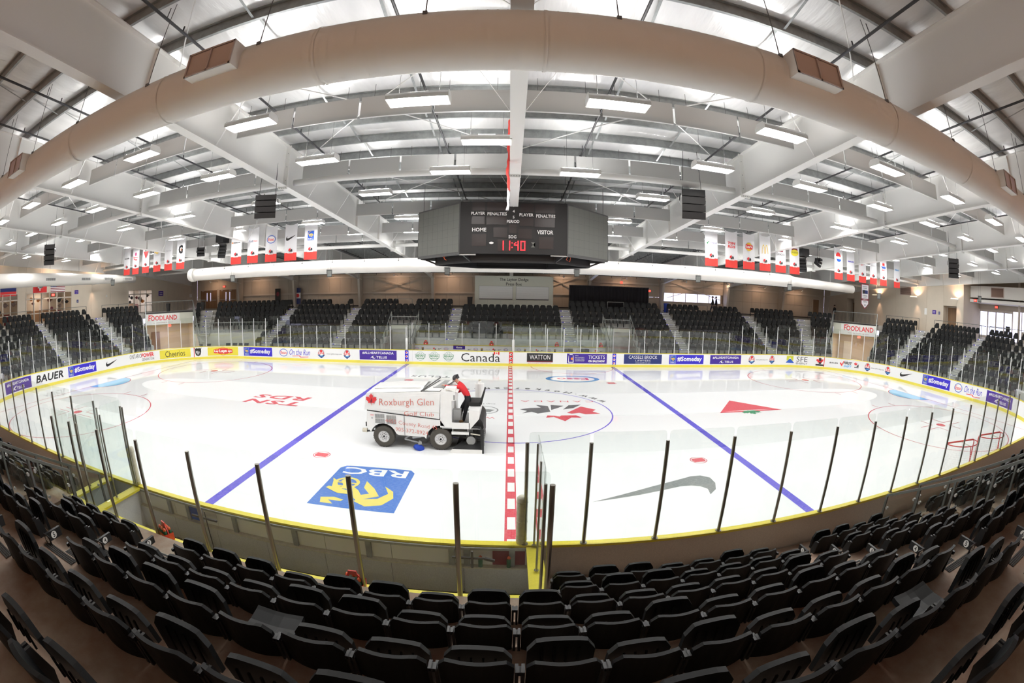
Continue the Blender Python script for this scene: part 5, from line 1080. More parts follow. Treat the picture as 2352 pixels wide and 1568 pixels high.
# ================================================================ SCOREBOARD
T = empty('scoreboard', (0, 0, 6.4), 'black hanging centre scoreboard with grey screens and red clock digits', 'scoreboard')
Z0, Z1 = 6.68, 8.70; FX, FY, SX_, SY_ = 2.05, -2.42, 4.12, -0.32
octo = [(-FX, FY), (FX, FY), (SX_, SY_), (SX_, -SY_), (FX, -FY), (-FX, -FY), (-SX_, -SY_), (-SX_, SY_)]
def face_frame(i):
    a = Vector((*octo[i], 0)); b = Vector((*octo[(i+1) % 8], 0)); u = (b-a).normalized(); n = Vector((u.y, -u.x, 0)); return a, b, u, n
for i in (0, 4):
    a, b, u, n = face_frame(i); m = MB(); c = (a+b)/2; m.obox(c+Vector((0, 0, (Z0+Z1)/2))-n*0.1, u*((b-a).length/2), n*0.1, (0, 0, (Z1-Z0)/2)); obj('score_panel', m, 'black', T)
for i in (1, 7, 3, 5):
    a, b, u, n = face_frame(i); L_ = (b-a).length; c = (a+b)/2
    m = MB(); m.obox(c+Vector((0, 0, (Z0+Z1)/2-0.02))-n*0.09, u*(L_/2-0.01), n*0.09, (0, 0, (Z1-Z0)/2+0.02)); obj('screen_case', m, 'riser_dark', T)
    m = MB(); m.obox(c+Vector((0, 0, (Z0+Z1)/2))+n*0.006, u*(L_/2-0.06), n*0.004, (0, 0, (Z1-Z0)/2-0.06)); obj('video_screen', m, 'screen', T)
    m = MB(); W_ = L_-0.12; H_ = Z1-Z0-0.12
    for k in range(1, 8): m.obox(c+u*(-W_/2+W_*k/8)+Vector((0, 0, (Z0+Z1)/2))+n*0.011, u*0.003, n*0.0006, (0, 0, H_/2))
    for k in range(1, 6): m.obox(c+Vector((0, 0, (Z0+Z1)/2-H_/2+H_*k/6))+n*0.011, u*W_/2, n*0.0006, (0, 0, 0.003))
    obj('module_joint', m, 'riser_dark', T, kind='stuff')
for i in (2, 6):
    a, b, u, n = face_frame(i); c = (a+b)/2; m = MB(); m.obox(c+Vector((0, 0, (Z0+Z1)/2))-n*0.1, u*((b-a).length/2), n*0.1, (0, 0, (Z1-Z0)/2)); obj('side_panel', m, 'black', T)
# inner frame seen from below
m = MB(); 
inn = [(x*0.80, y*0.80) for x, y in octo]
for i in range(8):
    a, b = inn[i], inn[(i+1) % 8]; m.bar((a[0], a[1], 6.42), (b[0], b[1], 6.42), 0.09); m.bar((a[0], a[1], 6.42), (a[0], a[1], 7.4), 0.08); m.bar((a[0], a[1], 6.42), (octo[i][0]*0.97, octo[i][1]*0.97, 6.7), 0.07)
obj('under_frame', m, 'black', T)
m = MB()
for i in range(8): a, b = inn[i], inn[(i+1) % 8]; m.add([(a[0], a[1], 6.44), (b[0], b[1], 6.44), (b[0], b[1], 7.5), (a[0], a[1], 7.5)], [(0, 1, 2, 3)])
m.add([(x, y, 8.6) for x, y in octo], [tuple(range(8))]); obj('inner_lining', m, 'black', T)
fs = lambda x, y, off: Vector((x, FY-0.012-off, y))
S = lambda px, py: ((px-1190)/293.0-0.0, 8.70-(py-118)/284.0)       # panel drawing units -> metres
disp = [(722,865,120,220),(890,1110,120,220),(1265,1410,135,230),(1430,1650,140,235),(720,865,280,370),(885,1110,280,372),(1260,1410,290,383),(1425,1650,293,392),(965,1118,405,515),(1245,1395,415,525),(1140,1222,368,465),(727,885,480,610),(1475,1635,500,632),(1015,1335,535,665)]
m = MB()
for a, b, c, d in disp:
    (x0, z1), (x1, z0) = S(a, c), S(b, d); m2 = MB().box(x0, x1, FY-0.014, FY-0.002, z0, z1); obj('display_window', m2, 'display', T)
pr = Print()
for tx, a, b, c, d in (('PLAYER',712,868,230,265),('PENALTIES',895,1112,234,270),('PLAYER',1253,1410,242,277),('PENALTIES',1440,1655,250,287),('PERIOD',1113,1253,320,353),('HOME',728,885,410,452),('VISITOR',1453,1633,426,472),('SOG',1135,1222,489,524)):
    (x0, z1), (x1, z0) = S(a, c), S(b, d); pr.text('i_white', tx, (x0+x1)/2, (z0+z1)/2, width=x1-x0, height=z1-z0, bold=0.02)
for tx, y in (('3', 158), ('4', 222), ('5', 288)): x, z = S(1188, y); pr.text('i_white', tx, x, z, height=0.11, bold=0.02)
x, z = S(945, 576); pr.poly('i_white', ell(x, z, 0.085, 0.045, 20)); x, z = S(1408, 590); pr.poly('rail_grey', [(x-.08, z+.1), (x+.08, z+.1), (x-.08, z-.1), (x+.08, z-.1)])
pr.build('lettering', fs, T)
DIG = {'1': ['001','001','001','001','001','001','001'], '4': ['100','100','101','111','001','001','001'], '0': ['111','101','101','101','101','101','111']}
D4 = {'1': [(3, y) for y in range(8)], '4': [(3, y) for y in range(8)]+[(0, 4), (1, 4), (2, 4), (0, 5), (1, 6)], '0': [(0, y) for y in range(8)]+[(3, y) for y in range(8)]+[(1, 0), (2, 0), (1, 7), (2, 7)]}
m = MB()
def led(px, py): x, z = S(px, py); m.tube([(x, FY-0.03, z), (x, FY-0.015, z)], [0.014, 0.022], 8)
for ch, x0, x1 in (('1', 1040, 1078), ('1', 1105, 1149), ('4', 1203, 1243), ('0', 1274, 1317)):
    for (cx, cy) in D4[ch]: led(x0+(x1-x0)*cx/3, 650-(650-556)*cy/7)
for y in (573, 622): led(1176, y)
obj('clock_digits', m, 'led', T, kind='stuff')
m = MB()
for sx in (-1, 1):
    for (x, y) in ((sx*2.0, FY+0.2), (sx*3.9, -0.3)): m.cyl((x, y, 8.66), (x, y, zt(y)+0.05), 0.012, 6); m.tube([(x, y, 8.66), (x, y, 8.75)], 0.04, 8)
obj('hanger_cable', m, 'wire', T, kind='stuff')
m = MB()
for sx in (-1, 1): m.box(sx*1.75-0.32, sx*1.75+0.32, FY+0.05, FY+0.15, 6.62, 6.66)
for sx in (-1, 1): m.box(sx*1.1-0.35, sx*1.1+0.35, -1.5, -1.4, 8.70, 8.76)
obj('trim_light', m, 'leg_grey', T, kind='stuff')
m = MB(); m.tube([(-2.9, -1.4, 6.75), (-2.8, -1.5, 6.6), (-2.7, -1.42, 6.5), (-2.8, -1.3, 6.55), (-2.75, -1.25, 6.8)], 0.012, 5); m.tube([(2.2, -1.9, 6.8), (2.1, -1.8, 6.55), (2.25, -1.7, 6.48), (2.3, -1.75, 6.75)], 0.012, 5); obj('loose_cable', m, 'orange', T, kind='stuff')
# ================================================================ SPONSOR BANNERS
def mark(pr, cx, cy, h):
    """team mark above the red base: red leaf half, black player, white scroll"""
    pr.poly('i_red', [(cx-.02*h, cy+.5*h), (cx-.12*h, cy+.32*h), (cx-.2*h, cy+.36*h), (cx-.38*h, cy+.2*h), (cx-.34*h, cy+.08*h), (cx-.44*h, cy+.02*h), (cx-.28*h, cy-.12*h), (cx-.1*h, cy-.05*h), (cx+.04*h, cy+.2*h)])
    pr.poly('i_black', [(cx+.1*h, cy+.22*h), (cx+.3*h, cy+.26*h), (cx+.42*h, cy+.05*h), (cx+.36*h, cy-.2*h), (cx+.16*h, cy-.16*h), (cx+.12*h, cy+.02*h)]); pr.poly('i_black', [(cx-.12*h, cy-.08*h), (cx+.06*h, cy+.16*h), (cx+.1*h, cy-.2*h), (cx-.16*h, cy-.26*h)])
    pr.poly('i_white', [(cx-.55*h, cy-.34*h), (cx-.45*h, cy-.26*h), (cx+.45*h, cy-.26*h), (cx+.55*h, cy-.34*h), (cx+.5*h, cy-.44*h), (cx-.5*h, cy-.44*h)]).text('i_red', 'CANADA', cx, cy-.35*h, width=.7*h, height=.07*h)
def logo_hankook(p): p.text('i_black', 'HANKOOK', .05, 0, width=.55, height=.09, shear=.15, bold=.03).poly('i_orange', ell(-.3, 0, .06, .04, 10))
def logo_kraft(p): p.text('i_navy', 'Kraft', -.13, 0, width=.3, height=.13).text('i_red', 'Heinz', .18, 0, width=.3, height=.1)
def logo_esso(p): p.poly('i_blue', ell(0, 0, .3, .23, 30)).poly('i_white', ell(0, 0, .26, .19, 30)).text('i_red', 'Esso', 0, 0, width=.42, height=.18, bold=.02)
def logo_sw(p): p.shape('i_black', SWOOSH, 0, 0, .62, .75)
def logo_rbc(p): mini_shield(p, 0, 0.05, .52)
def logo_bauer(p): p.text('i_black', 'BAUER', 0, -.1, width=.6, height=.09, shear=.15, bold=.03)
def logo_pizza(p): p.poly('i_pink', ell(0, .12, .12, .13, 16)).text('i_red', 'Boston', 0, -.1, width=.55, height=.13, bold=.02).text('i_red', 'Pizza', 0, -.25, width=.45, height=.13, bold=.02)
def logo_tire(p): p.poly('i_red', [(-.3, .2), (.3, .2), (0, -.3)]).shape('i_green', LEAF, -.05, .24, .14)
def logo_chev(p): p.poly('i_gold', [(-.3, .08), (-.12, .08), (-.1, .14), (.12, .14), (.14, .08), (.3, .08), (.26, -.02), (.12, -.02), (.1, -.09), (-.12, -.09), (-.14, -.02), (-.34, -.02)]).text('i_grey', 'CHEVROLET', 0, -.17, width=.55, height=.06)
def logo_script(p): p.text('i_grey', 'Crown Royal', 0, 0, width=.6, height=.14, shear=.4)
def logo_g(p): p.text('i_black', 'G', 0, 0, width=.42, height=.55, bold=.06).poly('i_orange', [(.0, .02), (.1, .14), (.06, .0), (.12, -.02), (0, -.14), (.04, -.02)])
def logo_telus(p): p.poly('i_green', [(-.32, -.03), (-.22, .06), (-.08, .08), (-.2, .03), (-.22, -.05), (-.12, -.03), (-.24, -.07)]).text('i_purple', 'TELUS', .14, 0, width=.42, height=.08, space=1.1)
def logo_tsn(p): p.text('i_red', 'TSN', 0, .1, width=.5, height=.15, shear=.15, bold=.03).text('i_red', 'RDS', 0, -.1, width=.5, height=.15, shear=.15, bold=.03)
def logo_lays(p): p.poly('i_gold', ell(0, 0, .22, .24, 24)).poly('i_red', [(-.25, -.1), (.24, -.14), (.27, .1), (-.22, .14)]).text('i_white', "Lay's", 0, 0, width=.42, height=.16, bold=.05)
def logo_arch(p):
    for sx in (-1, 1): p.raw('i_gold', ([(sx*.115+.115*math.cos(a), -.28+.52*math.sin(a)) for a in [math.pi*i/20 for i in range(21)]]+[(sx*.115+.08*math.cos(a), -.28+.46*math.sin(a)) for a in [math.pi*i/20 for i in range(21)]], [(i, i+1, 22+i, 21+i) for i in range(20)]))
def logo_can(p): p.shape('i_maroon', LEAF, 0, .14, .3).poly('i_maroon', [(-.2, .08), (.2, .08), (.16, -.06), (-.16, -.06)]).text('i_black', 'CANADIAN', 0, -.2, width=.6, height=.14)
def logo_dutch(p): p.poly('i_maroon', [(-.22, .26), (.22, .26), (.26, .0), (-.26, .0)]).poly('i_yellow', ell(0, 0, .3, .2, 24)).text('i_black', 'OLD DUTCH', 0, .02, width=.48, height=.1, bold=.02)
def logo_cola(p): p.poly('i_red', ell(-.03, .16, .24, .3, 24, 0, math.pi)+[]).poly('i_white', ell(0, .1, .27, .1, 20)).poly('i_blue', ell(.03, .06, .22, .2, 20, math.pi, 2*math.pi)).text('i_grey', 'pepsi', 0, -.32, width=.48, height=.17)
def logo_sams(p): p.text('i_royal', 'SAMSUNG', 0, 0, width=.6, height=.1, bold=.03)
def logo_chek(p): p.text('i_grey', 'SPORTCHEK', 0, .05, width=.6, height=.09).poly('i_red', [(-.2, -.08), (.2, -.06), (-.15, -.13)])
def logo_law(p): p.text('i_grey', 'stikeman', 0, 0, width=.58, height=.09).rect('i_grey', -.02, .16, -.12, -.11)
def logo_mart(p): p.rect('i_red', -.14, .14, .12, .3).text('i_blue', 'TIMBER', 0, 0, width=.6, height=.16, bold=.04).text('i_red', 'MART', 0, -.18, width=.4, height=.09, bold=.03)
def logo_wrig(p): p.text('i_sky', 'WRIGLEY', 0, 0, width=.6, height=.12, bold=.03)
BY = 3.0
BAN = [(292,570,631,logo_bauer,'black italic wordmark'),(312,563,630,logo_pizza,'pink and red two-line wordmark'),(335,562,629,logo_tire,'red triangle'),(361,555,626,logo_chev,'gold bow-tie emblem'),(387,553,624,logo_script,'thin grey script'),(415,547,620,logo_g,'big black letter G'),(543,528,606,logo_hankook,'small black wordmark and orange wing'),(581,522,604,logo_kraft,'navy and red lettering'),(623,516,601,logo_esso,'blue oval'),(668,514,598,logo_sw,'black swoosh'),(714,508,595,logo_rbc,'blue lion shield'),
       (1634,523,612,logo_telus,'small purple wordmark'),(1680,530,615,logo_tsn,'two lines of red letters'),(1720,535,618,logo_lays,'yellow disc and red ribbon'),(1757,541,624,logo_arch,'golden arches'),(1793,545,625,logo_can,'maroon leaf ship'),(1825,548,629,logo_dutch,'yellow oval label'),(1926,565,641,logo_cola,'red white and blue globe'),(1954,573,646,logo_sams,'blue capital wordmark'),(1981,580,651,logo_chek,'grey wordmark with red tick'),(2006,583,655,logo_law,'pale grey wordmark'),(2029,590,658,logo_mart,'red square over blue capitals'),(2060,595,662,logo_wrig,'light blue wordmark')]
BX = {}
def ray(px, py):
    dx, dy = px-1176, 784-py; R = math.hypot(dx, dy); th = 2*math.asin(R/2/FPX); s = math.sin(th)/max(R, 1e-9); return rgt*dx*s+upv*dy*s+fwd*math.cos(th)
for px, pt, pb, lg, desc in BAN:
    d = ray(px, (pt+pb)/2); x = CAM.x+d.x*(BY-CAM.y)/d.y; zt_, zb_ = 9.15, 7.08; w_ = 0.80; zm = zb_+0.42
    t = empty('hanging_banner', (x, BY, zb_), 'white sponsor banner with %s over a red base' % desc, 'banner', 'hockey sponsor banners')
    m = MB(); nx = 8; nz = 14; rws = []
    for j in range(nz+1):
        v = j/nz; z = zm+(zt_-zm)*v; row = []
        for i in range(nx+1):
            u = i/nx-0.5; row.append((x+u*w_, BY+0.015*math.sin(u*7+x)*math.sin(v*3), z-(0.10*(1-4*u*u) if j == nz else 0.05*(1-4*u*u)*max(0, v-0.85)/0.15)))
        rws.append(row)
    m.grid(rws); m.grid([[(a, b+0.006, c) for a, b, c in r][::-1] for r in rws]); obj('cloth', m, 'banner', t, smooth=True)
    obj('red_base', MB().box(x-w_/2, x+w_/2, BY-0.004, BY+0.004, zb_, zm), 'banner_red', t)
    m = MB(); m.cyl((x-w_/2, BY, zb_), (x+w_/2, BY, zb_), 0.018, 8); obj('bottom_rod', m, 'banner_red', t)
    p = Print(); lg(p); q = Print()
    for mm, v, f in p.p: q.p.append((mm, [(a, b+(zt_+zb_)/2+0.22) for a, b in v], f))
    mark(q, 0, zm+0.12, 0.34)
    q.build('logo', lambda a, b, off: Vector((x+a, BY-0.022-off, b)), t, step=0.0015)
    m = MB()
    for sx in (-1, 1): m.cyl((x+sx*w_*0.45, BY, zt_-0.02), (x+sx*w_*0.45, BY, zt(BY)-0.0), 0.004, 5)
    obj('hanger_wire', m, 'wire', t, kind='stuff')
# pointed champions banner (hung lower by the right corner)
t = empty('champions_banner', (27.2, 7.0, 6.0), 'pointed white champions banner with maroon border and 2015', 'banner')
d = ray(1987, 655); yb_ = 6.5; bx = CAM.x+d.x*(yb_-CAM.y)/d.y; kz = (yb_-CAM.y)/d.y; zc = lambda py: CAM.z+ray(1987, py).z*(yb_-CAM.y)/ray(1987, py).y
ztb, zbb, zsh = zc(652), zc(710), zc(698); hw = 0.5
poly = [(-hw, ztb), (-hw, zsh), (0, zbb), (hw, zsh), (hw, ztb)]
obj('border', MB().prism(poly, lambda a: (bx+a[0], yb_-0.004, a[1]), lambda a: (bx+a[0], yb_+0.004, a[1])), 'i_maroon', t)
h = ztb-zbb; e = 0.07
p = Print().poly('banner', [(-hw+e, ztb-e), (-hw+e, zsh+e*0.3), (0, zbb+e*1.3), (hw-e, zsh+e*0.3), (hw-e, ztb-e)]).text('i_black', 'WORLD JUNIOR A', 0, ztb-h*.11, width=.68, height=.06, bold=.03).text('i_black', 'CHALLENGE', 0, ztb-h*.17, width=.5, height=.06, bold=.03)
p.rect('i_navy', -.33, .36, ztb-h*.39, ztb-h*.25).poly('i_black', [(-.36, ztb-h*.28), (-.05, ztb-h*.24), (0, ztb-h*.38), (-.3, ztb-h*.4)]).text('i_black', 'KEY MEMORIAL', 0, ztb-h*.47, width=.6, height=.06, bold=.03).text('i_black', 'JUNIOR A', 0, ztb-h*.53, width=.4, height=.06, bold=.03).rect('i_maroon', -hw, hw, ztb-h*.66, ztb-h*.58).text('i_white', '2 0 1 5', 0, ztb-h*.62, width=.6, height=.1, bold=.03).text('i_black', 'CHAMPIONS', 0, ztb-h*.71, width=.55, height=.06, bold=.03).shape('i_black', LEAF, 0, ztb-h*.84, .16)
p.build('print', lambda a, b, off: Vector((bx+a, yb_-0.006-off, b)), t)
m = MB()
for sx in (-1, 1): m.cyl((bx+sx*0.45, yb_, ztb), (bx+sx*0.45, yb_, zt(yb_)), 0.004, 5)
obj('hanger_wire', m, 'wire', t, kind='stuff'); t['_o'] = (27.2, 7.0, 6.0)
# folded red and white flag seen edge-on beside the middle frame
t = empty('edge_on_flag', (-0.2, -7.6, 7.4), 'gathered red and white flag hanging edge-on beside the middle frame', 'flag')
def gathered(z0, z1, m_, nm, w_=0.055):
    m = MB(); rows = []; n = int((z1-z0)/0.12)
    for j in range(n+1):
        z = z1+(z0-z1)*j/n; a = 0.5+0.5*math.sin(j*1.7); rows.append([(-0.2+w_*(0.7+0.3*math.sin(j*2.3+k))*math.cos(k*math.pi/4)+0.02*math.sin(j*0.9), -7.6+0.12*math.sin(k*math.pi/4), z) for k in range(8)])
    m.grid(rows, True); obj(nm, m, m_, t, smooth=True)
gathered(7.9, 10.0, 'banner_red', 'red_cloth'); gathered(7.36, 7.95, 'banner', 'white_cloth', 0.05)
m = MB(); m.cyl((-0.2, -7.6, 9.9), (-0.2, -7.6, 10.3), 0.006, 5); obj('cord', m, 'wire', t)
# ================================================================ LOUDSPEAKERS
def line_array(c, yaw_, n, w_, h, dp, lab, curve=0.10, top=None, grp=None):
    t = empty('line_array', (0, 0, 0), lab, 'speaker', grp); z = 0.0; y = 0.0; a = 0.0
    for i in range(n):
        hh = h/n; m = MB(); ca, sa = math.cos(a), math.sin(a)
        P = lambda x, yy, zz, y=y, z=z, ca=ca, sa=sa: (x, y+yy*ca+zz*sa, z-yy*sa*-1+zz*ca)
        v = []
        for zz in (-hh*0.96, 0):
            for (x, yy) in ((-w_/2, -dp/2), (w_/2, -dp/2), (w_*0.38, dp/2), (-w_*0.38, dp/2)): v.append((x, y+yy*ca-zz*sa, z+yy*sa+zz*ca))
        m.add(v, BOXF); obj('cabinet', m, 'black', t)
        m = MB(); m.add([(-w_*0.47, y-dp/2*ca-0.01+hh*0.05*sa, z-dp/2*sa-hh*0.05), (w_*0.47, y-dp/2*ca-0.01+hh*0.05*sa, z-dp/2*sa-hh*0.05), (w_*0.47, y-dp/2*ca-0.01+hh*0.9*sa, z-dp/2*sa-hh*0.9), (-w_*0.47, y-dp/2*ca-0.01+hh*0.9*sa, z-dp/2*sa-hh*0.9)], [(0, 1, 2, 3)]); obj('grille_cloth', m, 'black', t)
        z -= hh*ca; y += hh*sa; a += curve
    m = MB()
    for sx in (-1, 1): m.cyl((sx*w_*0.4, 0, 0), (sx*w_*0.3, 0, (top if top else 1.2)), 0.01, 5); m.tube([(sx*w_*0.4, 0, -0.02), (sx*w_*0.4, 0.0, 0.06)], 0.03, 8); m.bar((sx*(w_/2+0.01), 0.0, -0.1), (sx*(w_/2+0.05), 0.0, -0.35), 0.03)
    obj('rigging', m, 'pipe_dark', t, kind='stuff')
    t.location = c; t.rotation_euler = (0, 0, yaw_); t['_o'] = tuple(c); return t
line_array((-7.85, -7.0, 8.30), 0.35, 4, 0.72, 0.72, 0.5, 'black line-array speaker hanging beside the frame left of centre', 0.06, 1.8)
line_array((5.75, -6.0, 8.70), -0.2, 4, 0.80, 0.95, 0.5, 'black line-array speaker hanging before the frame right of centre', 0.06, 1.4)
line_array((-23.0, -7.1, 8.25), 0.9, 4, 0.7, 0.95, 0.55, 'black line-array speaker hanging near the left end wall', 0.12, 1.8)
d = ray(2189, 600); xx = 23.0; line_array((xx, CAM.y+d.y*(xx-CAM.x)/d.x, 8.35), -0.9, 4, 0.7, 0.95, 0.55, 'black line-array speaker hanging near the right end wall', 0.12, 1.8)
for px, pt, sx, lab in ((512, 540, -1, 'left'), (1843, 572, 1, 'right')):
    d = ray(px, pt); yy = 5.0; kx = CAM.x+d.x*(yy-CAM.y)/d.y; kz = CAM.z+d.z*(yy-CAM.y)/d.y
    t = empty('subwoofer', (kx, yy, kz-0.55), 'square black subwoofer over the curved array in the %s far quarter' % lab, 'speaker')
    obj('cabinet', MB().box(kx-0.32, kx+0.32, yy-0.4, yy+0.4, kz-0.5, kz), 'black', t); m = MB(); m.cyl((kx, yy, kz), (kx-0.5, yy, kz+1.0), 0.008, 5); m.cyl((kx, yy, kz), (kx+0.4, yy, kz+1.0), 0.008, 5); m.box(kx-0.36, kx+0.36, yy-0.04, yy+0.04, kz-0.55, kz-0.5); obj('rigging', m, 'pipe_dark', t, kind='stuff')
    line_array((kx+sx*0.0, yy, kz-0.62), sx*-0.9, 5, 0.55, 0.8, 0.4, 'curved black line array under the subwoofer in the %s far quarter' % lab, 0.2, 0.2)
    d = ray(px-50 if sx < 0 else 1880, 572 if sx < 0 else 597); kx2 = CAM.x+d.x*(yy-CAM.y)/d.y; kz2 = CAM.z+d.z*(yy-CAM.y)/d.y
    line_array((kx2, yy, kz2+0.1), 0.6, 3, 0.6, 0.5, 0.45, 'small downward black array beside the subwoofer in the %s far quarter' % lab, 0.3, 1.4)
for px, py, yy, lab in ((534, 640, 10, 'under the left part of the far duct'), (756, 628, 10, 'under the far duct left of the press box'), (1027, 623, 10, 'under the far duct above the home bench'), (1325, 627, 10, 'under the far duct above the dark curtain'), (1604, 641, 10, 'under the far duct by the crossed brace'), (1814, 660, 10, 'under the right end of the far duct'), (259, 649, 6, 'by the left wall lamp'), (95, 654, 0, 'in front of the red cross flag'), (2019, 680, 7, 'by the right wall lamp'), (2250, 687, 0, 'by the right box duct')):
    d = ray(px, py); x = CAM.x+d.x*(yy-CAM.y)/d.y; z = CAM.z+d.z*(yy-CAM.y)/d.y; ang = math.atan2(x, 25)*-1
    t = empty('small_speaker', (0, 0, 0), 'small grey tilted speaker hanging %s' % lab, 'speaker', 'small hanging speakers')
    m = MB(); m.add([(-.17, -.2, -.25), (.17, -.2, -.25), (.13, .14, -.2), (-.13, .14, -.2), (-.17, -.12, .24), (.17, -.12, .24), (.13, .2, .2), (-.13, .2, .2)], BOXF); obj('cabinet', m, 'black', t)
    m = MB(); m.add([(-.14, -.205, -.2), (.14, -.205, -.2), (.14, -.135, .2), (-.14, -.135, .2)], [(0, 1, 2, 3)]); obj('grille_cloth', m, 'rail_grey', t)
    m = MB(); m.bar((-.2, 0, .0), (-.2, 0, .26), .02); m.bar((.2, 0, 0), (.2, 0, .26), .02); m.bar((-.2, 0, .26), (.2, 0, .26), .02); obj('yoke', m, 'pipe_dark', t)
    m = MB(); m.cyl((-.1, 0, .26), (-.1, 0, zt(yy)-z+0.02), .006, 5); m.cyl((.1, 0, .26), (.1, 0, zt(yy)-z+0.02), .006, 5); obj('hanger_wire', m, 'wire', t, kind='stuff')
    t.location = (x, yy, z); t.rotation_euler = (0, 0, ang)
# ================================================================ ICE RESURFACER
mat('z_white', (0.85, 0.86, 0.85), 0.3, noise=0.04, nscale=5); mat('z_grey', (0.35, 0.36, 0.36), 0.5, 0.4); mat('tyre', (0.075, 0.07, 0.06), 0.85, bump=0.6, bscale=60); mat('wheel_white', (0.80, 0.81, 0.82), 0.4); mat('z_red', (0.62, 0.14, 0.10), 0.5); mat('brush_blue', (0.02, 0.07, 0.5), 0.8, bump=0.8, bscale=120)
Zm = empty('ice_resurfacer', (-3.0, -4.5, 0), 'white ice resurfacing machine with red lettering on its side', 'ice resurfacer')
YA, YB = -5.5, -3.55      # near and far side
def side(poly, ya, yb, nm, m_, parent=Zm): return obj(nm, MB().prism(poly, lambda a: (a[0], ya, a[1]), lambda a: (a[0], yb, a[1])), m_, parent)
tank = side([(-4.89, 1.31), (-2.32, 1.08), (-2.28, 1.98), (-2.6, 1.98), (-4.80, 1.86)], YA, YB, 'snow_tank', 'z_white')
m = MB(); m.prism([(-4.62, 1.33), (-2.31, 1.30), (-2.29, 1.92), (-4.40, 1.72)], lambda a: (a[0], YA-0.012, a[1]), lambda a: (a[0], YA+0.01, a[1])); obj('side_panel', m, 'z_white', tank)
m = MB(); m.prism([(-4.05, 1.28), (-2.33, 1.09), (-2.31, 1.29)], lambda a: (a[0], YA-0.02, a[1]), lambda a: (a[0], YA+0.01, a[1])); obj('side_rib', m, 'z_white', tank)
# tank lid: raised sloping hood with open front hatch
m = MB(); rows = [[(-4.78, YA+0.06, 1.87), (-4.70, -5.0, 1.96), (-4.70, -4.1, 1.96), (-4.78, YB-0.06, 1.87)], [(-3.9, YA+0.06, 1.92), (-3.9, -5.0, 2.04), (-3.9, -4.1, 2.04), (-3.9, YB-0.06, 1.92)], [(-2.9, YA+0.06, 1.98), (-2.9, -5.0, 2.06), (-2.9, -4.1, 2.06), (-2.9, YB-0.06, 1.98)]]
m.grid(rows); obj('tank_lid', m, 'z_white', tank)
for y in (-5.15, -4.85, -4.2): obj('lid_rib', MB().bar((-4.6, y, 1.97), (-2.95, y, 2.06), 0.05, 0.02), 'z_white', tank)
m = MB(); m.bar((-2.92, YA+0.05, 1.99), (-2.55, YB-0.1, 2.12), 0.03); m.add([(-2.88, YA+0.08, 1.995), (-2.3, YA+0.08, 1.995), (-2.0, YB-0.05, 2.02), (-2.6, YB-0.05, 2.02)], [(0, 1, 2, 3)]); obj('hatch_rim', m, 'riser_dark', tank)
obj('hatch_cover', MB().add([(-2.82, YA+0.1, 2.0), (-2.32, YA+0.1, 2.0), (-2.05, YB-0.1, 2.03), (-2.52, YB-0.1, 2.03)], [(0, 1, 2, 3)]), 'z_white', tank)
m = MB(); m.add([(-2.55, -4.9, 2.03), (-2.25, -4.95, 2.05), (-2.1, -4.3, 2.16), (-2.3, -4.25, 2.14)], [(0, 1, 2, 3)]); m.bar((-2.6, -4.95, 2.02), (-2.2, -4.95, 2.02), 0.04); obj('hatch_tray', m, 'z_grey', tank)
seam = [(-4.80, 1.30), (-2.32, 1.085), (-2.32, 1.055), (-4.80, 1.265)]; side(seam, YA-0.006, YB, 'seam_strip', 'black')
# lower body with wheel arches
def arch(cx, r, n=10): return [(cx+r*math.cos(a), 0.38+r*math.sin(a)) for a in [math.pi*i/n for i in range(n+1)]]
low = [(-4.80, 1.265), (-4.84, 0.70), (-4.76, 0.62)]+[(x, z) for x, z in arch(-4.25, 0.47)[::-1] if z > 0.5]+[(-3.72, 0.47), (-2.84, 0.45)]+[(x, z) for x, z in arch(-2.30, 0.48)[::-1] if x < -2.3 or z > 0.8]+[(-2.30, 1.055)]
body = side(low, YA, YB, 'lower_body', 'z_white')
for k, (x0, z0) in enumerate(((-4.52, 1.03), (-4.12, 1.0), (-4.52, 0.86), (-4.12, 0.84))):
    m = MB()
    for i in range(9):
        for j in range(4): m.box(x0+i*0.038, x0+i*0.038+0.024, YA-0.014, YA-0.002, z0+j*0.038, z0+j*0.038+0.024)
    obj('vent_mesh', m, 'z_grey', body)
obj('panel_joint', MB().box(-3.52, -3.49, YA-0.008, YA, 0.48, 1.15), 'z_grey', body); obj('front_lamp', MB().box(-4.87, -4.83, YA-0.01, YA+0.06, 0.72, 0.86), 'black', body)
m = MB(); m.cyl((-5.02, YA+0.1, 0.55), (-4.86, YA+0.1, 0.55), 0.075, 12); obj('bumper_wheel', m, 'pad', Zm); obj('bumper_arm', MB().bar((-4.9, YA+0.1, 0.52), (-4.6, YA+0.1, 0.55), 0.05), 'black', Zm)
# driver station
side([(-2.30, 0.80), (-2.28, 2.0), (-1.80, 2.0), (-1.78, 1.72), (-1.92, 1.70), (-1.92, 0.80)], YA, YA+0.7, 'console_column', 'z_white')
side([(-2.30, 0.80), (-2.28, 2.0), (-1.95, 2.0), (-1.92, 0.80)], YB-0.5, YB, 'far_column', 'z_white')
obj('dash_wall', MB().box(-2.3, -2.2, YA+0.7, YB-0.5, 0.8, 1.95), 'z_white', Zm)
side([(-1.92, 0.77), (-1.34, 0.77), (-1.34, 0.98), (-1.92, 0.98)], YA, YA+0.02, 'kick_panel', 'z_white'); obj('cab_floor', MB().box(-2.25, -0.98, YA+0.02, YB, 0.76, 0.80), 'z_grey', Zm)
side([(-1.36, 0.77), (-1.36, 1.40), (-1.01, 1.41), (-1.03, 1.12), (-1.32, 0.77)], YA, YB, 'seat_base', 'z_white')
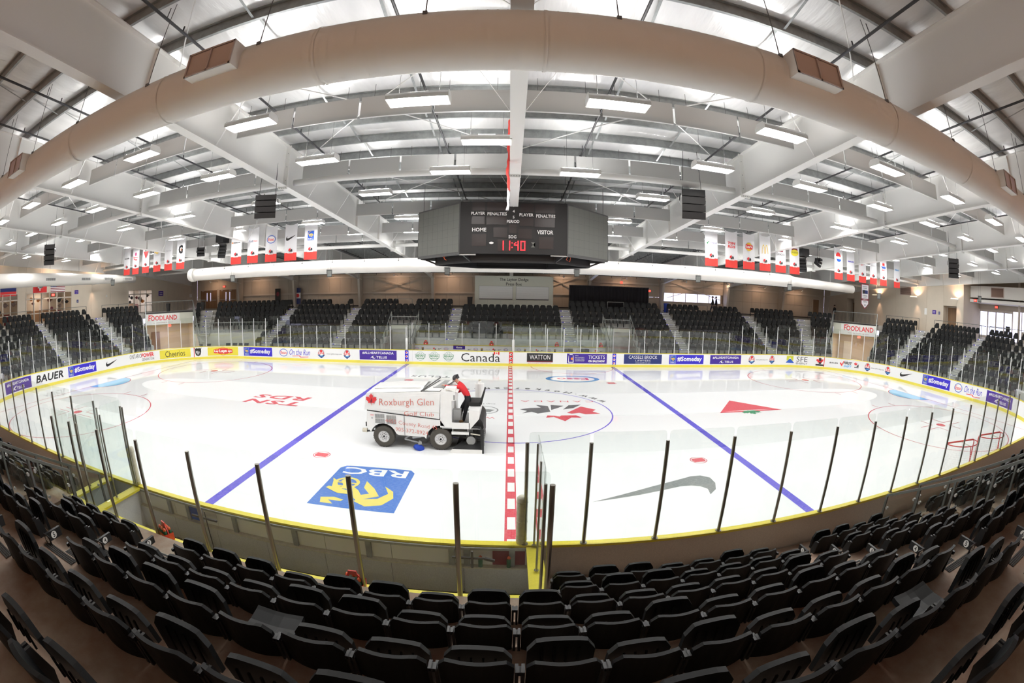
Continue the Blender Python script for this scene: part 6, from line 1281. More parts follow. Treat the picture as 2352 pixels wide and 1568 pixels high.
obj('seat_cushion', MB().box(-1.42, -1.02, -4.95, -4.2, 1.42, 1.54), 'black', Zm); side([(-1.06, 1.5), (-0.92, 1.92), (-0.87, 1.92), (-0.98, 1.46)], -4.95, -4.2, 'seat_backrest', 'black')
m = MB(); m.box(-2.12, -1.8, YA+0.1, YA+0.5, 1.98, 2.10); m.add([(-2.15, YA+0.05, 2.1), (-1.72, YA+0.05, 1.97), (-1.72, YA+0.55, 1.97), (-2.15, YA+0.55, 2.1)], [(0, 1, 2, 3)]); obj('control_panel', m, 'plate_white', Zm)
obj('control_slot', MB().box(-1.86, -1.80, YA-0.008, YA, 1.74, 1.9), 'z_grey', Zm)
m = MB(); m.tube([(-1.85+0.16*math.cos(a)*0.5, -4.75+0.19*math.sin(a), 1.78+0.16*math.cos(a)) for a in [2*math.pi*i/18 for i in range(18)]], 0.014, 6, closed=True); m.cyl((-1.86, -4.75, 1.78), (-2.2, -4.75, 1.6), 0.025, 8); obj('steering_wheel', m, 'black', Zm)
m = MB(); m.cyl((-1.12, YB-0.3, 1.45), (-1.12, YB-0.3, 1.98), 0.16, 16); m.cyl((-1.12, YB-0.3, 1.98), (-1.12, YB-0.3, 2.06), 0.07, 10); obj('propane_tank', m, 'z_white', Zm, smooth=False)
m = MB(); m.cyl((-1.12, YB-0.3, 2.06), (-1.12, YB-0.3, 2.12), 0.04, 8); obj('tank_valve', m, 'pad', Zm)
obj('step_board', MB().box(-1.93, -1.36, YA-0.02, YA+0.3, 0.58, 0.66), 'z_white', Zm); obj('cable_tray', MB().box(-1.9, -1.65, YA+0.25, YA+0.5, 1.0, 1.35), 'z_grey', Zm)
m = MB()
for x in (-1.9, -1.4): m.bar((x, YA+0.1, 0.62), (x, YA+0.1, 0.8), 0.04)
obj('step_bracket', m, 'z_grey', Zm, kind='stuff')
# wheels
def wheel(x, y, sgn):
    t = empty('wheel', (x, y, 0.38), parent=Zm); n = 32
    prof = [(0.19, -0.11), (0.30, -0.13), (0.36, -0.11), (0.38, -0.06), (0.38, 0.06), (0.36, 0.11), (0.30, 0.13), (0.19, 0.11)]
    m = MB(); m.grid([[(x+r*math.cos(2*math.pi*k/n), y+d, 0.38+r*math.sin(2*math.pi*k/n)) for r, d in prof] for k in range(n+1)]); obj('tyre', m, 'tyre', t, smooth=True)
    m = MB()
    for k in range(40):
        a = 2*math.pi*k/40; c = Vector((x+0.375*math.cos(a), y, 0.38+0.375*math.sin(a))); m.obox(c, (-0.011*math.sin(a), 0, 0.011*math.cos(a)), (0, 0.1, 0), (0.009*math.cos(a), 0, 0.009*math.sin(a)))
    obj('tread_lug', m, 'tyre', t, kind='stuff')
    m = MB(); pr_ = [(0.205, sgn*0.10), (0.20, sgn*0.12), (0.17, sgn*0.06), (0.10, sgn*0.04), (0.07, sgn*0.08), (0.0, sgn*0.085)]
    m.grid([[(x+r*math.cos(2*math.pi*k/n), y+d, 0.38+r*math.sin(2*math.pi*k/n)) for r, d in pr_] for k in range(n+1)]); obj('rim', m, 'wheel_white', t, smooth=True)
    m = MB()
    for k in range(8): a = 2*math.pi*k/8; m.cyl((x+0.085*math.cos(a), y+sgn*0.04, 0.38+0.085*math.sin(a)), (x+0.085*math.cos(a), y+sgn*0.075, 0.38+0.085*math.sin(a)), 0.014, 6)
    m.cyl((x, y+sgn*0.08, 0.38), (x, y+sgn*0.115, 0.38), 0.035, 8); obj('lug_nut', m, 'black', t, kind='stuff')
    m = MB()
    for k in range(8): a = 2*math.pi*(k+.5)/8; m.obox((x+0.145*math.cos(a), y+sgn*0.056, 0.38+0.145*math.sin(a)), (-0.02*math.sin(a), 0, 0.02*math.cos(a)), (0, 0.004, 0), (0.008*math.cos(a), 0, 0.008*math.sin(a)))
    obj('rim_slot', m, 'z_grey', t, kind='stuff')
for x in (-4.25, -2.30): wheel(x, YA+0.13, -1); wheel(x, YB-0.13, 1)
m = MB(); m.box(-4.7, -1.5, YA+0.5, YB-0.5, 0.35, 0.62); m.bar((-4.25, YA+0.2, 0.38), (-4.25, YB-0.2, 0.38), 0.1); m.bar((-2.3, YA+0.2, 0.38), (-2.3, YB-0.2, 0.38), 0.1); obj('chassis', m, 'black', Zm)
m = MB(); m.tube([(-3.05, YA+0.02, 0.02), (-3.02, YA+0.02, 0.10), (-3.0, YA+0.02, 0.16)], [0.20, 0.17, 0.06], 20); obj('board_brush', m, 'brush_blue', Zm, smooth=True)
m = MB(); m.cyl((-3.0, YA+0.02, 0.16), (-3.02, YA+0.05, 0.26), 0.07, 12); m.cyl((-3.02, YA+0.05, 0.26), (-3.02, YA+0.05, 0.30), 0.03, 8); m.bar((-3.0, YA+0.06, 0.22), (-3.55, YA+0.15, 0.3), 0.05); m.bar((-3.55, YA+0.15, 0.3), (-3.35, YA+0.2, 0.45), 0.05); m.cyl((-3.25, YA+0.05, 0.4), (-2.95, YA+0.05, 0.46), 0.05, 10); obj('brush_arm', m, 'z_grey', Zm)
# conditioner behind
obj('conditioner_plate', MB().prism([(-1.98, 0.02), (-1.9, 0.0), (-0.92, 0.0), (-0.92, 0.13), (-1.9, 0.13)], lambda a: (a[0], YA-0.22, a[1]), lambda a: (a[0], YA-0.18, a[1])), 'plate_white', Zm)
m = MB(); m.add([(-1.9, YA-0.18, 0.13), (-0.92, YA-0.18, 0.13), (-0.92, YA+0.3, 0.34), (-1.55, YA+0.3, 0.34)], [(0, 1, 2, 3)]); m.box(-1.8, -0.92, YA-0.18, YB+0.15, 0.02, 0.13); obj('conditioner_body', m, 'black', Zm)
obj('conditioner_side', MB().prism([(-0.94, 0.0), (-0.86, 0.0), (-0.86, 0.82), (-0.98, 0.86), (-0.98, 0.5)], lambda a: (a[0], YA-0.2, a[1]), lambda a: (a[0], YA-0.15, a[1])), 'black', Zm)
m = MB(); m.cyl((-1.3, YA+0.05, 0.36), (-1.3, YA+0.4, 0.36), 0.15, 16); obj('wash_motor', m, 'z_grey', Zm)
m = MB()
for a, b in (((-1.32, YA+0.1, 0.86), (-0.98, YA-0.1, 0.86)), ((-1.35, YA+0.1, 0.6), (-0.9, YA-0.1, 0.6)), ((-1.35, YA+0.3, 0.45), (-0.9, YA-0.1, 0.5)), ((-1.15, YA+0.1, 0.2), (-1.15, YA+0.1, 0.95))): m.bar(a, b, 0.06)
m.box(-1.25, -0.9, YA+0.2, YB-0.1, 0.3, 0.95); m.prism([(-1.30, 0.78), (-1.02, 1.12), (-0.92, 1.0), (-0.88, 0.8)], lambda a: (a[0], YA+0.1, a[1]), lambda a: (a[0], YB-0.1, a[1])); obj('lift_linkage', m, 'black', Zm)
m = MB()
for k in range(8): m.cyl((-0.86, YA-0.17, 0.3+k*0.06), (-0.84, YA-0.17, 0.3+k*0.06), 0.02, 6)
obj('side_bolt', m, 'z_grey', Zm, kind='stuff'); obj('hydraulic_rod', MB().cyl((-1.3, YA-0.02, 0.62), (-0.95, YA-0.15, 0.62), 0.02, 8), 'pad', Zm)
# lettering on the near side
fz = lambda x, y, off: Vector((x, YA-0.024-off, y))
pr = Print().shape('i_red', LEAF, -4.62, 1.64, 0.40, 0.42).poly('i_maroon', [(-4.66, 1.6), (-4.60, 1.72), (-4.58, 1.6), (-4.64, 1.52)])
def slant(pr, m_, tx, cx, cy, w_, h_, tilt):
    v, f = text2d(tx, w_, h_, bold=-0.012); pr.raw(m_, ([(cx+x, cy+y+x*tilt) for x, y in v], f))
slant(pr, 'z_red', 'Roxburgh Glen', -3.42, 1.585, 1.85, 0.30, 0.04); slant(pr, 'z_red', 'Golf Club', -3.0, 1.24, 1.0, 0.14, 0.0)
slant(pr, 'z_red', '4455 County Road 45', -3.28, 0.86, 1.75, 0.17, -0.10); slant(pr, 'z_red', '905-372-8924', -3.26, 0.64, 1.1, 0.13, -0.09)
pr.rect('i_red', -4.68, -4.56, 1.12, 1.135).poly('i_grey', ell(-4.62, 1.03, 0.03, 0.035, 10)); pr.build('side_lettering', fz, Zm, step=0.0004)
# ================================================================ PEOPLE
def person(name, joints, bones, label, cols, scale=1.0, root='pelvis', fingers=None):
    """joints: name -> (x,y,z,radius); skin surface, colours chosen per bone region"""
    names = list(joints); me = bpy.data.meshes.new(name); vs = [joints[n][:3] for n in names]; ed = [(names.index(a), names.index(b)) for a, b in bones]
    me.from_pydata(vs, ed, []); o = bpy.data.objects.new(name, me); COL.objects.link(o)
    md = o.modifiers.new('skin', 'SKIN'); md.use_smooth_shade = True; sub = o.modifiers.new('sub', 'SUBSURF'); sub.levels = 2; sub.render_levels = 2
    if not me.skin_vertices: me.attributes.new('skin_vertex', 'FLOAT', 'POINT') if False else None
    return o
def skin_body(name, joints, bones, root):
    import bmesh
    names = list(joints); bm = bmesh.new(); sk = bm.verts.layers.skin.verify(); bv = []
    for n in names:
        v = bm.verts.new(joints[n][:3]); r = joints[n][3]; v[sk].radius = (r[0], r[1]) if isinstance(r, tuple) else (r, r); v[sk].use_root = (n == root); bv.append(v)
    for a, b in bones: bm.edges.new((bv[names.index(a)], bv[names.index(b)]))
    me = bpy.data.meshes.new(name); bm.to_mesh(me); bm.free()
    o = bpy.data.objects.new(name, me); COL.objects.link(o); o.modifiers.new('skin', 'SKIN').use_smooth_shade = True; sb = o.modifiers.new('sub', 'SUBSURF'); sb.levels = 2
    dg = bpy.context.evaluated_depsgraph_get(); dg.update(); res = bpy.data.meshes.new_from_object(o.evaluated_get(dg)); bpy.data.objects.remove(o); bpy.data.meshes.remove(me); return res
mat('skin', (0.62, 0.36, 0.26), 0.5); mat('jacket_red', (0.66, 0.02, 0.03), 0.7, bump=0.15, bscale=30); mat('trouser_black', (0.012, 0.013, 0.018), 0.8); mat('boot_tan', (0.28, 0.16, 0.06), 0.7); mat('helmet', (0.03, 0.032, 0.036), 0.4); mat('hair', (0.06, 0.035, 0.02), 0.8); mat('coat_olive', (0.05, 0.045, 0.03), 0.85); mat('jeans', (0.05, 0.06, 0.09), 0.8)
def make_person(J, label, regions, hat=None, hair='hair', face=(-1, 0, 0), group=None):
    """J gives the pose; fingers are added to both wrists"""
    bones = [('pelvis', 'waist'), ('waist', 'chest'), ('chest', 'neck'), ('neck', 'skull'), ('skull', 'crown')]
    for s in 'lr':
        bones += [('chest', s+'sho'), (s+'sho', s+'elb'), (s+'elb', s+'wri'), (s+'wri', s+'palm'), ('pelvis', s+'hip'), (s+'hip', s+'kne'), (s+'kne', s+'ank'), (s+'ank', s+'toe')]
    Jn = dict(J)
    for s in 'lr':
        w_, p_ = Vector(J[s+'wri'][:3]), Vector(J[s+'palm'][:3]); d = (p_-w_).normalized(); sd = d.cross(Vector((0, 0, 1)));
        if sd.length < 0.1: sd = Vector((0, 1, 0))
        sd.normalize(); up_ = sd.cross(d)
        for i, (o_, ln) in enumerate(((-0.03, 0.065), (-0.01, 0.08), (0.01, 0.075), (0.03, 0.06))):
            b_ = p_+sd*o_; k1 = b_+d*ln*0.55-up_*0.008; k2 = k1+d*ln*0.4-up_*0.03
            Jn['%sf%da' % (s, i)] = (*k1, 0.009); Jn['%sf%db' % (s, i)] = (*k2, 0.008); bones += [(s+'palm', '%sf%da' % (s, i)), ('%sf%da' % (s, i), '%sf%db' % (s, i))]
        th = w_+(p_-w_)*0.45; k1 = th+sd*0.045+d*0.02; k2 = k1+d*0.04+sd*0.008; Jn[s+'ta'] = (*k1, 0.011); Jn[s+'tb'] = (*k2, 0.009); bones += [(s+'wri', s+'ta'), (s+'ta', s+'tb')]
    me = skin_body('person', Jn, bones, 'pelvis')
    mats = []; 
    for _, m_ in regions:
        if m_ not in mats: mats.append(m_)
    for m_ in mats: me.materials.append(MATS[m_])
    # colour by nearest bone
    segs = [(Vector(Jn[a][:3]), Vector(Jn[b][:3]), a, b) for a, b in bones]
    def reg(a, b):
        for keys, m_ in regions:
            if a in keys or b in keys: return m_
        return regions[-1][1]
    table = [(a, b, mats.index(reg(n1, n2))) for a, b, n1, n2 in segs]
    idx = []
    for p in me.polygons:
        c = p.center; best = None
        for a, b, k in table:
            d = b-a; t_ = max(0, min(1, (c-a).dot(d)/max(d.length_squared, 1e-9))); q = (c-(a+d*t_)).length
            if best is None or q < best[0]: best = (q, k)
        idx.append(best[1])
    me.polygons.foreach_set('material_index', idx)
    base = Vector(((Jn['lank'][0]+Jn['rank'][0])/2, (Jn['lank'][1]+Jn['rank'][1])/2, min(Jn['ltoe'][2], Jn['rtoe'][2])-0.04))
    for v in me.vertices: v.co -= base
    o = obj('person', me, None, label=label, cat='person', group=group, loc=tuple(base)); o['_o'] = tuple(base)
    # head details: nose, ears, eyes, cap or hair
    hd = Vector(Jn['skull'][:3]); cr = Vector(Jn['crown'][:3]); up_ = (cr-hd).normalized(); fc = Vector(face).normalized(); fc = (fc-up_*fc.dot(up_)).normalized(); sd = up_.cross(fc); c = hd.lerp(cr, 0.45)
    m = MB(); m.tube([c+fc*0.085+up_*0.015, c+fc*0.115-up_*0.025, c+fc*0.09-up_*0.04], [0.008, 0.018, 0.012], 8); obj('nose', m, 'skin', o, smooth=True)
    m = MB(); m.obox(c+fc*0.088-up_*0.075, sd*0.025, fc*0.006, up_*0.006); obj('mouth', m, 'i_maroon', o)
    for s_ in (-1, 1):
        m = MB(); m.tube([c+sd*s_*0.034+fc*0.082+up_*0.01, c+sd*s_*0.034+fc*0.094+up_*0.01], [0.013, 0.008], 8); obj('eye', m, 'black', o)
        m = MB(); m.tube([c+sd*s_*0.078-up_*0.03, c+sd*s_*0.092, c+sd*s_*0.08+up_*0.03], [0.012, 0.02, 0.012], 8); obj('ear', m, 'skin', o, smooth=True)
    m = MB(); rows = []
    for j in range(7):
        a = math.pi/2*j/6*1.12-0.2; rows.append([c+up_*(0.02+0.125*math.sin(a))+(fc*math.cos(2*math.pi*k/14)*1.12+sd*math.sin(2*math.pi*k/14)*0.92)*0.108*math.cos(a)-fc*0.012 for k in range(14)])
    m.grid(rows, True); m.f.append(tuple(len(m.v)-14+k for k in range(14)))
    if hat == 'helmet':
        for k in range(3): m.tube([c+up_*(0.06+0.03*k)+sd*0.1*math.cos(a)+fc*(-0.11*math.sin(a)-0.012) for a in [math.pi*i/8 for i in range(9)]], 0.012, 5)
    obj('helmet' if hat else 'hair_cap', m, hat if hat else hair, o, smooth=True)
    return o
# driver: standing on the deck, bent forward over the hatch, left arm out
Y = -4.72
J = dict(pelvis=(-1.44, Y, 1.66, (0.15, 0.12)), waist=(-1.50, Y, 1.80, (0.15, 0.12)), chest=(-1.66, Y, 2.02, (0.17, 0.13)), neck=(-1.78, Y, 2.17, 0.06), skull=(-1.84, Y, 2.21, 0.075), crown=(-1.90, Y, 2.37, 0.088),
         lsho=(-1.72, Y-0.19, 2.06, 0.072), lelb=(-1.98, Y-0.24, 2.04, 0.055), lwri=(-2.20, Y-0.12, 2.07, 0.038), lpalm=(-2.28, Y-0.09, 2.08, (0.038, 0.022)),
         rsho=(-1.70, Y+0.19, 2.06, 0.072), relb=(-1.72, Y+0.26, 1.82, 0.056), rwri=(-1.82, Y+0.14, 1.80, 0.038), rpalm=(-1.86, Y+0.08, 1.82, (0.038, 0.022)),
         lhip=(-1.44, Y-0.10, 1.60, 0.105), lkne=(-1.53, Y-0.12, 1.22, 0.075), lank=(-1.60, Y-0.12, 0.86, 0.052), ltoe=(-1.76, Y-0.13, 0.835, 0.042),
         rhip=(-1.44, Y+0.10, 1.60, 0.105), rkne=(-1.66, Y+0.10, 1.30, 0.075), rank=(-1.74, Y+0.10, 0.95, 0.052), rtoe=(-1.90, Y+0.11, 0.925, 0.042))
fing = lambda s: [s+'palm', s+'ta', s+'tb']+['%sf%d%s' % (s, i, c) for i in range(4) for c in 'ab']
REG = [(fing('l')+fing('r'), 'skin'), (['skull', 'crown'], 'skin'), (['ltoe', 'rtoe'], 'boot_tan'), (['lkne', 'rkne', 'lank', 'rank', 'lhip', 'rhip'], 'trouser_black'), (['waist', 'chest', 'neck', 'lsho', 'rsho', 'lelb', 'relb', 'lwri', 'rwri'], 'jacket_red'), (['pelvis'], 'jacket_red')]
make_person(J, 'person in red jacket, dark trousers and black helmet leaning forward on the ice resurfacer', REG, hat='helmet', face=(-1, -0.3, -0.25))
def stand(x, y, z, ang, stride, label, coat, legs, group=None, h=1.0, hair='hair'):
    c, s_ = math.cos(ang), math.sin(ang); P = lambda f, l, u, r: (x+(f*c-l*s_)*h, y+(f*s_+l*c)*h, z+u*h, r if not isinstance(r, (int, float)) else r*h)
    J = dict(pelvis=P(0, 0, .95, (.15, .12)), waist=P(0, 0, 1.1, (.15, .12)), chest=P(.01, 0, 1.34, (.17, .13)), neck=P(.02, 0, 1.5, .06), skull=P(.03, 0, 1.57, .075), crown=P(.03, 0, 1.71, .088))
    for sd, g, st_ in (('l', 1, stride), ('r', -1, -stride)):
        J[sd+'sho'] = P(0, .19*g, 1.40, .07); J[sd+'elb'] = P(-st_*.5, .25*g, 1.12, .055); J[sd+'wri'] = P(-st_*.6+.08, .25*g, .88, .038); J[sd+'palm'] = P(-st_*.6+.1, .25*g, .80, .032)
        J[sd+'hip'] = P(0, .1*g, .90, .105); J[sd+'kne'] = P(st_*.55+.03, .1*g, .50, .075); J[sd+'ank'] = P(st_, .1*g, .09, .05); J[sd+'toe'] = P(st_+.15, .11*g, .045, .04)
    R_ = [(fing('l')+fing('r'), 'skin'), (['skull', 'crown'], 'skin'), (['ltoe', 'rtoe'], 'black'), (['lkne', 'rkne', 'lank', 'rank', 'lhip', 'rhip'], legs), (['waist', 'chest', 'neck', 'lsho', 'rsho', 'lelb', 'relb', 'lwri', 'rwri'], coat), (['pelvis'], coat)]
    make_person(J, label, R_, face=(c, s_, 0), group=group, hair=hair)
def at_y(px, py, yy): d = ray(px, py); k_ = (yy-CAM.y)/d.y; return CAM.x+d.x*k_, CAM.z+d.z*k_
x, _ = at_y(1637, 700, 21.5); stand(x, 21.5, 3.98, 2.6, .26, 'person in olive jacket and jeans walking behind the top row near the window', 'coat_olive', 'jeans')
x, _ = at_y(1645, 700, 21.9); stand(x, 21.9, 3.98, 2.6, .1, 'person in black coat beside the walker near the window', 'trouser_black', 'trouser_black')
d = ray(1917, 712); xx = 36.9; yy = CAM.y+d.y*(xx-CAM.x)/d.x
stand(xx, yy, 3.98, 3.0, .08, 'person in black coat standing by the right corner doorway', 'trouser_black', 'trouser_black')
# ================================================================ GOAL NETS pushed against the near boards
def goal(x, y, ang, lab):
    t = empty('goal_net', (0, 0, 0), lab, 'goal', 'goal nets parked by the near boards'); W_, H_, D0, D1 = 0.915, 1.22, 0.55, 1.0
    m = MB(); m.tube([(-W_, 0, 0), (-W_, 0, H_-0.1), (-W_+0.03, 0, H_-0.03), (-W_+0.1, 0, H_), (W_-0.1, 0, H_), (W_-0.03, 0, H_-0.03), (W_, 0, H_-0.1), (W_, 0, 0)], 0.03, 10); obj('goal_frame', m, 'net_red', t, smooth=True)
    top = [(-W_, -0.02, H_-0.02)]+[(W_*math.cos(a), -0.04-D0*math.sin(a), H_-0.02) for a in [math.pi-math.pi*i/14 for i in range(15)]]+[(W_, -0.02, H_-0.02)]
    base_ = [(-W_, 0, 0.03), (-W_-0.02, -0.3, 0.03)]+[((W_+0.05)*math.cos(a), -0.3-(D1-0.3)*math.sin(a), 0.03) for a in [math.pi-math.pi*i/14 for i in range(15)]]+[(W_, 0, 0.03)]
    obj('top_frame', MB().tube(top, 0.018, 8), 'net_red', t, smooth=True); obj('base_frame', MB().tube(base_, 0.022, 8), 'net_white', t, smooth=True); obj('centre_brace', MB().tube([(0, -0.04-D0, H_-0.02), (0, -0.75, 0.5), (0, -D1, 0.03)], 0.018, 8), 'net_red', t)
    obj('top_bar_middle', MB().tube([(0, 0, H_-0.02), (0, -D0, H_-0.02)], 0.015, 6), 'pad', t)
    m = MB(); N_ = 40; cu = lambda a, v: Vector(((W_+0.04*(1-v))*math.cos(a), -(0.06+(D0*v+(D1-0.06)*(1-v))*math.sin(a)), 0.04+(H_-0.06)*v))
    for i in range(N_+1): a = math.pi-math.pi*i/N_; m.tube([cu(a, v/6) for v in range(7)], 0.0035, 3, cap=False)
    for j in range(17): v = j/17; m.tube([cu(math.pi-math.pi*i/24, v) for i in range(25)], 0.0035, 3, cap=False)
    for i in range(1, 20): xx_ = -W_+2*W_*i/20; m.tube([(xx_, 0, H_-0.02), (xx_, -D0*math.sqrt(max(0, 1-(xx_/W_)**2)), H_-0.02)], 0.0035, 3, cap=False)
    o = obj('netting', m, 'net_white', t); o['kind'] = 'stuff'
    t.location = (x, y, 0); t.rotation_euler = (0, 0, ang); t['_o'] = (x, y, 0)
goal(14.75, -11.70, -0.2, 'red framed goal net parked by the near boards, closer to the blue line'); goal(17.3, -11.90, -0.2, 'red framed goal net parked by the near boards, closer to the end')
# ================================================================ FAR WALL FURNITURE
t = empty('press_box', (0.26, 22.0, 3.98), 'pale green press box with two white roller shutters', 'press box'); xa, xb, yf = -3.35, 3.88, 22.0
obj('box_body', MB().box(xa, xb, yf, yf+2.2, 3.98, 6.95), 'press_box', t)
for a, b in ((-2.93, 0.13), (0.47, 3.45)):
    obj('shutter_recess', MB().box(a-0.03, b+0.03, yf-0.012, yf-0.002, 4.76, 6.0), 'rail_light', t)
    for k in range(12): obj('shutter_slat', MB().box(a, b, yf-0.03, yf-0.012, 4.84+k*0.095, 4.84+k*0.095+0.088), 'shutter', t)
    obj('counter_edge', MB().box(a, b, yf-0.06, yf, 4.76, 4.82), 'base_dark', t)
for k in range(1, 6): obj('panel_joint', MB().box(xa+k*1.2-0.004, xa+k*1.2+0.004, yf-0.004, yf, 3.98, 4.7), 'rail_light', t)
Print().text('ink', 'The Layton Dodge', 0, 6.58, width=2.65, height=0.36, bold=0.01).text('ink', 'Press Box', 0, 6.2, width=1.45, height=0.27, bold=0.01).build('lettering', lambda x, y, off: Vector((0.26+x, yf-0.003-off, y)), t)
t = empty('black_curtain', (9.25, 22.0, 3.98), 'long black pleated curtain screening the far concourse', 'curtain')
m = MB(); rows = []; n = 160
for z in (4.0, 4.8, 5.6, 6.2): rows.append([(5.4+7.7*i/n, 22.0+0.05*math.sin(i*0.9)+0.02*math.sin(i*2.3), z) for i in range(n+1)])
m.grid(rows); obj('cloth', m, 'curtain', t, smooth=True); obj('curtain_rod', MB().cyl((5.35, 22.0, 6.22), (13.15, 22.0, 6.22), 0.03, 8), 'pipe_dark', t)
for x in (5.38, 9.25, 13.12): obj('stand_pole', MB().cyl((x, 22.1, 3.98), (x, 22.1, 6.22), 0.025, 8), 'pipe_dark', t)
# X braces on the far wall
for i, x0 in enumerate((-15.24, 0.0, 15.24)):
    m = MB(); m.bar((x0+0.9 if i != 1 else 3.9, 24.5, 7.1), (x0+7.0, 24.5, 5.4), 0.16, 0.04); m.bar((x0+6.7, 24.5, 7.1), (x0+0.7 if i != 1 else 3.9, 24.5, 5.4 if i != 1 else 6.2), 0.16, 0.04)
    obj('wall_brace', m, 'frame_tan', label=['crossed tan wall brace left of the press box', 'tan wall brace beside the press box', 'crossed tan brace in front of the window band'][i], cat='brace', loc=(x0+3.8, 24.5, 5.4))
# concourse lights rail with warm spots under the far duct
t = empty('conduit_rail', (0, 22.5, 7.0), 'dark conduit with warm spot lamps along the far concourse', 'conduit')
obj('conduit', MB().cyl((-24, 22.5, 7.25), (31, 22.5, 7.25), 0.03, 8), 'pipe_dark', t)
for k in range(22): x = -23+2.5*k; obj('drop', MB().cyl((x, 22.5, 7.25), (x, 22.5, 7.05), 0.02, 6), 'pipe_dark', t)
def warm_spot(p, e, tgt, lab, size=1.4):
    l = bpy.data.lights.new('spot_lamp', 'SPOT'); l.energy = e; l.color = (1.0, 0.62, 0.40); l.spot_size = size; l.spot_blend = 0.6; l.shadow_soft_size = 0.06
    o = bpy.data.objects.new('spot_lamp', l); COL.objects.link(o); o.location = p; o.rotation_euler = (Vector(tgt)-Vector(p)).to_track_quat('-Z', 'Y').to_euler()
def wall_lamp(p, n, lab, e=110):
    """bracket up/down light on a wall; n points into the hall"""
    p, n = Vector(p), Vector(n); u = Vector((n.y, -n.x, 0)); t = empty('wall_lamp', tuple(p), lab, 'lamp', 'wall lamps of the concourse')
    obj('arm', MB().bar(p, p+n*0.75+Vector((0, 0, 0.05)), 0.05), 'fixture', t); obj('lamp_bar', MB().obox(p+n*0.8+Vector((0, 0, 0.05)), u*0.5, n*0.06, (0, 0, 0.04)), 'fixture', t)
    obj('bulb_strip', MB().obox(p+n*0.8+Vector((0, 0, 0.093)), u*0.46, n*0.045, (0, 0, 0.004)), 'warm_lamp', t)
    q = p+n*0.45+Vector((0, 0, 0.15)); warm_spot(tuple(q), e*0.8, tuple(p+Vector((0, 0, 1.6))-n*0.1), lab, 2.3); warm_spot(tuple(p+n*0.4), e, tuple(p-Vector((0, 0, 2.2))+n*0.05), lab, 0.8)
for y, lab in ((6.9, 'bracket wall lamp glowing on the left end wall'), (0.9, 'bracket wall lamp over the left flags'), (-6.0, 'bracket wall lamp over the left lobby doors by the tricolour'), (-12.5, 'bracket wall lamp further along the left end wall')): wall_lamp((-38.1, y, 6.95), (1, 0, 0), lab)
for y, lab in ((8.6, 'bracket wall lamp glowing on the right end wall beside the vent'), (14.5, 'bracket wall lamp glowing behind the champions banner'), (3.0, 'bracket wall lamp at the corner of the right recess')): wall_lamp((38.1, y, 6.95), (-1, 0, 0), lab)
for x in (-34.5, -28, -18.5, -11.4, -6.0, 5.0, 11.2, 17.6, 22.5, 27.5, 33.0):
    t = empty('concourse_spot', (x, 23.4, 6.95), 'small warm spot lamp aimed at the far concourse wall', 'lamp', 'warm spots of the far concourse')
    obj('spot_head', MB().cyl((x, 23.3, 7.0), (x, 23.15, 7.12), 0.07, 10), 'fixture', t); obj('spot_face', MB().cyl((x, 23.31, 6.985), (x, 23.302, 6.995), 0.06, 10), 'warm_lamp', t); obj('stem', MB().bar((x, 23.2, 7.1), (x, 24.9, 7.1), 0.025), 'pipe_dark', t)
    warm_spot((x, 23.3, 7.05), 220, (x, 24.9, 6.6), '', 2.6)
# warm lamps in the near concourse behind the camera (they tint the top of the near duct)
for x in (-30, -22, -14, -6, 2, 10, 18, 26, 34):
    t = empty('wall_lamp', (x, -29.9, 7.0), 'bracket wall lamp on the wall behind the near stand', 'lamp', 'wall lamps behind the near stand')
    obj('arm', MB().bar((x, -29.9, 7.0), (x, -29.2, 7.05), 0.05), 'fixture', t); obj('lamp_bar', MB().box(x-0.5, x+0.5, -29.25, -29.13, 7.02, 7.09), 'fixture', t); obj('bulb_strip', MB().box(x-0.46, x+0.46, -29.23, -29.15, 7.09, 7.095), 'warm_lamp', t)
    l = bpy.data.lights.new('near_lamp', 'AREA'); l.energy = 170; l.color = (1.0, 0.62, 0.42); l.shape = 'RECTANGLE'; l.size = 0.9; l.size_y = 0.15; o = bpy.data.objects.new('near_lamp', l); COL.objects.link(o); o.location = (x, -29.2, 7.12); o.rotation_euler = (math.radians(150), 0, 0)
# doors on the far wall, left corner
def door_pair(x0, x1, lab):
    t = empty('double_door', ((x0+x1)/2, 24.88, 3.98), lab, 'door'); xm = (x0+x1)/2
    m = MB(); m.box(x0-0.08, x0, 24.8, 24.9, 3.98, 6.2); m.box(x1, x1+0.08, 24.8, 24.9, 3.98, 6.2); m.box(x0-0.08, x1+0.08, 24.8, 24.9, 6.12, 6.2); obj('door_frame', m, 'frame_tan', t)
    for a, b, wx in ((x0, xm-0.01, xm-0.35), (xm+0.01, x1, xm+0.25)):
        lf = obj('door_leaf', MB().box(a, b, 24.83, 24.89, 3.99, 6.12), 'door_brown', t)
        obj('vision_panel', MB().box(wx, wx+0.13, 24.822, 24.835, 4.85, 5.85), 'lavender_glass', lf); obj('push_bar', MB().box(a+0.12, b-0.12, 24.77, 24.82, 4.93, 4.99), 'leg_grey', lf); obj('closer', MB().box(a+0.25, a+0.6, 24.78, 24.83, 6.0, 6.07), 'leg_grey', lf)
mat('lavender_glass', (0.5, 0.5, 0.7), 0.2, emit=(0.75, 0.72, 1.0), estr=0.5)
door_pair(-37.4, -34.6, 'brown double door left of the exit sign in the left far corner'); door_pair(-34.2, -31.5, 'brown double door under the exit sign in the left far corner')
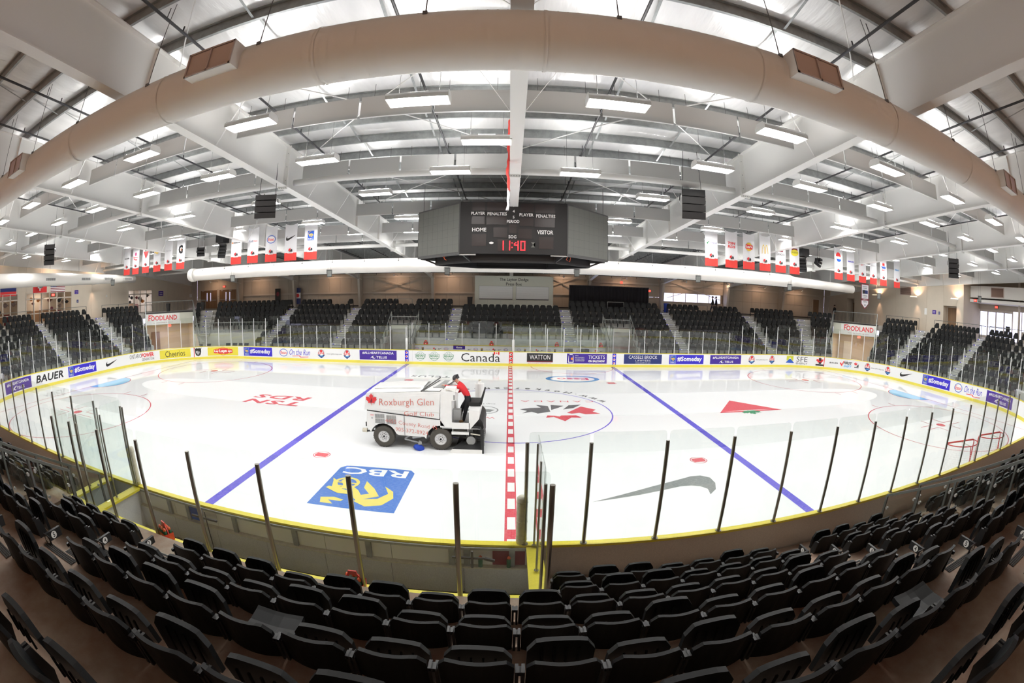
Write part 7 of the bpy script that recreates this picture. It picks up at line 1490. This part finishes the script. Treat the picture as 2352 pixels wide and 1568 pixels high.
def single_door(p, n, w_, h, lab, m_='door_brown'):
    p, n = Vector(p), Vector(n); u = Vector((n.y, -n.x, 0)); t = empty('single_door', tuple(p), lab, 'door')
    obj('door_leaf', MB().obox(p+n*0.03+Vector((0, 0, h/2)), u*w_/2, n*0.025, (0, 0, h/2)), m_, t)
    m = MB()
    for sx in (-1, 1): m.obox(p+n*0.03+u*sx*(w_/2+0.05)+Vector((0, 0, h/2)), u*0.05, n*0.04, (0, 0, h/2))
    m.obox(p+n*0.03+Vector((0, 0, h+0.04)), u*(w_/2+0.1), n*0.04, (0, 0, 0.04)); obj('door_frame', m, 'frame_tan', t); obj('lever', MB().obox(p+n*0.09+u*w_*0.38+Vector((0, 0, 1.0)), u*0.06, n*0.02, (0, 0, 0.012)), 'leg_grey', t)
single_door((36.6, 24.88, 3.98), (0, -1, 0), 1.0, 2.25, 'single brown door at the right end of the far wall')
single_door((39.2, 19.6, 3.98), (-1, 0, 0), 1.2, 2.2, 'brown door deep in the right corner niche'); single_door((39.0, 4.1, 3.98), (-1, 0, 0), 1.5, 2.3, 'brown door in the recess of the right end wall')
for y0, y1, z1 in ((18.9, 20.3, 6.6), (3.2, 4.95, 6.4)):
    m = MB(); m.add([(39.3, y0, 3.9), (39.3, y1, 3.9), (39.3, y1, z1), (39.3, y0, z1)], [(0, 1, 2, 3)]); m.add([(38.1, y0, 3.9), (39.3, y0, 3.9), (39.3, y0, z1), (38.1, y0, z1)], [(0, 1, 2, 3)]); m.add([(38.1, y1, 3.9), (39.3, y1, 3.9), (39.3, y1, z1), (38.1, y1, z1)], [(0, 1, 2, 3)]); m.add([(38.1, y0, z1), (39.3, y0, z1), (39.3, y1, z1), (38.1, y1, z1)], [(0, 1, 2, 3)]); m.add([(38.1, y0, 3.98), (39.3, y0, 3.98), (39.3, y1, 3.98), (38.1, y1, 3.98)], [(0, 1, 2, 3)])
    obj('wall_niche', m, 'wall_beige', kind='structure', label='beige door niche in the right end wall')
def exit_sign(p, n, lab):
    p, n = Vector(p), Vector(n); u = Vector((n.y, -n.x, 0)); t = empty('exit_sign', tuple(p), lab, 'sign', 'red exit signs')
    obj('sign_case', MB().obox(p, u*0.2, n*0.04, (0, 0, 0.12)), 'i_maroon', t); obj('lit_face', MB().obox(p+n*0.042, u*0.17, n*0.003, (0, 0, 0.09)), 'exit_red', t)
    Print().text('i_white', 'EXIT', 0, 0, width=0.24, height=0.1).build('lettering', lambda a, b, off: p+n*(0.047+off)-u*a*-1+Vector((0, 0, b)), t)
exit_sign((-33.4, 24.8, 6.5), (0, -1, 0), 'red exit sign over the brown double doors'); exit_sign((41.85, -0.1, 6.75), (-1, 0, 0), 'red exit sign over the right glass doors'); exit_sign((-38.0, 1.6, 6.2), (1, 0, 0), 'red exit sign over the lobby doors under the flags'); exit_sign((13.3, 22.5, 5.95), (0, -1, 0), 'red exit sign at the right edge of the black curtain')
exit_sign((38.9, 1.2, 7.05), (-1, 0, 0), 'red exit sign hanging near the right recess corner')
t = empty('red_beacon', (10.5, 22.5, 6.55), 'glowing red lamp hanging under the far duct above the curtain', 'lamp'); obj('beacon_lens', MB().tube([(10.5, 22.5, 6.55), (10.5, 22.5, 6.75)], [0.1, 0.12], 10), 'exit_red', t); obj('stem', MB().cyl((10.5, 22.5, 6.75), (10.5, 22.5, 7.24), 0.05, 8), 'frame_tan', t)
# flags on the left wall
def flag(y0, y1, z0, z1, pr, lab):
    t = empty('wall_flag', (-38.08, (y0+y1)/2, z0), lab, 'flag'); W_, H_ = y1-y0, z1-z0
    obj('cloth', MB().box(-38.09, -38.075, y0, y1, z0, z1), 'banner', t)
    q = Print(); pr(q, W_, H_); q.build('print', lambda a, b, off: Vector((-38.073+off, (y0+y1)/2+a, (z0+z1)/2+b)), t)
flag(-0.86, 0.85, 6.45, 7.32, lambda q, W_, H_: q.rect('i_red', -W_/2, W_/2, -H_/2, H_/2).rect('i_white', -.09, .09, -.28, .28).rect('i_white', -.28, .28, -.09, .09), 'red flag with a white cross on the left wall')
def stripes(q, W_, H_):
    for k in range(13): q.rect('i_maroon' if k % 2 == 0 else 'i_white', -W_/2, W_/2, H_/2-H_*(k+1)/13, H_/2-H_*k/13)
    q.rect('i_navy', -W_/2, -W_/2+W_*.4, H_/2-H_*7/13, H_/2)
    for i in range(5):
        for j in range(4): q.poly('i_white', ell(-W_/2+W_*.4*(i+.5)/5, H_/2-H_*7/13*(j+.5)/4, .025, .025, 6))
flag(1.32, 3.2, 6.45, 7.32, stripes, 'striped flag with a starred navy corner on the left wall')
flag(-4.8, -2.9, 6.3, 7.3, lambda q, W_, H_: q.rect('i_white', -W_/2, W_/2, H_/6, H_/2).rect('i_navy', -W_/2, W_/2, -H_/6, H_/6).rect('i_red', -W_/2, W_/2, -H_/2, -H_/6), 'white blue and red tricolour flag on the left wall')
# small wall signs
def plaque(p, n, w_, h, m_, lab, text=None):
    p, n = Vector(p), Vector(n); u = Vector((-n.y, n.x, 0)); t = empty('wall_sign', tuple(p), lab, 'sign'); obj('sign_panel', MB().obox(p+n*0.012, u*w_/2, n*0.01, (0, 0, h/2)), m_, t)
    q = Print(); q.rect('i_white', -w_*.3, w_*.3, -h*.24, -h*.16).rect('i_white', -w_*.3, w_*.3, h*.1, h*.18); q.build('print', lambda a, b, off: p+n*(0.023+off)+u*a+Vector((0, 0, b)), t)
for p, n, w_, h, m_, lab in (((-38.1, 17.8, 5.95), (1, 0, 0), 0.85, 0.55, 'i_purple', 'purple direction sign right of the fish window'), ((-38.1, 4.75, 6.35), (1, 0, 0), 0.5, 0.34, 'i_purple', 'purple sign beside the lobby doors'), ((-38.1, 4.9, 5.55), (1, 0, 0), 0.25, 0.25, 'i_navy', 'small dark notice beside the lobby doors'), ((-38.1, 9.0, 5.9), (1, 0, 0), 0.18, 0.18, 'plate_white', 'small white wall box right of the lamp'), ((-38.0, 23.4, 5.6), (1, 0, 0), 0.45, 0.4, 'plate_white', 'white notice beside the brown double doors'), ((38.1, 6.2, 5.75), (-1, 0, 0), 0.5, 0.36, 'i_purple', 'purple direction sign beside the right recess doorway'), ((38.1, 7.4, 5.75), (-1, 0, 0), 0.35, 0.6, 'plate_white', 'white notice on the right end wall'), ((38.1, 5.5, 5.7), (-1, 0, 0), 0.22, 0.26, 'i_navy', 'small round-cornered dark sign by the recess'), ((-30.9, 24.7, 6.1), (0, -1, 0), 0.6, 1.5, 'i_navy', 'tall dark banner on the far wall by the left column')): plaque(p, n, w_, h, m_, lab)
# team banners on the far wall left
for x, lab in ((-22.6, 'blue and white upright banner on the far wall column'), (-25.2, 'dark upright team banner on the far wall')):
    t = empty('upright_banner', (x, 24.3, 4.2), lab, 'banner'); obj('cloth', MB().box(x-0.35, x+0.35, 24.28, 24.3, 4.3, 6.0), 'i_navy' if x > -24 else 'base_dark', t)
    q = Print(); (q.rect('i_white', -.35, .35, 4.9, 5.5).poly('i_red', ell(0, 5.2, .2, .2, 16)) if x > -24 else q.poly('i_maroon', ell(0, 5.4, .2, .25, 16))); q.build('print', lambda a, b, off: Vector((x+a, 24.278-off, b)), t)
# vent on the right wall, bins, recycling
t = empty('wall_vent', (38.05, 10.3, 7.3), 'brown louvred wall vent high on the right end wall', 'vent'); obj('vent_frame', MB().box(38.02, 38.1, 9.5, 11.2, 7.2, 8.0), 'grille_frame', t)
for k in range(9): obj('louvre', MB().box(38.0, 38.03, 9.58, 11.12, 7.25+k*0.08, 7.30+k*0.08), 'grille', t)
def bin_(x, y, m_, lab, h=0.85):
    t = empty('waste_bin', (x, y, 3.98), lab, 'bin'); obj('bin_body', MB().tube([(x, y, 3.98), (x, y, 3.98+h)], [0.2, 0.25], 14), m_, t); obj('bin_rim', MB().tube([(x, y, 3.98+h-0.03), (x, y, 3.98+h)], 0.27, 14), m_, t)
bin_(-35.6, 16.6, 'base_dark', 'black bin on the bridge above the left tunnel'); bin_(-32.6, 19.5, 'riser_dark', 'dark grey bin before the brown double doors'); bin_(14.6, 21.0, 'blue', 'blue recycling bin by the wall column'); bin_(-3.75, 21.6, 'base_dark', 'black covered equipment cart left of the press box', 1.0)
t = empty('tall_chair', (39.5, -2.6, 3.98), 'dark stool beside the right glass doors', 'chair'); obj('seat', MB().box(39.25, 39.75, -2.85, -2.35, 4.72, 4.80), 'black', t); obj('backrest', MB().box(39.7, 39.75, -2.85, -2.35, 4.8, 5.2), 'black', t)
for sx in (-1, 1):
    for sy in (-1, 1): obj('leg', MB().bar((39.5+sx*0.2, -2.6+sy*0.2, 4.72), (39.5+sx*0.26, -2.6+sy*0.26, 3.98), 0.03), 'black', t)
# winter trees outside the right windows
def tree(x, y, h, lab):
    t = empty('bare_tree', (x, y, 0), lab, 'tree', 'trees beyond the windows'); r_ = random.Random(int(x*7+y)); m = MB()
    def br(p, d, L_, r, n):
        q = p+d*L_; m.tube([p, q], [r, r*0.6], 5, cap=False)
        if n > 0:
            for k in range(3): e = (d+Vector((r_.uniform(-.7, .7), r_.uniform(-.7, .7), r_.uniform(-.1, .5)))).normalized(); br(q, e, L_*0.68, r*0.55, n-1)
    br(Vector((x, y, 0)), Vector((0, 0, 1)), h*0.35, 0.14, 4); obj('branches', m, 'tree_bark', t)
mat('tree_bark', (0.10, 0.085, 0.09), 0.9); mat('ever_green', (0.035, 0.055, 0.035), 0.9)
for i in range(9): tree(9+i*2.2+random.uniform(-.5, .5), 52+random.uniform(0, 10), 10, 'bare winter tree beyond the far windows')
for (x, y, s) in ((52, -9, 1.2), (50, -5.5, 0.9)):
    t = empty('evergreen', (x, y, 0), 'dark evergreen tree outside the right window wall', 'tree', 'evergreens outside'); obj('trunk', MB().cyl((x, y, 0), (x, y, 8), 0.15, 8), 'tree_bark', t); m = MB(); r_ = random.Random(int(x))
    for k in range(900):
        a = r_.uniform(0, 6.28); z = r_.uniform(1, 9.5*s); rr = (1.9*s*(1-z/(10.5*s))+0.3)*r_.random()**0.5; c = Vector((x+rr*math.cos(a), y+rr*math.sin(a), z)); d1 = Vector((r_.uniform(-1, 1), r_.uniform(-1, 1), r_.uniform(-.6, .6)))*0.28; d2 = Vector((r_.uniform(-1, 1), r_.uniform(-1, 1), r_.uniform(-.6, .6)))*0.18; m.add([c-d1, c+d2, c+d1, c-d2], [(0, 1, 2, 3)])
    o = obj('foliage', m, 'ever_green', t)
m = MB(); m.add([(-120, -120, -0.3), (160, -120, -0.3), (160, 160, -0.3), (-120, 160, -0.3)], [(0, 1, 2, 3)]); mat('snow', (0.75, 0.76, 0.82), 0.9); obj('floor_outside', m, 'snow', kind='structure', label='snowy ground outside the hall')
for o in list(bpy.data.objects):
    if '_o' in o: del o['_o']
